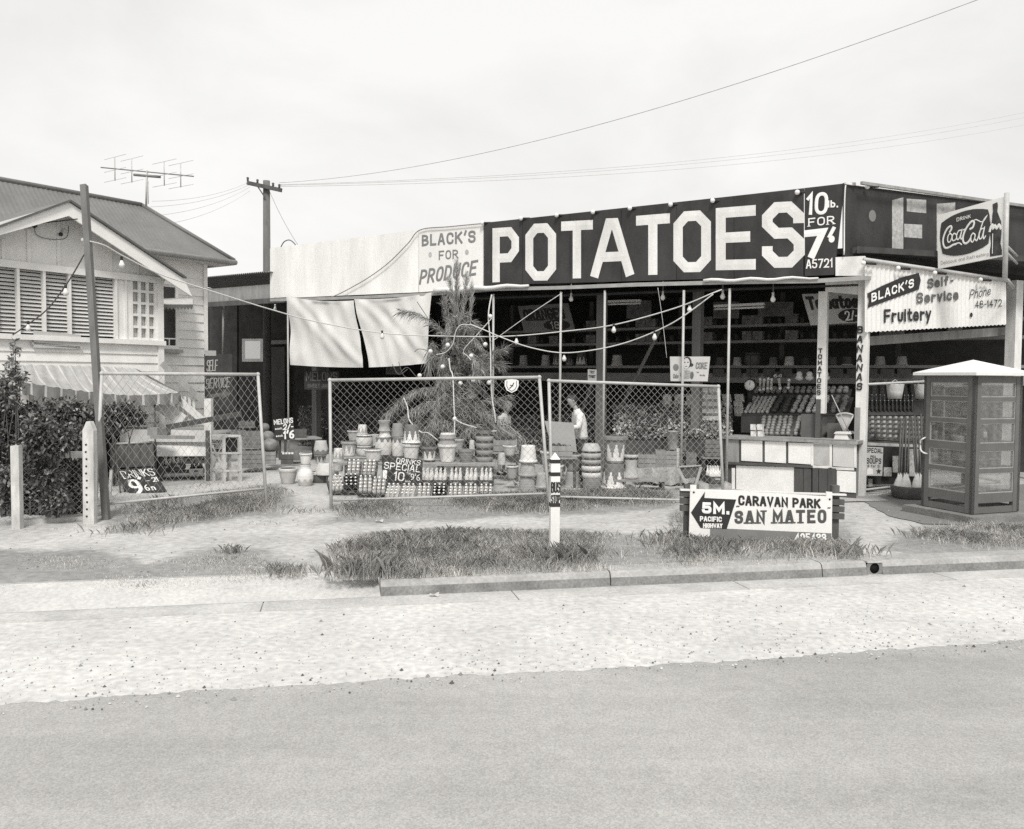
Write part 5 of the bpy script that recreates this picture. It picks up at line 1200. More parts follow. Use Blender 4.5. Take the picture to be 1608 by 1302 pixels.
board('drinks_board', q, 'chalked blackboard reading DRINKS SPECIAL 10 leaning among the drink crates', [('DRINKS', .36, .95, .76, .96, dict(wt=.13, slant=.2, jit=.02)), ('SPECIAL', .06, .95, .50, .76, dict(wt=.13, slant=.15, jit=.02)), ('10', .30, .56, .10, .44, dict(wt=.13, slant=.1)), ('for', .62, .73, .38, .48, dict(wt=.14)), ("9'6", .72, .95, .18, .42, dict(wt=.11)), ('each', .58, .72, .08, .16, dict(wt=.14)), ('LEMON', .04, .11, .10, .44, dict(wt=.2))])

# ================================================================ THE DRINKS STALL BY THE HOUSE
cn = thing('canvas_canopy', 'striped grey canvas canopy over drinks stall against the house wall', 'awning', HP(150, 620, -.6))
bk = [HP(20, 573, -.06), HP(90, 574, -.06), HP(160, 576, -.06), HP(214, 579, -.06)]
fr = [HP(32, 600, -1.05), HP(118, 613, -1.05), HP(200, 621, -1.05), HP(283, 617, -1.05)]
bkP, frP = polyline(bk, 28), polyline(fr, 28); n = len(bkP) - 1
CAN = mat('canopy canvas', .40, .85, .10, 4, fine=.08); CANS = mat('pale canopy stripe', .54, .85, .1, 4); CAND = mat('grey canopy valance', .22, .85, .15, 5, fine=.1)
mb = MB()
for i in range(n):
    for j in range(6):
        f = lambda k, t: lerp(bkP[k], frP[k], t) - UP * (.05 * math.sin(math.pi * t)) + UP * (.012 * math.sin(k * 1.1 + t * 5))
        mb.add([f(i, j / 6), f(i + 1, j / 6), f(i + 1, (j + 1) / 6), f(i, (j + 1) / 6)], [(0, 1, 2, 3)], 1 if i % 7 == 0 else 0, True)
mb.build('canopy_sheet', [CAN, CANS], cn)
mb = MB()
for i in range(n):
    for j in range(3):
        g = lambda k, t: frP[k] - UP * ((.17 + .035 * abs(math.sin(k * math.pi / 7))) * t) - HN * (.02 * math.sin(k * .8) * t)
        mb.add([g(i, j / 3), g(i + 1, j / 3), g(i + 1, (j + 1) / 3), g(i, (j + 1) / 3)], [(0, 1, 2, 3)], 1 if i % 7 == 0 else 0, True)
mb.grid(lambda s, t: lerp(lerp(bkP[-1], frP[-1], s), lerp(bkP[-1], frP[-1], s) - UP * (.24 - .06 * s) + HD * .04, t), 8, 2, 0)
mb.build('valance', [CAND, CANS], cn)
for x, y in ((177, 800), (243, 756)):
    b = gr(x, y); mb = MB(); tp = HP(x, 624, -.98); mb.tube([V((tp.x, tp.y, 0)), tp], .022, 8); mb.build('prop', DKTIM(), cn)
YSx = 15.4
sc_t = thing('stall_counter', 'cluttered timber stall counter with white back boards under the canopy', 'counter', V((at(250, 700, YSx).x, YSx + .2, 0)))
mb = MB(); mb.beam(at(160, 673, YSx + .3), at(328, 675, YSx + .9), .08, .07); mb.beam(at(160, 680, YSx + .3), at(328, 681, YSx + .9), .05, .04); mb.beam(at(236, 686, YSx - .1), at(306, 687, YSx + .2), .12, .06); mb.build('rail', TIM(), sc_t)
mb = MB(); mb.slab([at(188, 694, YSx + .2), at(322, 694, YSx + .7), at(322, 676, YSx + .7), at(188, 674, YSx + .2)], .02); mb.build('back_board', mat('white back board', .62, .7, .1, 4), sc_t)
mb = MB(); mb.slab([at(246, 716, YSx + .3), at(329, 716, YSx + .7), at(329, 690, YSx + .9), at(246, 694, YSx + .5)], .02); mb.build('cover_sheet', mat('white cover sheet', .62, .8, .15, 3), sc_t)
mb = MB()
for x in (252, 326): tp = at(x, 676, YSx + .6); mb.box(V((tp.x, tp.y, tp.z / 2)), .06, .06, tp.z)
mb.build('leg', DKTIM(), sc_t)
for x0, x1, y0, y1, v in ((231, 247, 684, 672, .3), (247, 262, 684, 673, .18), (160, 190, 676, 662, .35)):
    mb = MB(); mb.slab([at(x0, y0, YSx), at(x1, y0, YSx), at(x1, y1, YSx), at(x0, y1, YSx)], .18); tag(mb.build('carton', mat('carton %d' % int(v * 100), v, .85, .2, 8)), {.3: 'grey carton beside the canopy prop on the stall rail', .18: 'darker carton right of the canopy prop on the stall rail', .35: 'pale bundle of cartons at the left end of the stall rail'}[v], 'carton')
mb = MB(); Yk = 15.2
q = [at(178, 735, Yk), at(243, 732, Yk + .35), at(241, 695, Yk + .35), at(177, 698, Yk)]
nq = qn(q); mb.grid(lambda s, t: bil(q, s, t) + nq * .012 * math.sin(s * 34), 60, 2); mb.grid(lambda s, t: bil(q, s, t) - nq * (.5 - .0 * s), 4, 2)
mb.add([q[3], q[2], q[2] - nq * .5, q[3] - nq * .5], [(0, 1, 2, 3)]); mb.add([q[0], q[3], q[3] - nq * .5, q[0] - nq * .5], [(0, 1, 2, 3)]); mb.add([q[1], q[2], q[2] - nq * .5, q[1] - nq * .5], [(0, 1, 2, 3)])
tk = mb.build('metal_bin', mat('dull ribbed bin metal', .14, .6, .2, 5, fine=.1)); tag(tk, 'dark ribbed metal bin behind the drinks nine pence board', 'bin')
mb = MB(); mb.tube([q[3] + UP * .01, q[2] + UP * .01], .02, 6); mb.build('rim', STEEL(), tk)
for x in (180, 240):
    b = at(x, 735, Yk + (.35 if x > 200 else .02)); mb = MB(); mb.box(V((b.x, b.y - .0, (b.z) / 2)), .05, .05, b.z); mb.build('leg', TIM(), tk)
q = [at(208, 781, 14.2), at(262, 771, 14.4), at(238, 733, 14.9), at(179.5, 738, 14.7)]
t = board('drinks_board', q, 'leaning blackboard reading DRINKS 9 behind the leftmost chain link panel', [('DRINKS', .10, .97, .64, .93, dict(wt=.08)), ('9', .12, .40, .04, .60, dict(wt=.13)), ("'", .44, .54, .48, .64, dict(wt=.4)), ('6', .48, .58, .12, .34, dict(wt=.11)), ('n', .64, .74, .10, .30, dict(wt=.13)), ('2!', .80, .95, .40, .58, dict(wt=.13)), ('-', .6, .72, .4, .56, dict(wt=.1))])
mb = MB(); b = gr(172, 783); mb.beam(V((b.x, b.y, 0)), at(175, 738, b.y + .1), .04, .04); tag(mb.build('stake', PALET()), 'thin pale stake upright left of the DRINKS 9 board', 'stake')
# crates on the stall
YL_ = 16.4
for (x, y, dk, li, wh) in ((256, 716, 0, 0, 'top tier left on the house stall'), (273, 715, 0, 0, 'top tier second on the house stall'), (262, 738, 0, 0, 'bottom tier left on the house stall'), (280, 736, 0, 0, 'bottom tier second on the house stall'), (299, 727, 1, 1, 'of dark bottles in the middle of the house stall'), (318, 726, 1, 1, 'of dark bottles at right of the house stall'), (309, 744, 1, 1, 'of dark bottles lowest on the house stall')):
    crate(at(x, y, YL_ - (.1 if y > 730 else 0)), .3, 0, wh, dark=dk, light=li, nx=3, ny=2)
for (zz_, y0, x0, x1, lb) in ((0, 716.5, 246, 330, 'upper shelf plank of the house stall'), (0, 738.5, 246, 330, 'lower shelf plank of the house stall')):
    a, b = at(x0, y0, YL_), at(x1, y0 - 2, YL_ + .3); stand('stall_shelf', lb, V((a.x, a.y, 0)), V((b.x, b.y, 0)), min(a.z, b.z) - .012, .36, 2, 'shelf')
# newspaper stand
NS_ = thing('newspaper_stand', 'tall pale timber stand lettered SUNDAY TELEGRAPH with open box top and cross braced legs', 'stand', gr(352, 750))
Yn = 15.9; ax = V((.86, .3, 0)).normalized(); ay = V((-.55, .83, 0)).normalized()
o = at(350.5, 686, Yn); zt = o.z; z1 = at(350.5, 700, Yn).z; k = 1 / ppm(Yn)
L1, L2 = 20 * k / .8, 25 * k / .9
left = V((-.80, .45, 0)).normalized(); right = V((.93, .30, 0)).normalized()
c4_ = [o, o + right * .31, o + right * .31 + left * .30, o + left * .30]
mb = MB(); mb.hexa([V((p.x, p.y, zt - .005)) for p in c4_], [V((p.x, p.y, zt + .03)) for p in c4_]); mb.build('lid', mat('bleached lid boards', .56, .8, .12, 6, streak=4), NS_)
mb = MB()
def strut(a, b, w=.035): mb.beam(a, b, w, w)
for p in c4_: mb.box(V((p.x, p.y, zt / 2)) + (sum(c4_, V((0, 0, 0))) / 4 - p) * .08, .045, .045, zt - .01, right, left)
mb.build('leg', PALET(), NS_)
mb = MB()
for a, b in ((0, 1), (1, 2), (2, 3), (3, 0)):
    A, B = V((c4_[a].x, c4_[a].y, 0)), V((c4_[b].x, c4_[b].y, 0)); strut(A + UP * (z1 - .14), B + UP * (z1 - .14)); strut(A + UP * .22, B + UP * .22)
A, B = V((c4_[0].x, c4_[0].y, 0)), V((c4_[3].x, c4_[3].y, 0)); strut(A + UP * .25, B + UP * .72, .03); strut(A + UP * .74, B + UP * .24, .03)
mb.build('brace', PALET(), NS_)
qq = [B + UP * (z1 - .16) - right * .012, A + UP * (z1 - .16) - right * .012, A + UP * (zt - .01) - right * .012, B + UP * (zt - .01) - right * .012]
mb = MB(); mb.slab(qq, .012); pl = mb.build('side_board', PALET(), NS_)
for s, y0, y1 in (('SUNDAY', .62, .84), ('TRUTH', .36, .58), ('TELEGRAPH', .08, .32)): word('lettering', s, sub(qq, .08, .94, y0, y1), INK(), pl, wt=.2)
A2_ = V((c4_[1].x, c4_[1].y, 0)); mb = MB(); mb.slab([A + UP * (z1 - .12) - left * -.06, A2_ + UP * (z1 - .12) + left * .06, A2_ + UP * (zt - .03) + left * .06, A + UP * (zt - .03) + left * .06], .01); mb.build('dark_box', mat('dark box interior', .02, .9), NS_)
# stacked fruit boxes behind the panel
def fruit_box(p, w, d, h, yaw, label, v=.22, fill=None, cat='box', grp=None, tilt=0):
    t = thing('fruit_box', label, cat, p, grp); m = mat('fruit box timber %d' % int(v * 100), v, .88, .25, 8, streak=.3, fine=.15); n = max(2, int(h / .075))
    for s in (-1, 1):
        mb = MB()
        for i in range(n): mb.box(p + V((0, s * d / 2, h * (i + .5) / n)), w, .012, h / n - .008)
        mb.build('side_slats', m, t)
        mb = MB(); mb.box(p + V((s * (w / 2 - .008), 0, h / 2)), .016, d - .014, h); mb.build('end_board', m, t)
    mb = MB(); mb.box(p + V((0, 0, .008)), w - .034, d - .014, .012); mb.build('base_board', m, t)
    if fill:
        mb = MB(); r = fill[1]
        for i in range(int((w - .05) / (1.9 * r))):
            for j in range(int((d - .03) / (1.9 * r))):
                mb.ball(p + V((-w / 2 + .03 + r + i * 1.9 * r, -d / 2 + .02 + r + j * 1.9 * r, h - r * .6 + random.uniform(-.01, .02))), r * random.uniform(.88, 1.05), 7)
        mb.build('produce', mat('boxed produce %d' % int(fill[0] * 100), fill[0], .55, .35, 14), t)
    t.rotation_euler = (tilt, 0, yaw); return t
for x, y, wpx, hpx, Y, lb, v, fl in ((396, 703, 25, 26, 17.6, 'upper grey box of the stack behind the leftmost chain link panel', .18, None), (396, 734, 30, 28, 17.6, 'lower slatted box of the stack behind the leftmost chain link panel', .20, None),
                                 (374, 690, 22, 14, 18.2, 'open tray heaped with dark produce left of the box stack', .2, (.12, .05)), (388, 672, 24, 10, 19, 'shallow tray of dark produce nearest the self service board', .16, (.1, .05)), (425, 728, 16, 20, 18.0, 'upright grey carton under the round melon', .3, None),
                                 (430, 718, 15, 24, 18.2, 'narrow upended box below the melons board', .2, None), (451, 728, 19, 16, 17.8, 'small dark box lying tipped on the earth below the melons board', .10, None), (462, 722, 18, 16, 19.4, 'grey box under the dark table near the melons board', .2, None), (470, 686, 22, 12, 20.2, 'plain dark box standing on the dark table', .12, None)):
    p = at(x, y, Y); p.z = max(0, p.z); fb_ = fruit_box(p, wpx / ppm(Y), .34, hpx / ppm(Y), .25, lb, v, fl)
    if 'tipped' in lb: tipped = fb_
for i in range(4):
    pass
p = at(451, 712, 17.75); mb = MB()
for i in range(4): mb.box(p + V((-.09 + i * .06, 0, 0)), .045, .22, .02)
mb.build('white_lid', WPOST, tipped)
a, b = at(440, 690, 20.0), at(500, 690, 20.4); stand('dark_table', 'long dark table under the shop eave behind the melons board', V((a.x, a.y, 0)), V((b.x, b.y, 0)), at(470, 687, 20.1).z, .7, 2, 'table')
for x, y, r, Y, lb in ((424, 700, .17, 18.0, 'large pale round melon on the grey carton'), (421, 686, .14, 18.4, 'smaller round melon heaped above the large one'), (416, 671, .10, 18.8, 'small dark melon at top of the melon heap')):
    mb = MB(); mb.ball(at(x, y, Y), r, 16, sz=.92); tag(mb.build('melon', mat('melon rind', .22, .5, .35, 9)), lb, 'melon')
q = [at(433, 692, 18.3), at(463, 690, 18.3), at(460, 655, 18.4), at(429, 659, 18.4)]
board('melons_board', q, 'small blackboard reading MELONS 2/- and 1/6 beside the thin pole', [('MELONS', .02, .98, .74, .98, dict(wt=.16, jit=.02)), ('2/-', .46, .98, .46, .72, dict(wt=.18, slant=.2)), ("1'6", .44, .98, .04, .42, dict(wt=.2, slant=.1)), ('each', .04, .4, .5, .6, dict(wt=.2)), ('each', .04, .4, .16, .26, dict(wt=.2))])
q = [at(322, 648, 18.6), at(366, 642, 19.0), at(364, 556, 19.0), at(321, 556, 18.6)]
t = board('self_service_board', q, 'tall dark board chalked SELF SERVICE with an arrow at the house corner', [('SELF', .08, .46, .70, .90, dict(wt=.09, slant=.2, jit=.03)), ('SERVICE', .04, .90, .40, .58, dict(wt=.08, slant=.2, jit=.03))], m=SHADE(), lm=mat('dull chalk', .40, .9, .1))
mb = MB(); nq = qn(q); mb.poly([bil(q, s, tt) + nq * .004 for s, tt in ((.12, .22), (.62, .26), (.60, .19), (.92, .28), (.66, .38), (.65, .32), (.14, .30))], .003, nq); mb.build('arrow', mat('grey chalk arrow', .16, .9), t)
mb = MB(); mb.slab([bil(q, .02, .97) + nq * .004, bil(q, .42, .97) + nq * .004, bil(q, .42, 1.06) + nq * .004, bil(q, .02, 1.06) + nq * .004], .003); mb.build('paper_note', mat('pale paper note', .4, .9), t)
mb = MB(); mb.beam(at(262, 671, 14.8), at(378, 650, 16.0), .05, .09); tag(mb.build('cross_rail', DKTIM()), 'long dark rail slanting across between the stall and the self service board', 'rail')

# ================================================================ INSIDE THE SHOP
def sq(x0, x1, yb, yt, db, dt, x0t=None, x1t=None): return [S(x0, yb, db), S(x1, yb, db), S(x1 if x1t is None else x1t, yt, dt), S(x0 if x0t is None else x0t, yt, dt)]
# counter front
ct = thing('shop_counter', 'long shop counter faced with white panels and dark planks between the lettered posts', 'counter', S(1240, 790, -.35))
CD = -.38
def cq(x0, x1, yb0, yb1, yt1, yt0, d=CD): return [S(x0, yb0, d), S(x1, yb1, d), S(x1, yt1, d), S(x0, yt0, d)]
FRM = mat('dark counter frame', .09, .7, .2, 5)
mb = MB(); mb.slab(cq(1136, 1344, 783, 785, 692, 686, CD + .012), .03); mb.build('carcass', FRM, ct)
mb = MB(); mb.hexa([S(1134, 689, CD - .05), S(1347, 698, CD - .05), S(1347, 698, CD - .05) + NF * .7, S(1134, 689, CD - .05) + NF * .7], [S(1134, 685.5, CD - .05), S(1347, 693.5, CD - .05), S(1347, 693.5, CD - .05) + NF * .7, S(1134, 685.5, CD - .05) + NF * .7]); mb.build('counter_top', TIM(), ct)
WP = mat('white counter panel', .82, .6, .10, 3, fine=.05)
for (x0, x1, a, b, c_, d_, m) in ((1140, 1160, 725, 726, 690, 690, TIM()), (1164, 1197, 723.5, 725.5, 692, 691.5, WP), (1201, 1234, 725.5, 727.5, 693.5, 693, WP), (1238, 1274, 727, 729.5, 696, 695, WP), (1278, 1303, 730, 732, 697.5, 697, PALET()), (1308, 1341, 732, 734.5, 699, 698, mat('grey-white counter panel', .58, .6, .1, 3))):
    mb = MB(); mb.slab(cq(x0, x1, a, b, c_, d_, CD - .004), .015); mb.build('panel', m, ct)
mb = MB(); w_ = .035
for x in (1275.5, 1304.5, 1343): mb.slab(cq(x - 2, x + 2, 734, 735, 696, 696, CD - .012), .02)
mb.slab(cq(1277.5, 1302.5, 735, 736, 732, 731, CD - .012), .02); mb.slab(cq(1306.5, 1341, 737.5, 739, 735, 733.5, CD - .012), .02); mb.slab(cq(1277.5, 1302.5, 697, 697.8, 694, 693, CD - .012), .02); mb.slab(cq(1306.5, 1341, 698, 699, 695, 694, CD - .012), .02); mb.build('white_frame', WPOST, ct)
mb = MB(); mb.beam(S(1136, 727, CD - .02), S(1276, 733, CD - .02), .05, .04); mb.build('ledge', FRM, ct)
for a_ in ((1156, 1247, 785, 786, 734, 731), (1314, 1344, 772, 774, 741, 739), (1149, 1154, 782, 782, 735, 735)):
    mb = MB(); mb.slab(cq(*a_, CD - .006), .015); mb.build('white_board', mat('white lower board', .80, .7, .10, 2, fine=.06), ct)
for i, (x0, x1) in enumerate(((1247.5, 1261), (1261.8, 1273.5), (1276, 1285), (1286, 1299.5), (1300, 1312.5))):
    mb = MB(); mb.slab(cq(x0, x1, 787, 788, 736 - (1 if i == 2 else 0), 735, CD - .03), .02); mb.build('dark_plank', mat('dark stained plank', .075, .7, .3, 6, streak=.2, fine=.15), ct)

# sloping display stands
def tiers(name, label, cat, plist, m, loc):
    t = thing(name, label, cat, loc)
    for q in plist:
        mb = MB(); mb.slab(q, .03, n=qn(q)); mb.build('sloping_shelf', m, t)
        mb = MB(); a, b = q[0], q[1]; mb.slab([V((a.x, a.y, max(0, a.z - .34))) , V((b.x, b.y, max(0, b.z - .34))), b - UP * .02, a - UP * .02], .02); mb.build('shelf_front', m, t)
    return t
T1q = sq(1188, 1306, 688, 655, .35, 1.0, 1196, 1312); T2q = sq(1164, 1330, 652, 624, 1.1, 1.9, 1180, 1340); T3q = sq(1180, 1335, 621, 611, 2.0, 2.35, 1184, 1338)
tiers('produce_stand', 'stepped display stand of fruit rows behind the white counter', 'display stand', [T1q, T2q, T3q], DKTIM(), S(1240, 760, 1.0))
FR = {}
NF_ = 0
def fruit(q, s, t, r, v, label, group, sz=1.0):
    global NF_
    key = (r, v, sz)
    p = bil(q, s, t) + qn(q) * (r * .9)
    if key not in FR:
        mb = MB(); mb.ball((0, 0, 0), r, 9, sz=sz); o = mb.build('fruit', mat('fruit skin %d' % int(v * 100), min(.6, v * 1.5), .45, .25, 20), None, base=False)
        # recentre so copies share one mesh
        o.location = p; FR[key] = o
    else:
        o = FR[key].copy(); col.objects.link(o); o.location = p
    o.rotation_euler = (random.uniform(0, 6), random.uniform(0, 6), 0); tag(o, label, 'fruit', group); NF_ += 1
def rows(q, s0, s1, t0, t1, r, v, what, sz=1.0):
    W = (q[1] - q[0]).length; L = (q[3] - q[0]).length
    nx = max(1, int((s1 - s0) * W / (2.05 * r))); ny = max(1, int((t1 - t0) * L / (2.05 * r)))
    for j in range(ny):
        for i in range(nx):
            fruit(q, lerp(s0, s1, (i + .5 + random.uniform(-.1, .1)) / nx), lerp(t0, t1, (j + .5) / ny), r * 1.0, v, what, what, sz)
rows(T1q, .02, .46, .05, .95, .045, .17, 'mid grey round fruit in the left bay of the lower counter tier')
rows(T1q, .49, .66, .05, .95, .045, .24, 'paler round fruit in the middle bay of the lower counter tier')
rows(T2q, .02, .27, .05, .95, .038, .32, 'small pale fruit packed at the left of the upper counter tier')
rows(T2q, .28, .46, .05, .95, .058, .05, 'large dark fruit in pairs of columns on the upper counter tier')
rows(T2q, .47, .60, .05, .95, .050, .28, 'round fruit right of the dark columns on the upper counter tier')
rows(T2q, .61, .80, .05, .95, .052, .40, 'bright mixed fruit beside the lettered post on the upper tier')
rows(T3q, .02, .98, .1, .95, .055, .22, 'fruit along the narrow top tier under the glass tubes')
rows(T2q, .83, .98, .05, .95, .05, .16, 'dim fruit right of the lettered post on the upper tier')
def packs(name, q, nx, ny, w, d, h, v, label, group, jit=.02, mk=None):
    proto = None
    for j in range(ny):
        for i in range(nx):
            p = bil(q, (i + .5) / nx, (j + .5) / ny) + qn(q) * .004
            ex = (q[1] - q[0]).normalized(); ey = (q[3] - q[0]).normalized()
            p = p + ex * random.uniform(-jit, jit)
            if proto is None:
                mb = MB(); mb.hexa([p - ex * w / 2 - ey * d / 2, p + ex * w / 2 - ey * d / 2, p + ex * w / 2 + ey * d / 2, p - ex * w / 2 + ey * d / 2], [p - ex * w * .46 - ey * d * .46 + qn(q) * h, p + ex * w * .46 - ey * d * .46 + qn(q) * h, p + ex * w * .46 + ey * d * .46 + qn(q) * h, p - ex * w * .46 + ey * d * .46 + qn(q) * h])
                proto = mb.build(name, mat('%s grey %d' % (name.replace('_', ' '), int(v * 100)), v, .6, .4, 9, fine=.2)); tag(proto, label, 'packet', group); base = p.copy()
            else:
                o = proto.copy(); col.objects.link(o); o.location = proto.location + (p - base)
T4 = sq(1300, 1322, 690, 655, .5, 1.2)
mb = MB()
q = sq(1258, 1284, 690, 650, .2, .22); mb.slab(q, .25); tag(mb.build('cash_register', mat('grey enamel till', .12, .4, .15, 5)), 'dark upright till case on the counter left of the lettered post', 'till')
q = sq(1299, 1317, 688, 665, .25, .25); mb = MB(); mb.slab(q, .2); tag(mb.build('grey_tin', mat('grey tin', .14, .5, .1)), 'plain grey tin box on the counter right of the lettered post', 'tin')
q = sq(1180, 1200, 690, 668, .05, .15); packs('white_bag', q, 2, 2, .10, .12, .10, .62, 'small white bags at the left end of the counter top', 'white bags on the counter')
# fan scale on the counter
fs = thing('fan_scale', 'white fan faced shop scale standing on the counter beside the BANANAS post', 'scale', S(1324, 692, .05)); FS = lambda x, y, d=.05: S(x, y, d)
mb = MB(); mb.slab([FS(1308, 693, 0), FS(1334, 693.5, 0), FS(1330, 681, 0), FS(1312, 681, 0)], .25); mb.slab([FS(1309, 681, -.02), FS(1336, 682, -.02), FS(1334, 678, -.02), FS(1312, 678, -.02)], .3); mb.build('scale_base', WHITE(), fs)
mb = MB(); ctr = (1326.5, 679); pts = [ctr] + [(1326.5 + 30 * math.sin(R(a)), 679 - 30 * math.cos(R(a)) ) for a in range(-27, 28, 6)]
mb.poly([FS(x, y) for x, y in pts[::-1]][::-1][::-1], .05, -NF); mb.build('fan_dial', mat('pale dial face', .52, .5, .08, 8), fs)
mb = MB(); mb.tube([FS(x, y, .03) for x, y in pts[1:]], .018, 6); mb.tube([FS(*pts[1], .03), FS(*ctr, .03)], .014, 6); mb.tube([FS(*pts[-1], .03), FS(*ctr, .03)], .014, 6); mb.tube([FS(1333, 678, -.02), FS(1306, 620, -.1)], .008, 5); mb.build('rim', STEEL(), fs)
# hanging dial scale
hs = thing('dial_scale', 'round white dial weighing scale hanging under the back shelf', 'scale', S(1178, 605, 1.4)); c = S(1178, 605, 1.4)
mb = MB(); mb.lathe(c, [(.105, -.03), (.125, 0), (.125, .05), (.06, .08), (.0001, .08)], 24, ax=(U, UP, NF)); mb.build('case', mat('dark scale case', .05, .4), hs)
mb = MB(); mb.lathe(c - NF * .032, [(.0001, 0), (.10, 0), (.10, .004), (.0001, .004)], 24, ax=(U, UP, NF)); mb.build('dial', mat('white dial', .85, .5, .04), hs)
mb = MB(); mb.beam(c - NF * .04, c - NF * .04 + UP * .07 - U * .01, .008, .006); mb.tube([c + UP * .12, c + UP * .6], .008, 5); mb.tube([c - UP * .12, c - UP * .34], .05, 8); mb.build('pointer', INK(), hs)
gp_ = None
for x, y0, y1, wh in ((1193, 612, 596, 'first from the dial scale'), (1199, 611, 597, 'second from the dial scale'), (1205.5, 610, 595, 'third from the dial scale'), (1211, 610, 596, 'fourth from the dial scale'), (1225, 610, 595, 'fifth from the dial scale, slightly tilted'), (1238, 609, 597, 'last of the row, farthest from the dial scale')):
    a, b = S(x, y0, 1.6), S(x + (1 if x != 1225 else -2), y1, 1.6)
    mb = MB(); mb.tube([a, b], .026, 8); g = tag(mb.build('glass_tube', mat('bright glass jar', .5, .15, .4, 14, spec=.7)), 'upright glass tube under the back shelf, ' + wh, 'jar', 'glass tubes under the shelf')
    mb = MB(); mb.ball(a, .034, 7); mb.ball(b, .034, 7); mb.build('end_cap', WHITE(), g)
for x, wh in ((1255, 'left white knobbed ornament hanging from the back shelf'), (1271, 'right white knobbed ornament hanging from the back shelf'), (1296, 'white ornament half hidden behind the lettered post')):
    p = S(x, 598, 1.7); mb = MB(); mb.lathe(p, [(.03, 0), (.075, .03), (.08, .07), (.05, .1), (.06, .13), (.045, .17), (.0001, .185)], 12); tag(mb.build('ornament', mat('white china', .7, .3, .1)), wh, 'ornament')
q = [S(1211, 594, 1.5), S(1232, 593, 1.5), S(1231, 583.5, 1.5), S(1210, 584.5, 1.5)]; board('price_card', q, 'small black card chalked 6d. under the back shelf', [('6d', .2, .8, .1, .65, dict(wt=.14))])
# back shelving
DS = 4.3
BS = thing('back_shelving', 'long dark shelves across the back wall of the shop', 'shelving', S(1150, 700, DS + .2))
zsh = [S(1200, y, DS).z for y in (509, 534, 574, 592)]
aL, aRr = sa(790, 560, DS)[0], sa(1620, 560, DS)[0]
for i, z in enumerate(zsh):
    mb = MB(); mb.box(sh((aL + aRr) / 2, DS + .2, z - .03), aL - aRr, .5, .06 if i < 3 else .22, U, NF); mb.build('shelf', mat('dusty shelf edge', .30, .8, .2, 4), BS)
for a in np.linspace(aL, aRr, 6):
    mb = MB(); mb.box(sh(float(a), DS + .46, 2.0), .1, .06, 4.0, U, NF); mb.build('upright', DKTIM(), BS)
def back_pot(x, y, w, h, kind, deco, v, v2, lb): p = S(x, y, DS + .1); Yk = p.y; make_pot('planter_pot', lb, V((p.x, p.y, zsh[2] if y < 580 else zsh[2])), w / ppm(Yk), h / ppm(Yk), kind, deco, v, v2)
for a_ in ((822, 574, 15, 17, 'inv', 'plain', .42, .4, 'dim pale upturned pot at far left of the back shelf'), (857, 574, 16, 17, 'inv', 'ribs', .46, .4, 'ribbed pale upturned pot second from left on the back shelf'), (875, 574, 15, 18, 'inv', 'zig', .12, .5, 'dark upturned pot with dim teeth on the back shelf'), (913, 574, 19, 20, 'inv', 'zig', .10, .75, 'upturned pot with bright white teeth on the back shelf'), (895, 574, 14, 16, 'inv', 'zig', .08, .3, 'darkest toothed pot on the back shelf'),
           (969, 574, 19, 17, 'inv', 'base', .48, .66, 'pale upturned pot with white rim near the dark inner post'), (1131, 574, 17, 13, 'inv', 'plain', .10, .1, 'black upturned pot by the dark inner post, right side'), (1158, 574, 15, 13, 'inv', 'waved', .50, .62, 'cream upturned pot with scalloped rim on the right back shelf'), (1181.5, 574, 25, 20, 'barrel', 'band', .10, .04, 'large dark banded barrel pot on the back shelf'),
           (1214, 574, 15, 13, 'inv', 'waved', .20, .24, 'grey upturned pot right of the banded barrel'), (1239.5, 574, 17, 14, 'inv', 'waved', .60, .70, 'brightest scalloped pot on the right back shelf'), (1265, 574, 17, 12, 'inv', 'plain', .06, .06, 'nearly black pot left of the lettered post'), (1308, 574, 16, 13, 'inv', 'plain', .12, .1, 'dark pot right of the lettered TOMATOES post'), (1330, 574, 17, 14, 'inv', 'base', .12, .68, 'dark upturned pot with a white rim beside the BANANAS post'), (1382, 574, 17, 14, 'inv', 'waved', .34, .4, 'scalloped pot seen left under the white valance'), (1416, 574, 18, 14, 'inv', 'waved', .34, .4, 'scalloped pot seen above the hanging baskets')):
    back_pot(*a_)
bx = None
for i, x in enumerate(np.linspace(1128, 1420, 12)):
    p = S(float(x), 588, DS - .12); mb = MB(); mb.box(V((p.x, p.y, zsh[2] - .17)), .27, .03, .18, U, NF)
    if i == 0: bx = mb.build('shelf_box', mat('dark shelf box', .14, .7, .3, 8)); tag(bx, 'dark labelled boxes in a row below the back shelf pots', 'box', 'boxes below the back shelf'); bp0 = p
    else:
        o = bx.copy(); col.objects.link(o); o.location = bx.location + V((p.x - bp0.x, p.y - bp0.y, 0))
tins = None; kk = 0
for z, y in ((zsh[0], 505), (zsh[1], 530)):
    for x in np.arange(800, 1560, 17):
        p = S(float(x), y, DS + .05)
        if tins is None:
            mb = MB(); mb.lathe((p.x, p.y, z + .003), [(.055, 0), (.055, .15), (.05, .155), (.0001, .155)], 10); tins = mb.build('tin', mat('dull tin', .07, .5, .6, 11)); tag(tins, 'dull tins standing in rows on the upper back shelves', 'tin', 'tins on the upper shelves'); l0 = V((p.x, p.y, 0)); z00 = z
        else:
            o = tins.copy(); col.objects.link(o); o.location = tins.location + V((p.x - l0.x, p.y - l0.y, z - z00))
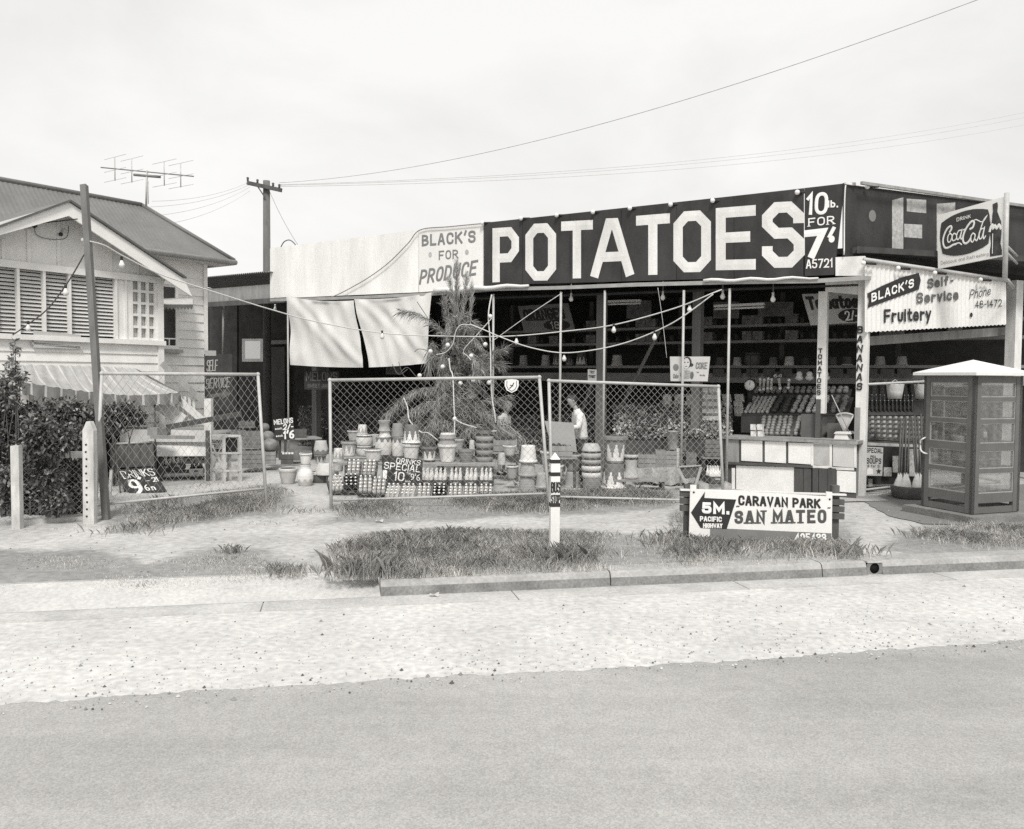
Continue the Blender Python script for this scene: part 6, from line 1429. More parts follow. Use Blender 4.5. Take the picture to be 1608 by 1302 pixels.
# cartons on the upper shelves
cb = None
for z, y in ((zsh[0], 505), (zsh[1], 530)):
    for x in (838, 872, 930, 1008, 1024, 1112, 1176, 1190, 1244, 1392, 1410, 1500):
        p = S(float(x), y, DS + .0)
        if cb is None:
            mb = MB(); mb.box(V((p.x, p.y, z + .105)), .26, .2, .2, U, NF); cb = mb.build('shelf_carton', mat('printed shelf carton', .2, .7, .5, 7, fine=.3)); tag(cb, 'pale printed cartons spaced along the upper back shelves', 'carton', 'cartons on the upper shelves'); c0_ = V((p.x, p.y, z))
        else:
            o = cb.copy(); col.objects.link(o); o.location = cb.location + V((p.x, p.y, z)) - c0_
# inner signs
CARD = mat('dull white card', .42, .8, .12, 4)
q = [S(823, 522, 2.2), S(903, 519, 2.2), S(892, 476, 2.2), S(813, 481, 2.2)]
t = board('price_sign', q, 'dim white sign reading ORANGES 18 hung inside the shop', [('ORANGES', .08, .88, .42, .86, dict(wt=.2, serif=.8))], cat='sign', m=mat('shaded white card', .20, .8, .15, 4), lm=INK())
mb = MB(); nq = qn(q); mb.poly([bil(q, .68 + .26 * math.cos(a), .22 + .2 * math.sin(a)) + nq * .004 for a in np.linspace(0, 6.283, 14)[:-1]], .003, nq); mb.build('dark_oval', INK(), t); word('lettering', '18', [p + nq * .004 for p in sub(q, .56, .74, .08, .36)], CARD, t, wt=.14)
q = [S(1273, 511, 1.0), S(1352, 506, 1.0), S(1346, 459, 1.0), S(1259, 462, 1.0)]
t = board('price_sign', q, 'tilted white sign reading Tomatoes 2/- partly behind the lettered posts', [('Tomatoes', .06, 1.12, .48, .92, dict(wt=.22, n=3, rad=.2))], cat='sign', m=mat('white tomato card', .50, .8, .12, 4), lm=INK())
nq = qn(q); mb = MB(); mb.poly([bil(q, .84 + .26 * math.cos(a), .24 + .22 * math.sin(a)) + nq * .004 for a in np.linspace(0, 6.283, 14)[:-1]], .003, nq); mb.build('dark_oval', INK(), t); word('lettering', '2/-', [p + nq * .004 for p in sub(q, .72, .96, .08, .40)], CW, t, wt=.14)
q = [S(1052.5, 598, -.3), S(1110, 598.5, -.3), S(1115, 560, -.3), S(1052, 560, -.3)]; q = [S(1053, 598.5, -.45), S(1111, 599, -.45), S(1115, 560, -.45), S(1052, 560, -.45)]
t = board('drink_poster', q, 'pale drink poster reading COKE with a dark haired woman, tied to the fourth thin pole', [('COKE', .67, .95, .50, .77, dict(wt=.16)), ('has', .70, .76, .34, .40, dict(wt=.2)), ('the zing', .78, .92, .22, .29, dict(wt=.2))], cat='poster', m=mat('poster paper', .60, .7, .06, 5), lm=GREYINK())
nq = qn(q); HAIR = mat('printed dark hair', .07, .8, .2); FACE = mat('printed face', .66, .8, .05)
def el(cx, cy, rx, ry, m, o, nm): mb = MB(); mb.poly([bil(q, cx + rx * math.cos(a), cy + ry * math.sin(a)) + nq * o for a in np.linspace(0, 6.283, 18)[:-1]], .0015, nq); mb.build(nm, m, t)
el(.44, .76, .115, .235, HAIR, .003, 'printed_hair'); el(.55, .66, .055, .07, HAIR, .003, 'printed_hair'); el(.425, .72, .085, .22, FACE, .006, 'printed_face'); el(.42, .28, .16, .18, mat('printed dress', .38, .8, .4, 30), .0045, 'printed_dress'); el(.58, .24, .045, .15, mat('printed glass', .16, .8, .3, 20), .0075, 'printed_glass'); el(.15, .56, .075, .14, GREYINK(), .003, 'round_badge')
for cx in (.385, .465): el(cx, .77, .018, .02, INK(), .009, 'printed_eye')
el(.425, .60, .03, .018, GREYINK(), .009, 'printed_mouth')
mb = MB(); text(mb, 'Coke', sub(q, .08, .22, .12, .30), wt=.14, slant=.3, base=.006); mb.build('lettering', GREYINK(), t)
for x0, x1, y0, y1, d, lb in ((984, 1022, 500, 472, 3.6, 'dim pinned advertisement left of the strip light'), (1120, 1160, 500, 474, 3.6, 'dim pinned advertisement under the right strip light'), (1190, 1245, 497, 474, 3.6, 'dim broad advertisement right of the strip light'), (606, 628, 588, 562, 3.2, 'dim notice seen between the blinds and the tree')):
    q = [S(x0, y0, d), S(x1, y0, d), S(x1 + 1, y1, d), S(x0, y1, d)]; mb = MB(); mb.slab(q, .01); tag(mb.build('advertisement', mat('dim advertisement print', .14, .8, .5, 6, fine=.3)), lb, 'poster')
for x0, y0, x1, y1, d, lb in ((948, 474, 1006, 472, 2.0, 'short strip light fitting hung left of the inner post'), (1122, 481, 1200, 477.5, 1.6, 'long strip light fitting hung above the fruit')):
    a, b = S(x0, y0, d), S(x1, y1, d); mb = MB(); mb.beam(a, b, .09, .05); o = tag(mb.build('strip_light', WHITE()), lb, 'light fitting'); mb = MB(); mb.tube([a - UP * .06, b - UP * .06], .02, 8); mb.build('tube', WHITE(), o)
q = [S(923, 603, -.35), S(936.5, 603.5, -.35), S(936.5, 580.5, -.35), S(923, 580, -.35)]
board('small_notice', q, 'small black and white notice above the right chain link panel', [('TWIST', .1, .9, .42, .62, dict(wt=.22)), ('TRY', .2, .8, .72, .92, dict(wt=.2))], cat='notice', m=CARD, lm=INK())
# leafy produce banks
def leafy(q, n, size, ms, name, seed=0, lift=.10, parent=None):
    g = np.random.default_rng(seed); Vs = []; mi = []
    nn = qn(q)
    for i in range(n):
        s, t = g.random(), g.random(); p = bil(q, s, t) + nn * (g.random() * lift)
        a = V(g.normal(size=3)).normalized(); b = a.cross(V(g.normal(size=3))).normalized(); k = size * g.uniform(.6, 1.3)
        Vs += [p - a * k, p + b * k * .5 + nn * k * .2, p + a * k, p - b * k * .5]; mi.append(int(g.integers(0, len(ms))))
    nF = len(Vs) // 4
    return npmesh(name, [tuple(v) for v in Vs], np.arange(nF * 4), np.arange(nF) * 4, 4, ms, mi, parent=parent)
LM = [mat('dark green leaf', .11, .7, .3), mat('leafy vegetable', .34, .65, .3), mat('pale vegetable leaf', .6, .65, .3)]
G1 = sq(965, 1150, 690, 640, .5, 1.5); G2 = sq(800, 960, 712, 655, 1.2, 2.0); G3 = sq(470, 720, 700, 640, 1.6, 2.4)
tiers('vegetable_bank', 'sloping bank of leafy vegetables right of the shopkeeper', 'display stand', [G1], DKTIM(), S(1050, 760, 1.0)); stuff(leafy(G1, 5200, .042, LM, 'leafy_vegetables', 3), 'mottled leafy vegetables heaped on the bank right of the shopkeeper', 'vegetables')
tiers('vegetable_bank', 'sloping bank of dark greens behind the shopkeeper', 'display stand', [G2], DKTIM(), S(880, 760, 1.5)); stuff(leafy(G2, 5000, .045, LM[:2], 'leafy_vegetables', 4), 'dark greens heaped on the bank behind the shopkeeper', 'vegetables')
tiers('vegetable_bank', 'dim sloping bank of produce in the shadow behind the blinds', 'display stand', [G3], DKTIM(), S(590, 740, 2)); stuff(leafy(G3, 4600, .045, LM[:2] + LM[:1], 'leafy_vegetables', 5), 'dim produce heaped in the shadow behind the blinds', 'vegetables')
PQ = sq(1040, 1170, 655, 622, 1.5, 2.1); packs('bagged_goods', PQ, 7, 3, .20, .20, .07, .75, 'pale wrapped packs laid in rows on the bank left of the dial scale', 'packs on the bank')
PQ2 = sq(1098, 1134, 690, 612, .75, 1.6); packs('white_packet', PQ2, 2, 7, .24, .13, .09, .85, 'white packets piled in a column behind the right edge of the right wire panel', 'packets in the white column', .06)
stand('packet_table', 'plain table bearing the white packets and wrapped packs', S(1040, 700, 1.4) * 1, S(1136, 700, 1.4) * 1, S(1100, 692, 1.2).z, 1.2, 2, 'table')
q = [S(998, 669, .45), S(1036, 672, .45), S(1034, 655, .5), S(998, 652, .5)]; board('chalk_price', q, 'small dark price card chalked 14 and 2 among the leafy vegetables', [('14.2', .05, .95, .15, .85, dict(wt=.11, slant=.3))], lm=mat('dim chalk marks', .3, .9, .1))
for (x0, y0, x1, y1, d0, d1, lb) in ((940, 575, 888, 720, 3, 2.8, 'sloping timber brace behind the shopkeeper'), (1035, 520, 965, 660, 3.2, 2.6, 'long pale sloping prop inside the shop')):
    mb = MB(); mb.beam(S(x0, y0, d0), S(x1, y1, d1), .12, .06); tag(mb.build('sloping_prop', TIM()), lb, 'prop')
# right-hand stand under the valance
Rq = [SS(1362, 690, .6), SS(1452, 694, .6), SS(1452, 655, .95), SS(1362, 655, .95)]; Rq2 = [SS(1364, 652, 1.0), SS(1450, 652, 1.0), SS(1450, 632, 1.25), SS(1364, 632, 1.25)]; Rq3 = [SS(1364, 630, 1.3), SS(1450, 630, 1.3), SS(1446, 600, 1.8), SS(1364, 602, 1.8)]
tiers('grocery_stand', 'stepped grocery stand under the white valance left of the booth', 'display stand', [Rq, Rq2, Rq3], DKTIM(), SS(1400, 760, .9))
packs('grocery_packet', Rq, 10, 5, .075, .07, .06, .34, 'small pale packets in rows on the lowest step of the grocery stand', 'packets on the lowest step', .004)
packs('grocery_carton', Rq3, 7, 5, .11, .12, .07, .10, 'dark cartons on the top step of the grocery stand', 'cartons on the top step', .004)
k = 0
for j in range(2):
    for i in range(11):
        p = bil(Rq2, (i + .5) / 11 * .8 + .02, .25 + .45 * j) + UP * .01
        o = dup(bt_d, p, (0, 0, 0), 'dark bottle in the rows on the middle step of the grocery stand', 'bottles on the grocery stand', .8)
mb = MB(); mb.beam(SS(1360, 697, .45), SS(1455, 701, .45), .08, .05); tag(mb.build('stand_ledge', PALET()), 'pale ledge along the foot of the grocery stand', 'ledge')
for x, lb in ((1405, 'left white lattice basket hanging from the rail'), (1449, 'right white lattice basket hanging close to the booth')):
    p = SS(x, 626, .0); r = 13.5 / ppm(p.y); mb = MB(); mb.lathe(p, [(r * .75, 0), (r * .86, .11), (r * .98, .235), (r, .25), (r * .9, .25), (r * .7, .03)], 18); o = tag(mb.build('hanging_basket', mat('white woven cane', .52, .8, .22, 26, fine=.3)), lb, 'basket')
    mb = MB(); mb.tube([p + UP * .25 - SD * r, p + UP * .33], .006, 4); mb.tube([p + UP * .25 + SD * r, p + UP * .33], .006, 4); mb.build('hanger', STEEL(), o)
# low fence with posters below the stand
pf = thing('poster_fence', 'dark low netting fence below the grocery stand with a rail', 'fence', SS(1400, 770, .15))
mb = MB(); mb.slab([SS(1364, 760, .3), SS(1450, 762, .3), SS(1450, 703, .3), SS(1364, 701, .3)], .02); mb.build('dark_netting', mat('dark netting', .03, .9, .4, 12), pf)
mb = MB(); mb.tube([SS(1352, 770, .12), SS(1420, 762, .12)], .02, 6); mb.build('rail', STEEL(), pf)
q = [SS(1358, 747, .1), SS(1385.5, 747.5, .1), SS(1387, 703, .1), SS(1358, 701.5, .1)]
t = board('soup_poster', q, 'pale poster reading SPECIAL SOUPS with a star, low beside the BANANAS post', [('SPECIAL', .06, .96, .80, .97, dict(wt=.16)), ('PEA', .3, .6, .63, .71, dict(wt=.2)), ('SOUPS', .10, .90, .42, .62, dict(wt=.16)), ('6 for 2!', .14, .84, .30, .39, dict(wt=.16))], cat='poster', m=mat('poster card', .48, .8, .08, 5), lm=INK())
nq = qn(q); mb = MB(); mb.poly([bil(q, .78 + (.16 if i % 2 == 0 else .07) * math.sin(i * .628), .16 + (.11 if i % 2 == 0 else .05) * math.cos(i * .628)) + nq * .004 for i in range(9, -1, -1)], .003, nq); mb.build('star', INK(), t)
mb = MB(); mb.poly([bil(q, x, y) + nq * .004 for x, y in ((.10, .03), (.46, .05), (.44, .22), (.26, .28), (.12, .2))], .003, nq); mb.build('picture', WHITE(), t)
for x0, y0, x1, y1, lb in ((1402, 742, 1412, 716, 'small torn white card on the dark netting'), (1388, 748, 1400, 734, 'lower scrap of printed paper on the dark netting'), (1364, 764, 1370, 752, 'white tag low on the dark netting'), (1428, 748, 1442, 705, 'grey printed poster behind the broom handles')):
    mb = MB(); mb.slab([SS(x0, y0, .22), SS(x1, y0, .22), SS(x1, y1, .22), SS(x0, y1, .22)], .01); tag(mb.build('paper_card', mat('printed card', .38, .8, .5, 22, fine=.4)), lb, 'card')
# brooms
bs_ = gr(1428, 783)
sk = MB(); sk.lathe(bs_, [(.22, 0), (.27, .03), (.29, .12), (.30, .2), (.29, .22), (.26, .22), (.2, .06)], 20); sack = tag(sk.build('hessian_bag', mat('dark hessian', .12, .95, .25, 14, fine=.3, bump=.6)), 'dark rounded sack holding the broom heads beside the booth', 'sack')
bro = None; i = 0
for dx, top, ty, hd in ((-.17, 1415, 658, 0), (-.12, 1419, 659, 0), (-.06, 1423, 656, 0), (-.01, 1428, 662, 0), (.16, 1432, 655, 1), (.2, 1436, 653, 1), (.24, 1441, 656, 1), (.30, 1446, 650, 1), (.36, 1452, 655, 1)):
    p = bs_ + V((dx, .05 + .04 * (i % 2), .04)); p2 = at(top, ty, bs_.y + .7)
    lb = 'straw broom in the sack, ' + ('number %s from left in the left bunch' if not hd else 'number %s from left in the right bunch') % ('one two three four five six seven eight nine'.split()[i if not hd else i - 4])
    t = thing('broom', lb, 'broom', p, 'brooms by the booth'); d = (p2 - p).normalized()
    mb = MB(); mb.tube([p + d * .38, p2], .016, 6); mb.build('handle', DKTIM(), t)
    mb = MB(); sxx = d.cross(V((0, 1, 0))).normalized(); syy = sxx.cross(d)
    mb.lathe(p, [(.075, 0), (.095, .04), (.09, .16), (.06, .27), (.03, .34), (.018, .42)], 10, ax=(sxx, syy * .6, d)); mb.build('straw_head', mat('pale broom straw', .48, .9, .2, 30, streak=.1, fine=.25), t)
    i += 1
# goods at the right of the pots
tb = thing('cloth_table', 'table draped with patterned cloth behind the low bench', 'table', gr(1040, 785)); Yc = 15.9
CL = mat('patterned tablecloth', .36, .9, .45, 28, fine=.35)
def clf(s, t): p = lerp(at(998, 735, Yc), at(1092, 733, Yc - .2), s); return V((p.x, p.y - .06 * math.sin(s * 24) * t - .05 * t, lerp(p.z, .06 + .03 * math.sin(s * 9), t)))
mb = MB(); mb.grid(clf, 60, 14); a, b = at(998, 735, Yc), at(1092, 733, Yc - .2); mb.add([a, b, b + V((.1, .7, 0)), a + V((.1, .7, 0))], [(0, 1, 2, 3)]); mb.build('cloth', CL, tb)
mb = MB()
for x in (1002, 1088): p = at(x, 736, Yc + .3); mb.box(V((p.x, p.y, p.z / 2)), .05, .05, p.z - .02)
mb.build('leg', DKTIM(), tb)
zt = a.z + .002
for x, wpx, hpx, dy, v, fl, lb in ((1015, 27, 22, .12, .28, (.07, .045), 'timber box of dark round produce at left of the cloth table'), (1045, 33, 28, .08, .26, None, 'tall plain timber box in the middle of the cloth table'), (1084, 16, 24, .15, .18, None, 'narrow upright box right of the tin drum')):
    p = at(x, 735, Yc + dy); fruit_box(V((p.x, p.y, zt)), wpx / ppm(Yc), .30, hpx / ppm(Yc), -.1, lb, v, fl)
p = at(1053, 732, Yc + .1); zz = zt + 28 / ppm(Yc)
mb = MB(); mb.lathe((p.x + .04, p.y, zz), [(.10, 0), (.105, .02), (.105, .33), (.112, .335), (.112, .36), (.0001, .365)], 20); tag(mb.build('tin_drum', mat('dented grey tin', .34, .35, .3, 7, spec=.6)), 'tall shiny tin drum standing on the plain timber box', 'drum')
mb = MB(); p = at(1066, 732, Yc - .05); mb.box((p.x, p.y, zt + .15), .10, .10, .30); mb.box((p.x, p.y, zt + .34), .11, .10, .07); tag(mb.build('printed_carton', mat('printed white carton', .5, .7, .45, 16)), 'narrow printed white carton below the tin drum', 'carton')
fb = thing('flap_basket', 'dark open basket with pale folded flaps beside the capped bottle crate', 'basket', gr(1083, 775)); Yq = 15.0
mb = MB(); mb.slab([at(1078, 752, Yq), at(1094, 749, Yq), at(1100, 732, Yq), at(1068, 735, Yq)], .2); mb.build('basket_body', mat('dark wicker', .12, .9, .3, 14, fine=.25), fb)
mb = MB(); mb.slab([at(1078, 764, Yq - .04), at(1081, 762, Yq - .04), at(1067, 734, Yq - .04), at(1063, 737, Yq - .04)], .02); mb.slab([at(1089, 766, Yq - .04), at(1094, 764, Yq - .04), at(1103, 734, Yq - .04), at(1099, 733, Yq - .04)], .02); mb.beam(at(1066, 733, Yq - .02), at(1101, 731, Yq - .02), .03, .02); mb.build('pale_edge', PALET(), fb)
crate(V((at(1121, 757, 14.9).x, 14.9, at(1121, 757, 14.9).z)), .12, 0, 'set on boxes behind the caravan park sign', bl='behind the caravan park sign', nx=5, ny=2)
p = at(1121, 768, 14.9); mb = MB(); mb.box((p.x, p.y + .1, at(1121, 757.6, 14.9).z / 2 - .005), .56, .4, at(1121, 757.6, 14.9).z - .012); mb.box((p.x + .03, p.y - .12, at(1121, 757.6, 14.9).z * .4), .44, .04, .04); tag(mb.build('crumpled_pile', mat('pile of pale papers', .40, .9, .35, 9, fine=.3)), 'pale pile of folded papers under the capped bottle crate', 'pile')
# produce boxes below the banks, and display box hiding the shopkeeper's legs
q = [at(868, 708, 15.75), at(906, 710, 15.75), at(900.5, 664, 15.95), at(855, 661, 15.95)]
db = thing('display_board', 'large plain grey panel leaning in front of the shopkeeper', 'panel', (q[0] + q[1]) / 2); mb = MB(); mb.slab(q, .03); mb.build('panel', mat('plain grey hardboard', .30, .8, .06, 3), db)
mb = MB(); mb.beam(V((q[0].x + .1, q[0].y + .35, 0)), (q[3] * .7 + q[0] * .3) + V((.12, .12, 0)), .04, .04); mb.beam(V((q[1].x, q[1].y + .35, 0)), (q[2] * .7 + q[1] * .3) + V((0, .12, 0)), .04, .04); mb.build('prop', DKTIM(), db)
for x0, x1, y0, y1, Y, v, fl, lb in ((862, 898, 716, 699, 15.5, .32, (.05, .05), 'timber box of small dark seedlings in front of the grey panel'), (775, 812, 708, 690, 16.4, .30, (.05, .05), 'timber box of dark seedlings right of the banded tower'), (1000, 1028, 705, 690, 17.6, .24, (.1, .05), 'box of dim produce below the leafy bank, left one'), (1070, 1100, 708, 688, 17.0, .24, (.12, .05), 'box of dim produce below the leafy bank, by the tin drum'), (1104, 1134, 716, 690, 16.6, .22, (.16, .05), 'box of dim produce left of the counter end')):
    p = at((x0 + x1) / 2, y0, Y); p.z = max(0, p.z); fruit_box(p, (x1 - x0) / ppm(Y), .35, (y0 - y1) / ppm(Y), 0, lb, v, fl)
for x0, x1, zy, Y, lb in ((855, 905, 716, 15.5, 'low dark trestle under the seedling box by the grey panel'), (770, 815, 708, 16.4, 'low dark trestle under the seedling box by the banded tower'), (995, 1032, 705, 17.6, 'low dark trestle under the left produce box'), (1066, 1104, 708, 17.0, 'low dark trestle under the produce box by the drum'), (1100, 1138, 716, 16.6, 'low dark trestle under the produce box at the counter end')):
    a, b = at(x0, zy, Y), at(x1, zy, Y); stand('trestle', lb, V((a.x, a.y, 0)), V((b.x, b.y, 0)), a.z - .004, .36, 2, 'trestle')
for x, y, Y in ((590, 590, 18.6),):
    q = [at(478, 612, 21.2), at(532, 611, 20.9), at(532, 583, 20.9), at(478, 582, 21.2)]; board('melons_sign', q, 'dim dark sign chalked MELONS in the shadow under the left blind', [('MELONS', .05, .95, .45, .95, dict(wt=.12)), ('SWEET JUICY', .1, .8, .1, .3, dict(wt=.14))], cat='sign', lm=mat('dim chalk', .16, .9, .1))

# ================================================================ PEOPLE
def skin_mesh(name, pts, edges, m, parent, sub_=2):
    keys = list(pts); idx = {k: i for i, k in enumerate(keys)}; off = wloc(parent)
    me = bpy.data.meshes.new(name + '_cage'); me.from_pydata([tuple(V(pts[k][0]) - off) for k in keys], [(idx[a], idx[b]) for a, b in edges], []); me.update()
    o = bpy.data.objects.new(name + '_cage', me); col.objects.link(o)
    o.modifiers.new('s', 'SKIN'); sb = o.modifiers.new('u', 'SUBSURF'); sb.levels = sub_; sb.render_levels = sub_
    for i, k in enumerate(keys):
        r = pts[k][1]; me.skin_vertices[0].data[i].radius = (r, r) if not isinstance(r, tuple) else r
        me.skin_vertices[0].data[i].use_root = (i == 0)
    dg = bpy.context.evaluated_depsgraph_get(); dg.update(); n = bpy.data.meshes.new_from_object(o.evaluated_get(dg)); n.name = name
    bpy.data.objects.remove(o); n.materials.clear(); n.materials.append(m)
    for p in n.polygons: p.use_smooth = True
    r = bpy.data.objects.new(name, n); col.objects.link(r); r.parent = parent; return r
SKIN = mat('skin', .38, .6, .06, 20)
def hand(pts, edges, wrist, wk, d, side, tag_):
    """palm and five fingers growing from the wrist along d; side = thumb side"""
    d = d.normalized(); side = side.normalized(); nrm = d.cross(side)
    pk = tag_ + 'palm'; pts[pk] = (wrist + d * .055, .026); edges.append((wk, pk))
    for i in range(4):
        base = wrist + d * .092 + side * (.03 - .02 * i); L = (.040, .046, .042, .034)[i]
        a, b, c = tag_ + 'f%da' % i, tag_ + 'f%db' % i, tag_ + 'f%dc' % i
        pts[a] = (base, .0095); pts[b] = (base + d * L * .8 - nrm * .012, .0085); pts[c] = (base + d * L * 1.2 - nrm * (.035), .007)
        edges += [(pk, a), (a, b), (b, c)]
    a, b = tag_ + 'ta', tag_ + 'tb'; pts[a] = (wrist + d * .05 + side * .042, .011); pts[b] = (wrist + d * .085 + side * .055 - nrm * .02, .009); edges += [(pk, a), (a, b)]
def loft(mb, rings, n=16, mi=0):
    vs = []
    for c, a, b in rings:
        for k in range(n): t = 2 * math.pi * k / n; vs.append(c + a * math.cos(t) + b * math.sin(t))
    fs = [(i * n + k, i * n + (k + 1) % n, (i + 1) * n + (k + 1) % n, (i + 1) * n + k) for i in range(len(rings) - 1) for k in range(n)]
    fs += [tuple(range(n - 1, -1, -1)), tuple(range((len(rings) - 1) * n, len(rings) * n))]
    mb.add(vs, fs, mi, True)
def person(label, loc, fac, Ht, lean, hair_m, shirt_m, leg_m, arm_t, skirt=False, long_sleeve=True, bald=False):
    t = thing('person', label, 'person', loc); f = fac.normalized(); l = V((-f.y, f.x, 0)); k = Ht / 1.75
    fx = lambda z: lean * max(0, (z - .93) / .75) ** 1.3                    # how far the spine leans forward at height z
    B = lambda x, y, z: loc + (f * x + l * y + UP * z) * k
    P = {'pel': (B(0, 0, .93), .10 * k), 'ab': (B(fx(1.1), 0, 1.1), .095 * k), 'ch': (B(fx(1.28), 0, 1.28), .10 * k), 'nb': (B(fx(1.43), 0, 1.43), .055 * k), 'nk': (B(fx(1.5) + .02, 0, 1.50), .05 * k), 'hb': (B(fx(1.55) + .035, 0, 1.555), .05 * k)}
    E = [('pel', 'ab'), ('ab', 'ch'), ('ch', 'nb'), ('nb', 'nk'), ('nk', 'hb')]
    for s, n in ((1, 'L'), (-1, 'R')):
        P['sh' + n] = (B(fx(1.37), .16 * s, 1.37), .048 * k); P['el' + n] = (arm_t[n][0](B), .040 * k); P['wr' + n] = (arm_t[n][1](B), .028 * k)
        E += [('ch', 'sh' + n), ('sh' + n, 'el' + n), ('el' + n, 'wr' + n)]
        P['hi' + n] = (B(0, .09 * s, .86), .07 * k); P['kn' + n] = (B(.03, .10 * s, .48), .052 * k); P['an' + n] = (B(-.02, .10 * s, .09), .036 * k); P['to' + n] = (B(.15, .12 * s, .035), .030 * k)
        E += [('pel', 'hi' + n), ('hi' + n, 'kn' + n), ('kn' + n, 'an' + n), ('an' + n, 'to' + n)]
        hand(P, E, P['wr' + n][0], 'wr' + n, P['wr' + n][0] - P['el' + n][0], UP, 'h' + n)
    body = skin_mesh('body', P, E, SKIN, t)
    hc = B(fx(1.64) + .05, 0, 1.635); tilt = .35 + lean; hu = (UP * math.cos(tilt) + f * math.sin(tilt)); hf = (f * math.cos(tilt) - UP * math.sin(tilt))
    mb = MB()
    hd = [(-.118, .022, .028, .030), (-.10, .045, .052, .022), (-.06, .060, .078, .008), (-.02, .068, .090, 0), (.02, .073, .095, -.004), (.06, .071, .090, -.008), (.095, .055, .066, -.012), (.115, .022, .026, -.014)]
    loft(mb, [(hc + (hu * z + hf * o) * k, l * (w * k), hf * (d * k)) for z, w, d, o in hd])
    nz = hc + (hf * .092 - hu * .018) * k; mb.add([nz + hu * .04 * k - hf * .008 * k, nz + l * .016 * k - hu * .012 * k - hf * .006 * k, nz - l * .016 * k - hu * .012 * k - hf * .006 * k, nz + hf * .020 * k - hu * .006 * k], [(0, 1, 3), (0, 3, 2), (1, 2, 3)])
    for s in (1, -1): loft(mb, [(hc + (l * s * .073 - hf * .012 + hu * .0 + l * s * o) * k, hu * (.030 * r_ * k), hf * (.016 * r_ * k)) for o, r_ in ((-.004, .8), (.004, 1.0), (.012, .7))], 8)
    hm = mb.build('head_tmp', SKIN, t)                       # joined into the body so the figure stays one mesh
    me = body.data; bmx = bmesh.new(); bmx.from_mesh(me); bmx.from_mesh(hm.data); bmx.to_mesh(me); bmx.free(); bpy.data.objects.remove(hm)
    for p_ in me.polygons: p_.use_smooth = True
    for s in (1, -1):
        mb = MB(); mb.ball(hc + (hf * .083 + l * .028 * s + hu * .012) * k, .010 * k, 6); mb.build('eye', INK(), body)
        mb = MB(); mb.tube([hc + (hf * .088 + l * .014 * s + hu * .034) * k, hc + (hf * .078 + l * .042 * s + hu * .032) * k], .005 * k, 5); mb.build('eyebrow', hair_m, body)
    mb = MB(); mb.tube([hc + (hf * .083 + l * .022 - hu * .058) * k, hc + (hf * .088 - hu * .056) * k, hc + (hf * .083 - l * .022 - hu * .058) * k], .005 * k, 5); mb.build('mouth', mat('lips', .16, .6), body)
    mb = MB()
    rows_ = [(.88, .172, .128), (.94, .166, .124), (1.05, .160, .122), (1.17, .172, .126), (1.28, .186, .122), (1.36, .180, .104), (1.41, .135, .084), (1.445, .078, .070), (1.475, .064, .064)]
    if skirt: rows_ = [(z, w * .9, d) for z, w, d in rows_[1:]]
    loft(mb, [(B(fx(z) - (.015 if 1.1 < z < 1.38 else 0), 0, z), l * (w * k), (f + UP * -.25 * (z > 1.3)) .normalized() * (d * k)) for z, w, d in rows_], 20)
    for n in 'LR':
        S0 = lerp(P['ch'][0], P['sh' + n][0], .72); S1, E1_, W1 = P['sh' + n][0], P['el' + n][0], P['wr' + n][0]
        pts = [S0, S1, lerp(S1, E1_, .5), lerp(S1, E1_, 1.0 if long_sleeve else .72)] + ([lerp(E1_, W1, .35), lerp(E1_, W1, .6)] if long_sleeve else [])
        mb.tube(pts, [.075 * k, .078 * k, .068 * k, .060 * k] + ([.054 * k, .056 * k] if long_sleeve else []), 12)
    mb.build('shirt', shirt_m, t)
    mb = MB()
    if skirt: loft(mb, [(B(0, 0, z), l * (w * k), f * (d * k)) for z, w, d in ((.42, .23, .21), (.62, .215, .185), (.82, .185, .15), (.93, .158, .125), (.99, .135, .11))], 20); mb.build('skirt', leg_m, t)
    else:
        loft(mb, [(B(0, 0, z), l * (w * k), f * (d * k)) for z, w, d in ((.74, .165, .105), (.82, .175, .13), (.92, .168, .125), (.985, .158, .115))], 20)
        for n, s in (('L', 1), ('R', -1)): mb.tube([B(.0, .088 * s, .84), B(.015, .092 * s, .66), B(.03, .10 * s, .47), B(0, .10 * s, .26), B(-.015, .10 * s, .07)], [.098 * k, .090 * k, .076 * k, .07 * k, .07 * k], 12)
        mb.build('trousers', leg_m, t)
    for n in 'LR':
        mb = MB(); a, b = P['an' + n][0], P['to' + n][0]; mb.tube([a - UP * .03 * k - f * .03 * k, lerp(a, b, .5) - UP * .025 * k, b, b + f * .03 * k], [.042 * k, .044 * k, .038 * k, .02 * k], 8); mb.build('shoe', INK(), t)
    mb = MB()
    hr = [(-.03, .070, .060, -.040), (.01, .078, .078, -.030), (.05, .079, .084, -.022), (.09, .068, .074, -.018), (.118, .040, .046, -.018), (.128, .012, .014, -.018)] if bald else [(-.10, .074, .058, -.046), (-.05, .088, .078, -.034), (.0, .090, .086, -.026), (.05, .087, .094, -.016), (.095, .072, .080, -.014), (.128, .038, .042, -.016), (.138, .010, .012, -.016)]
    loft(mb, [(hc + (hu * z + hf * o) * k, l * (w * k), hf * (d * k)) for z, w, d, o in hr], 18); mb.build('hair', hair_m, t)
    return t
HM = 1.66; loc = V((at(913, 700, 16.3).x, 16.3, 0)); fc = V((-1, -.18, 0))
person('man in white shirt and dark trousers looking down behind the leaning grey panel', loc, fc, HM, .16, mat('short dark hair', .05, .8, .3), mat('white shirt cotton', .74, .85, .05, 6), mat('dark trousers', .055, .9, .15),
       {'L': (lambda B: B(.12, .24, 1.13), lambda B: B(.36, .16, 1.10)), 'R': (lambda B: B(.10, -.25, 1.13), lambda B: B(.34, -.14, 1.12))}, bald=True)
loc = V((at(788, 700, 17.4).x, 17.4, 0)); fc = V((.85, -.5, 0))
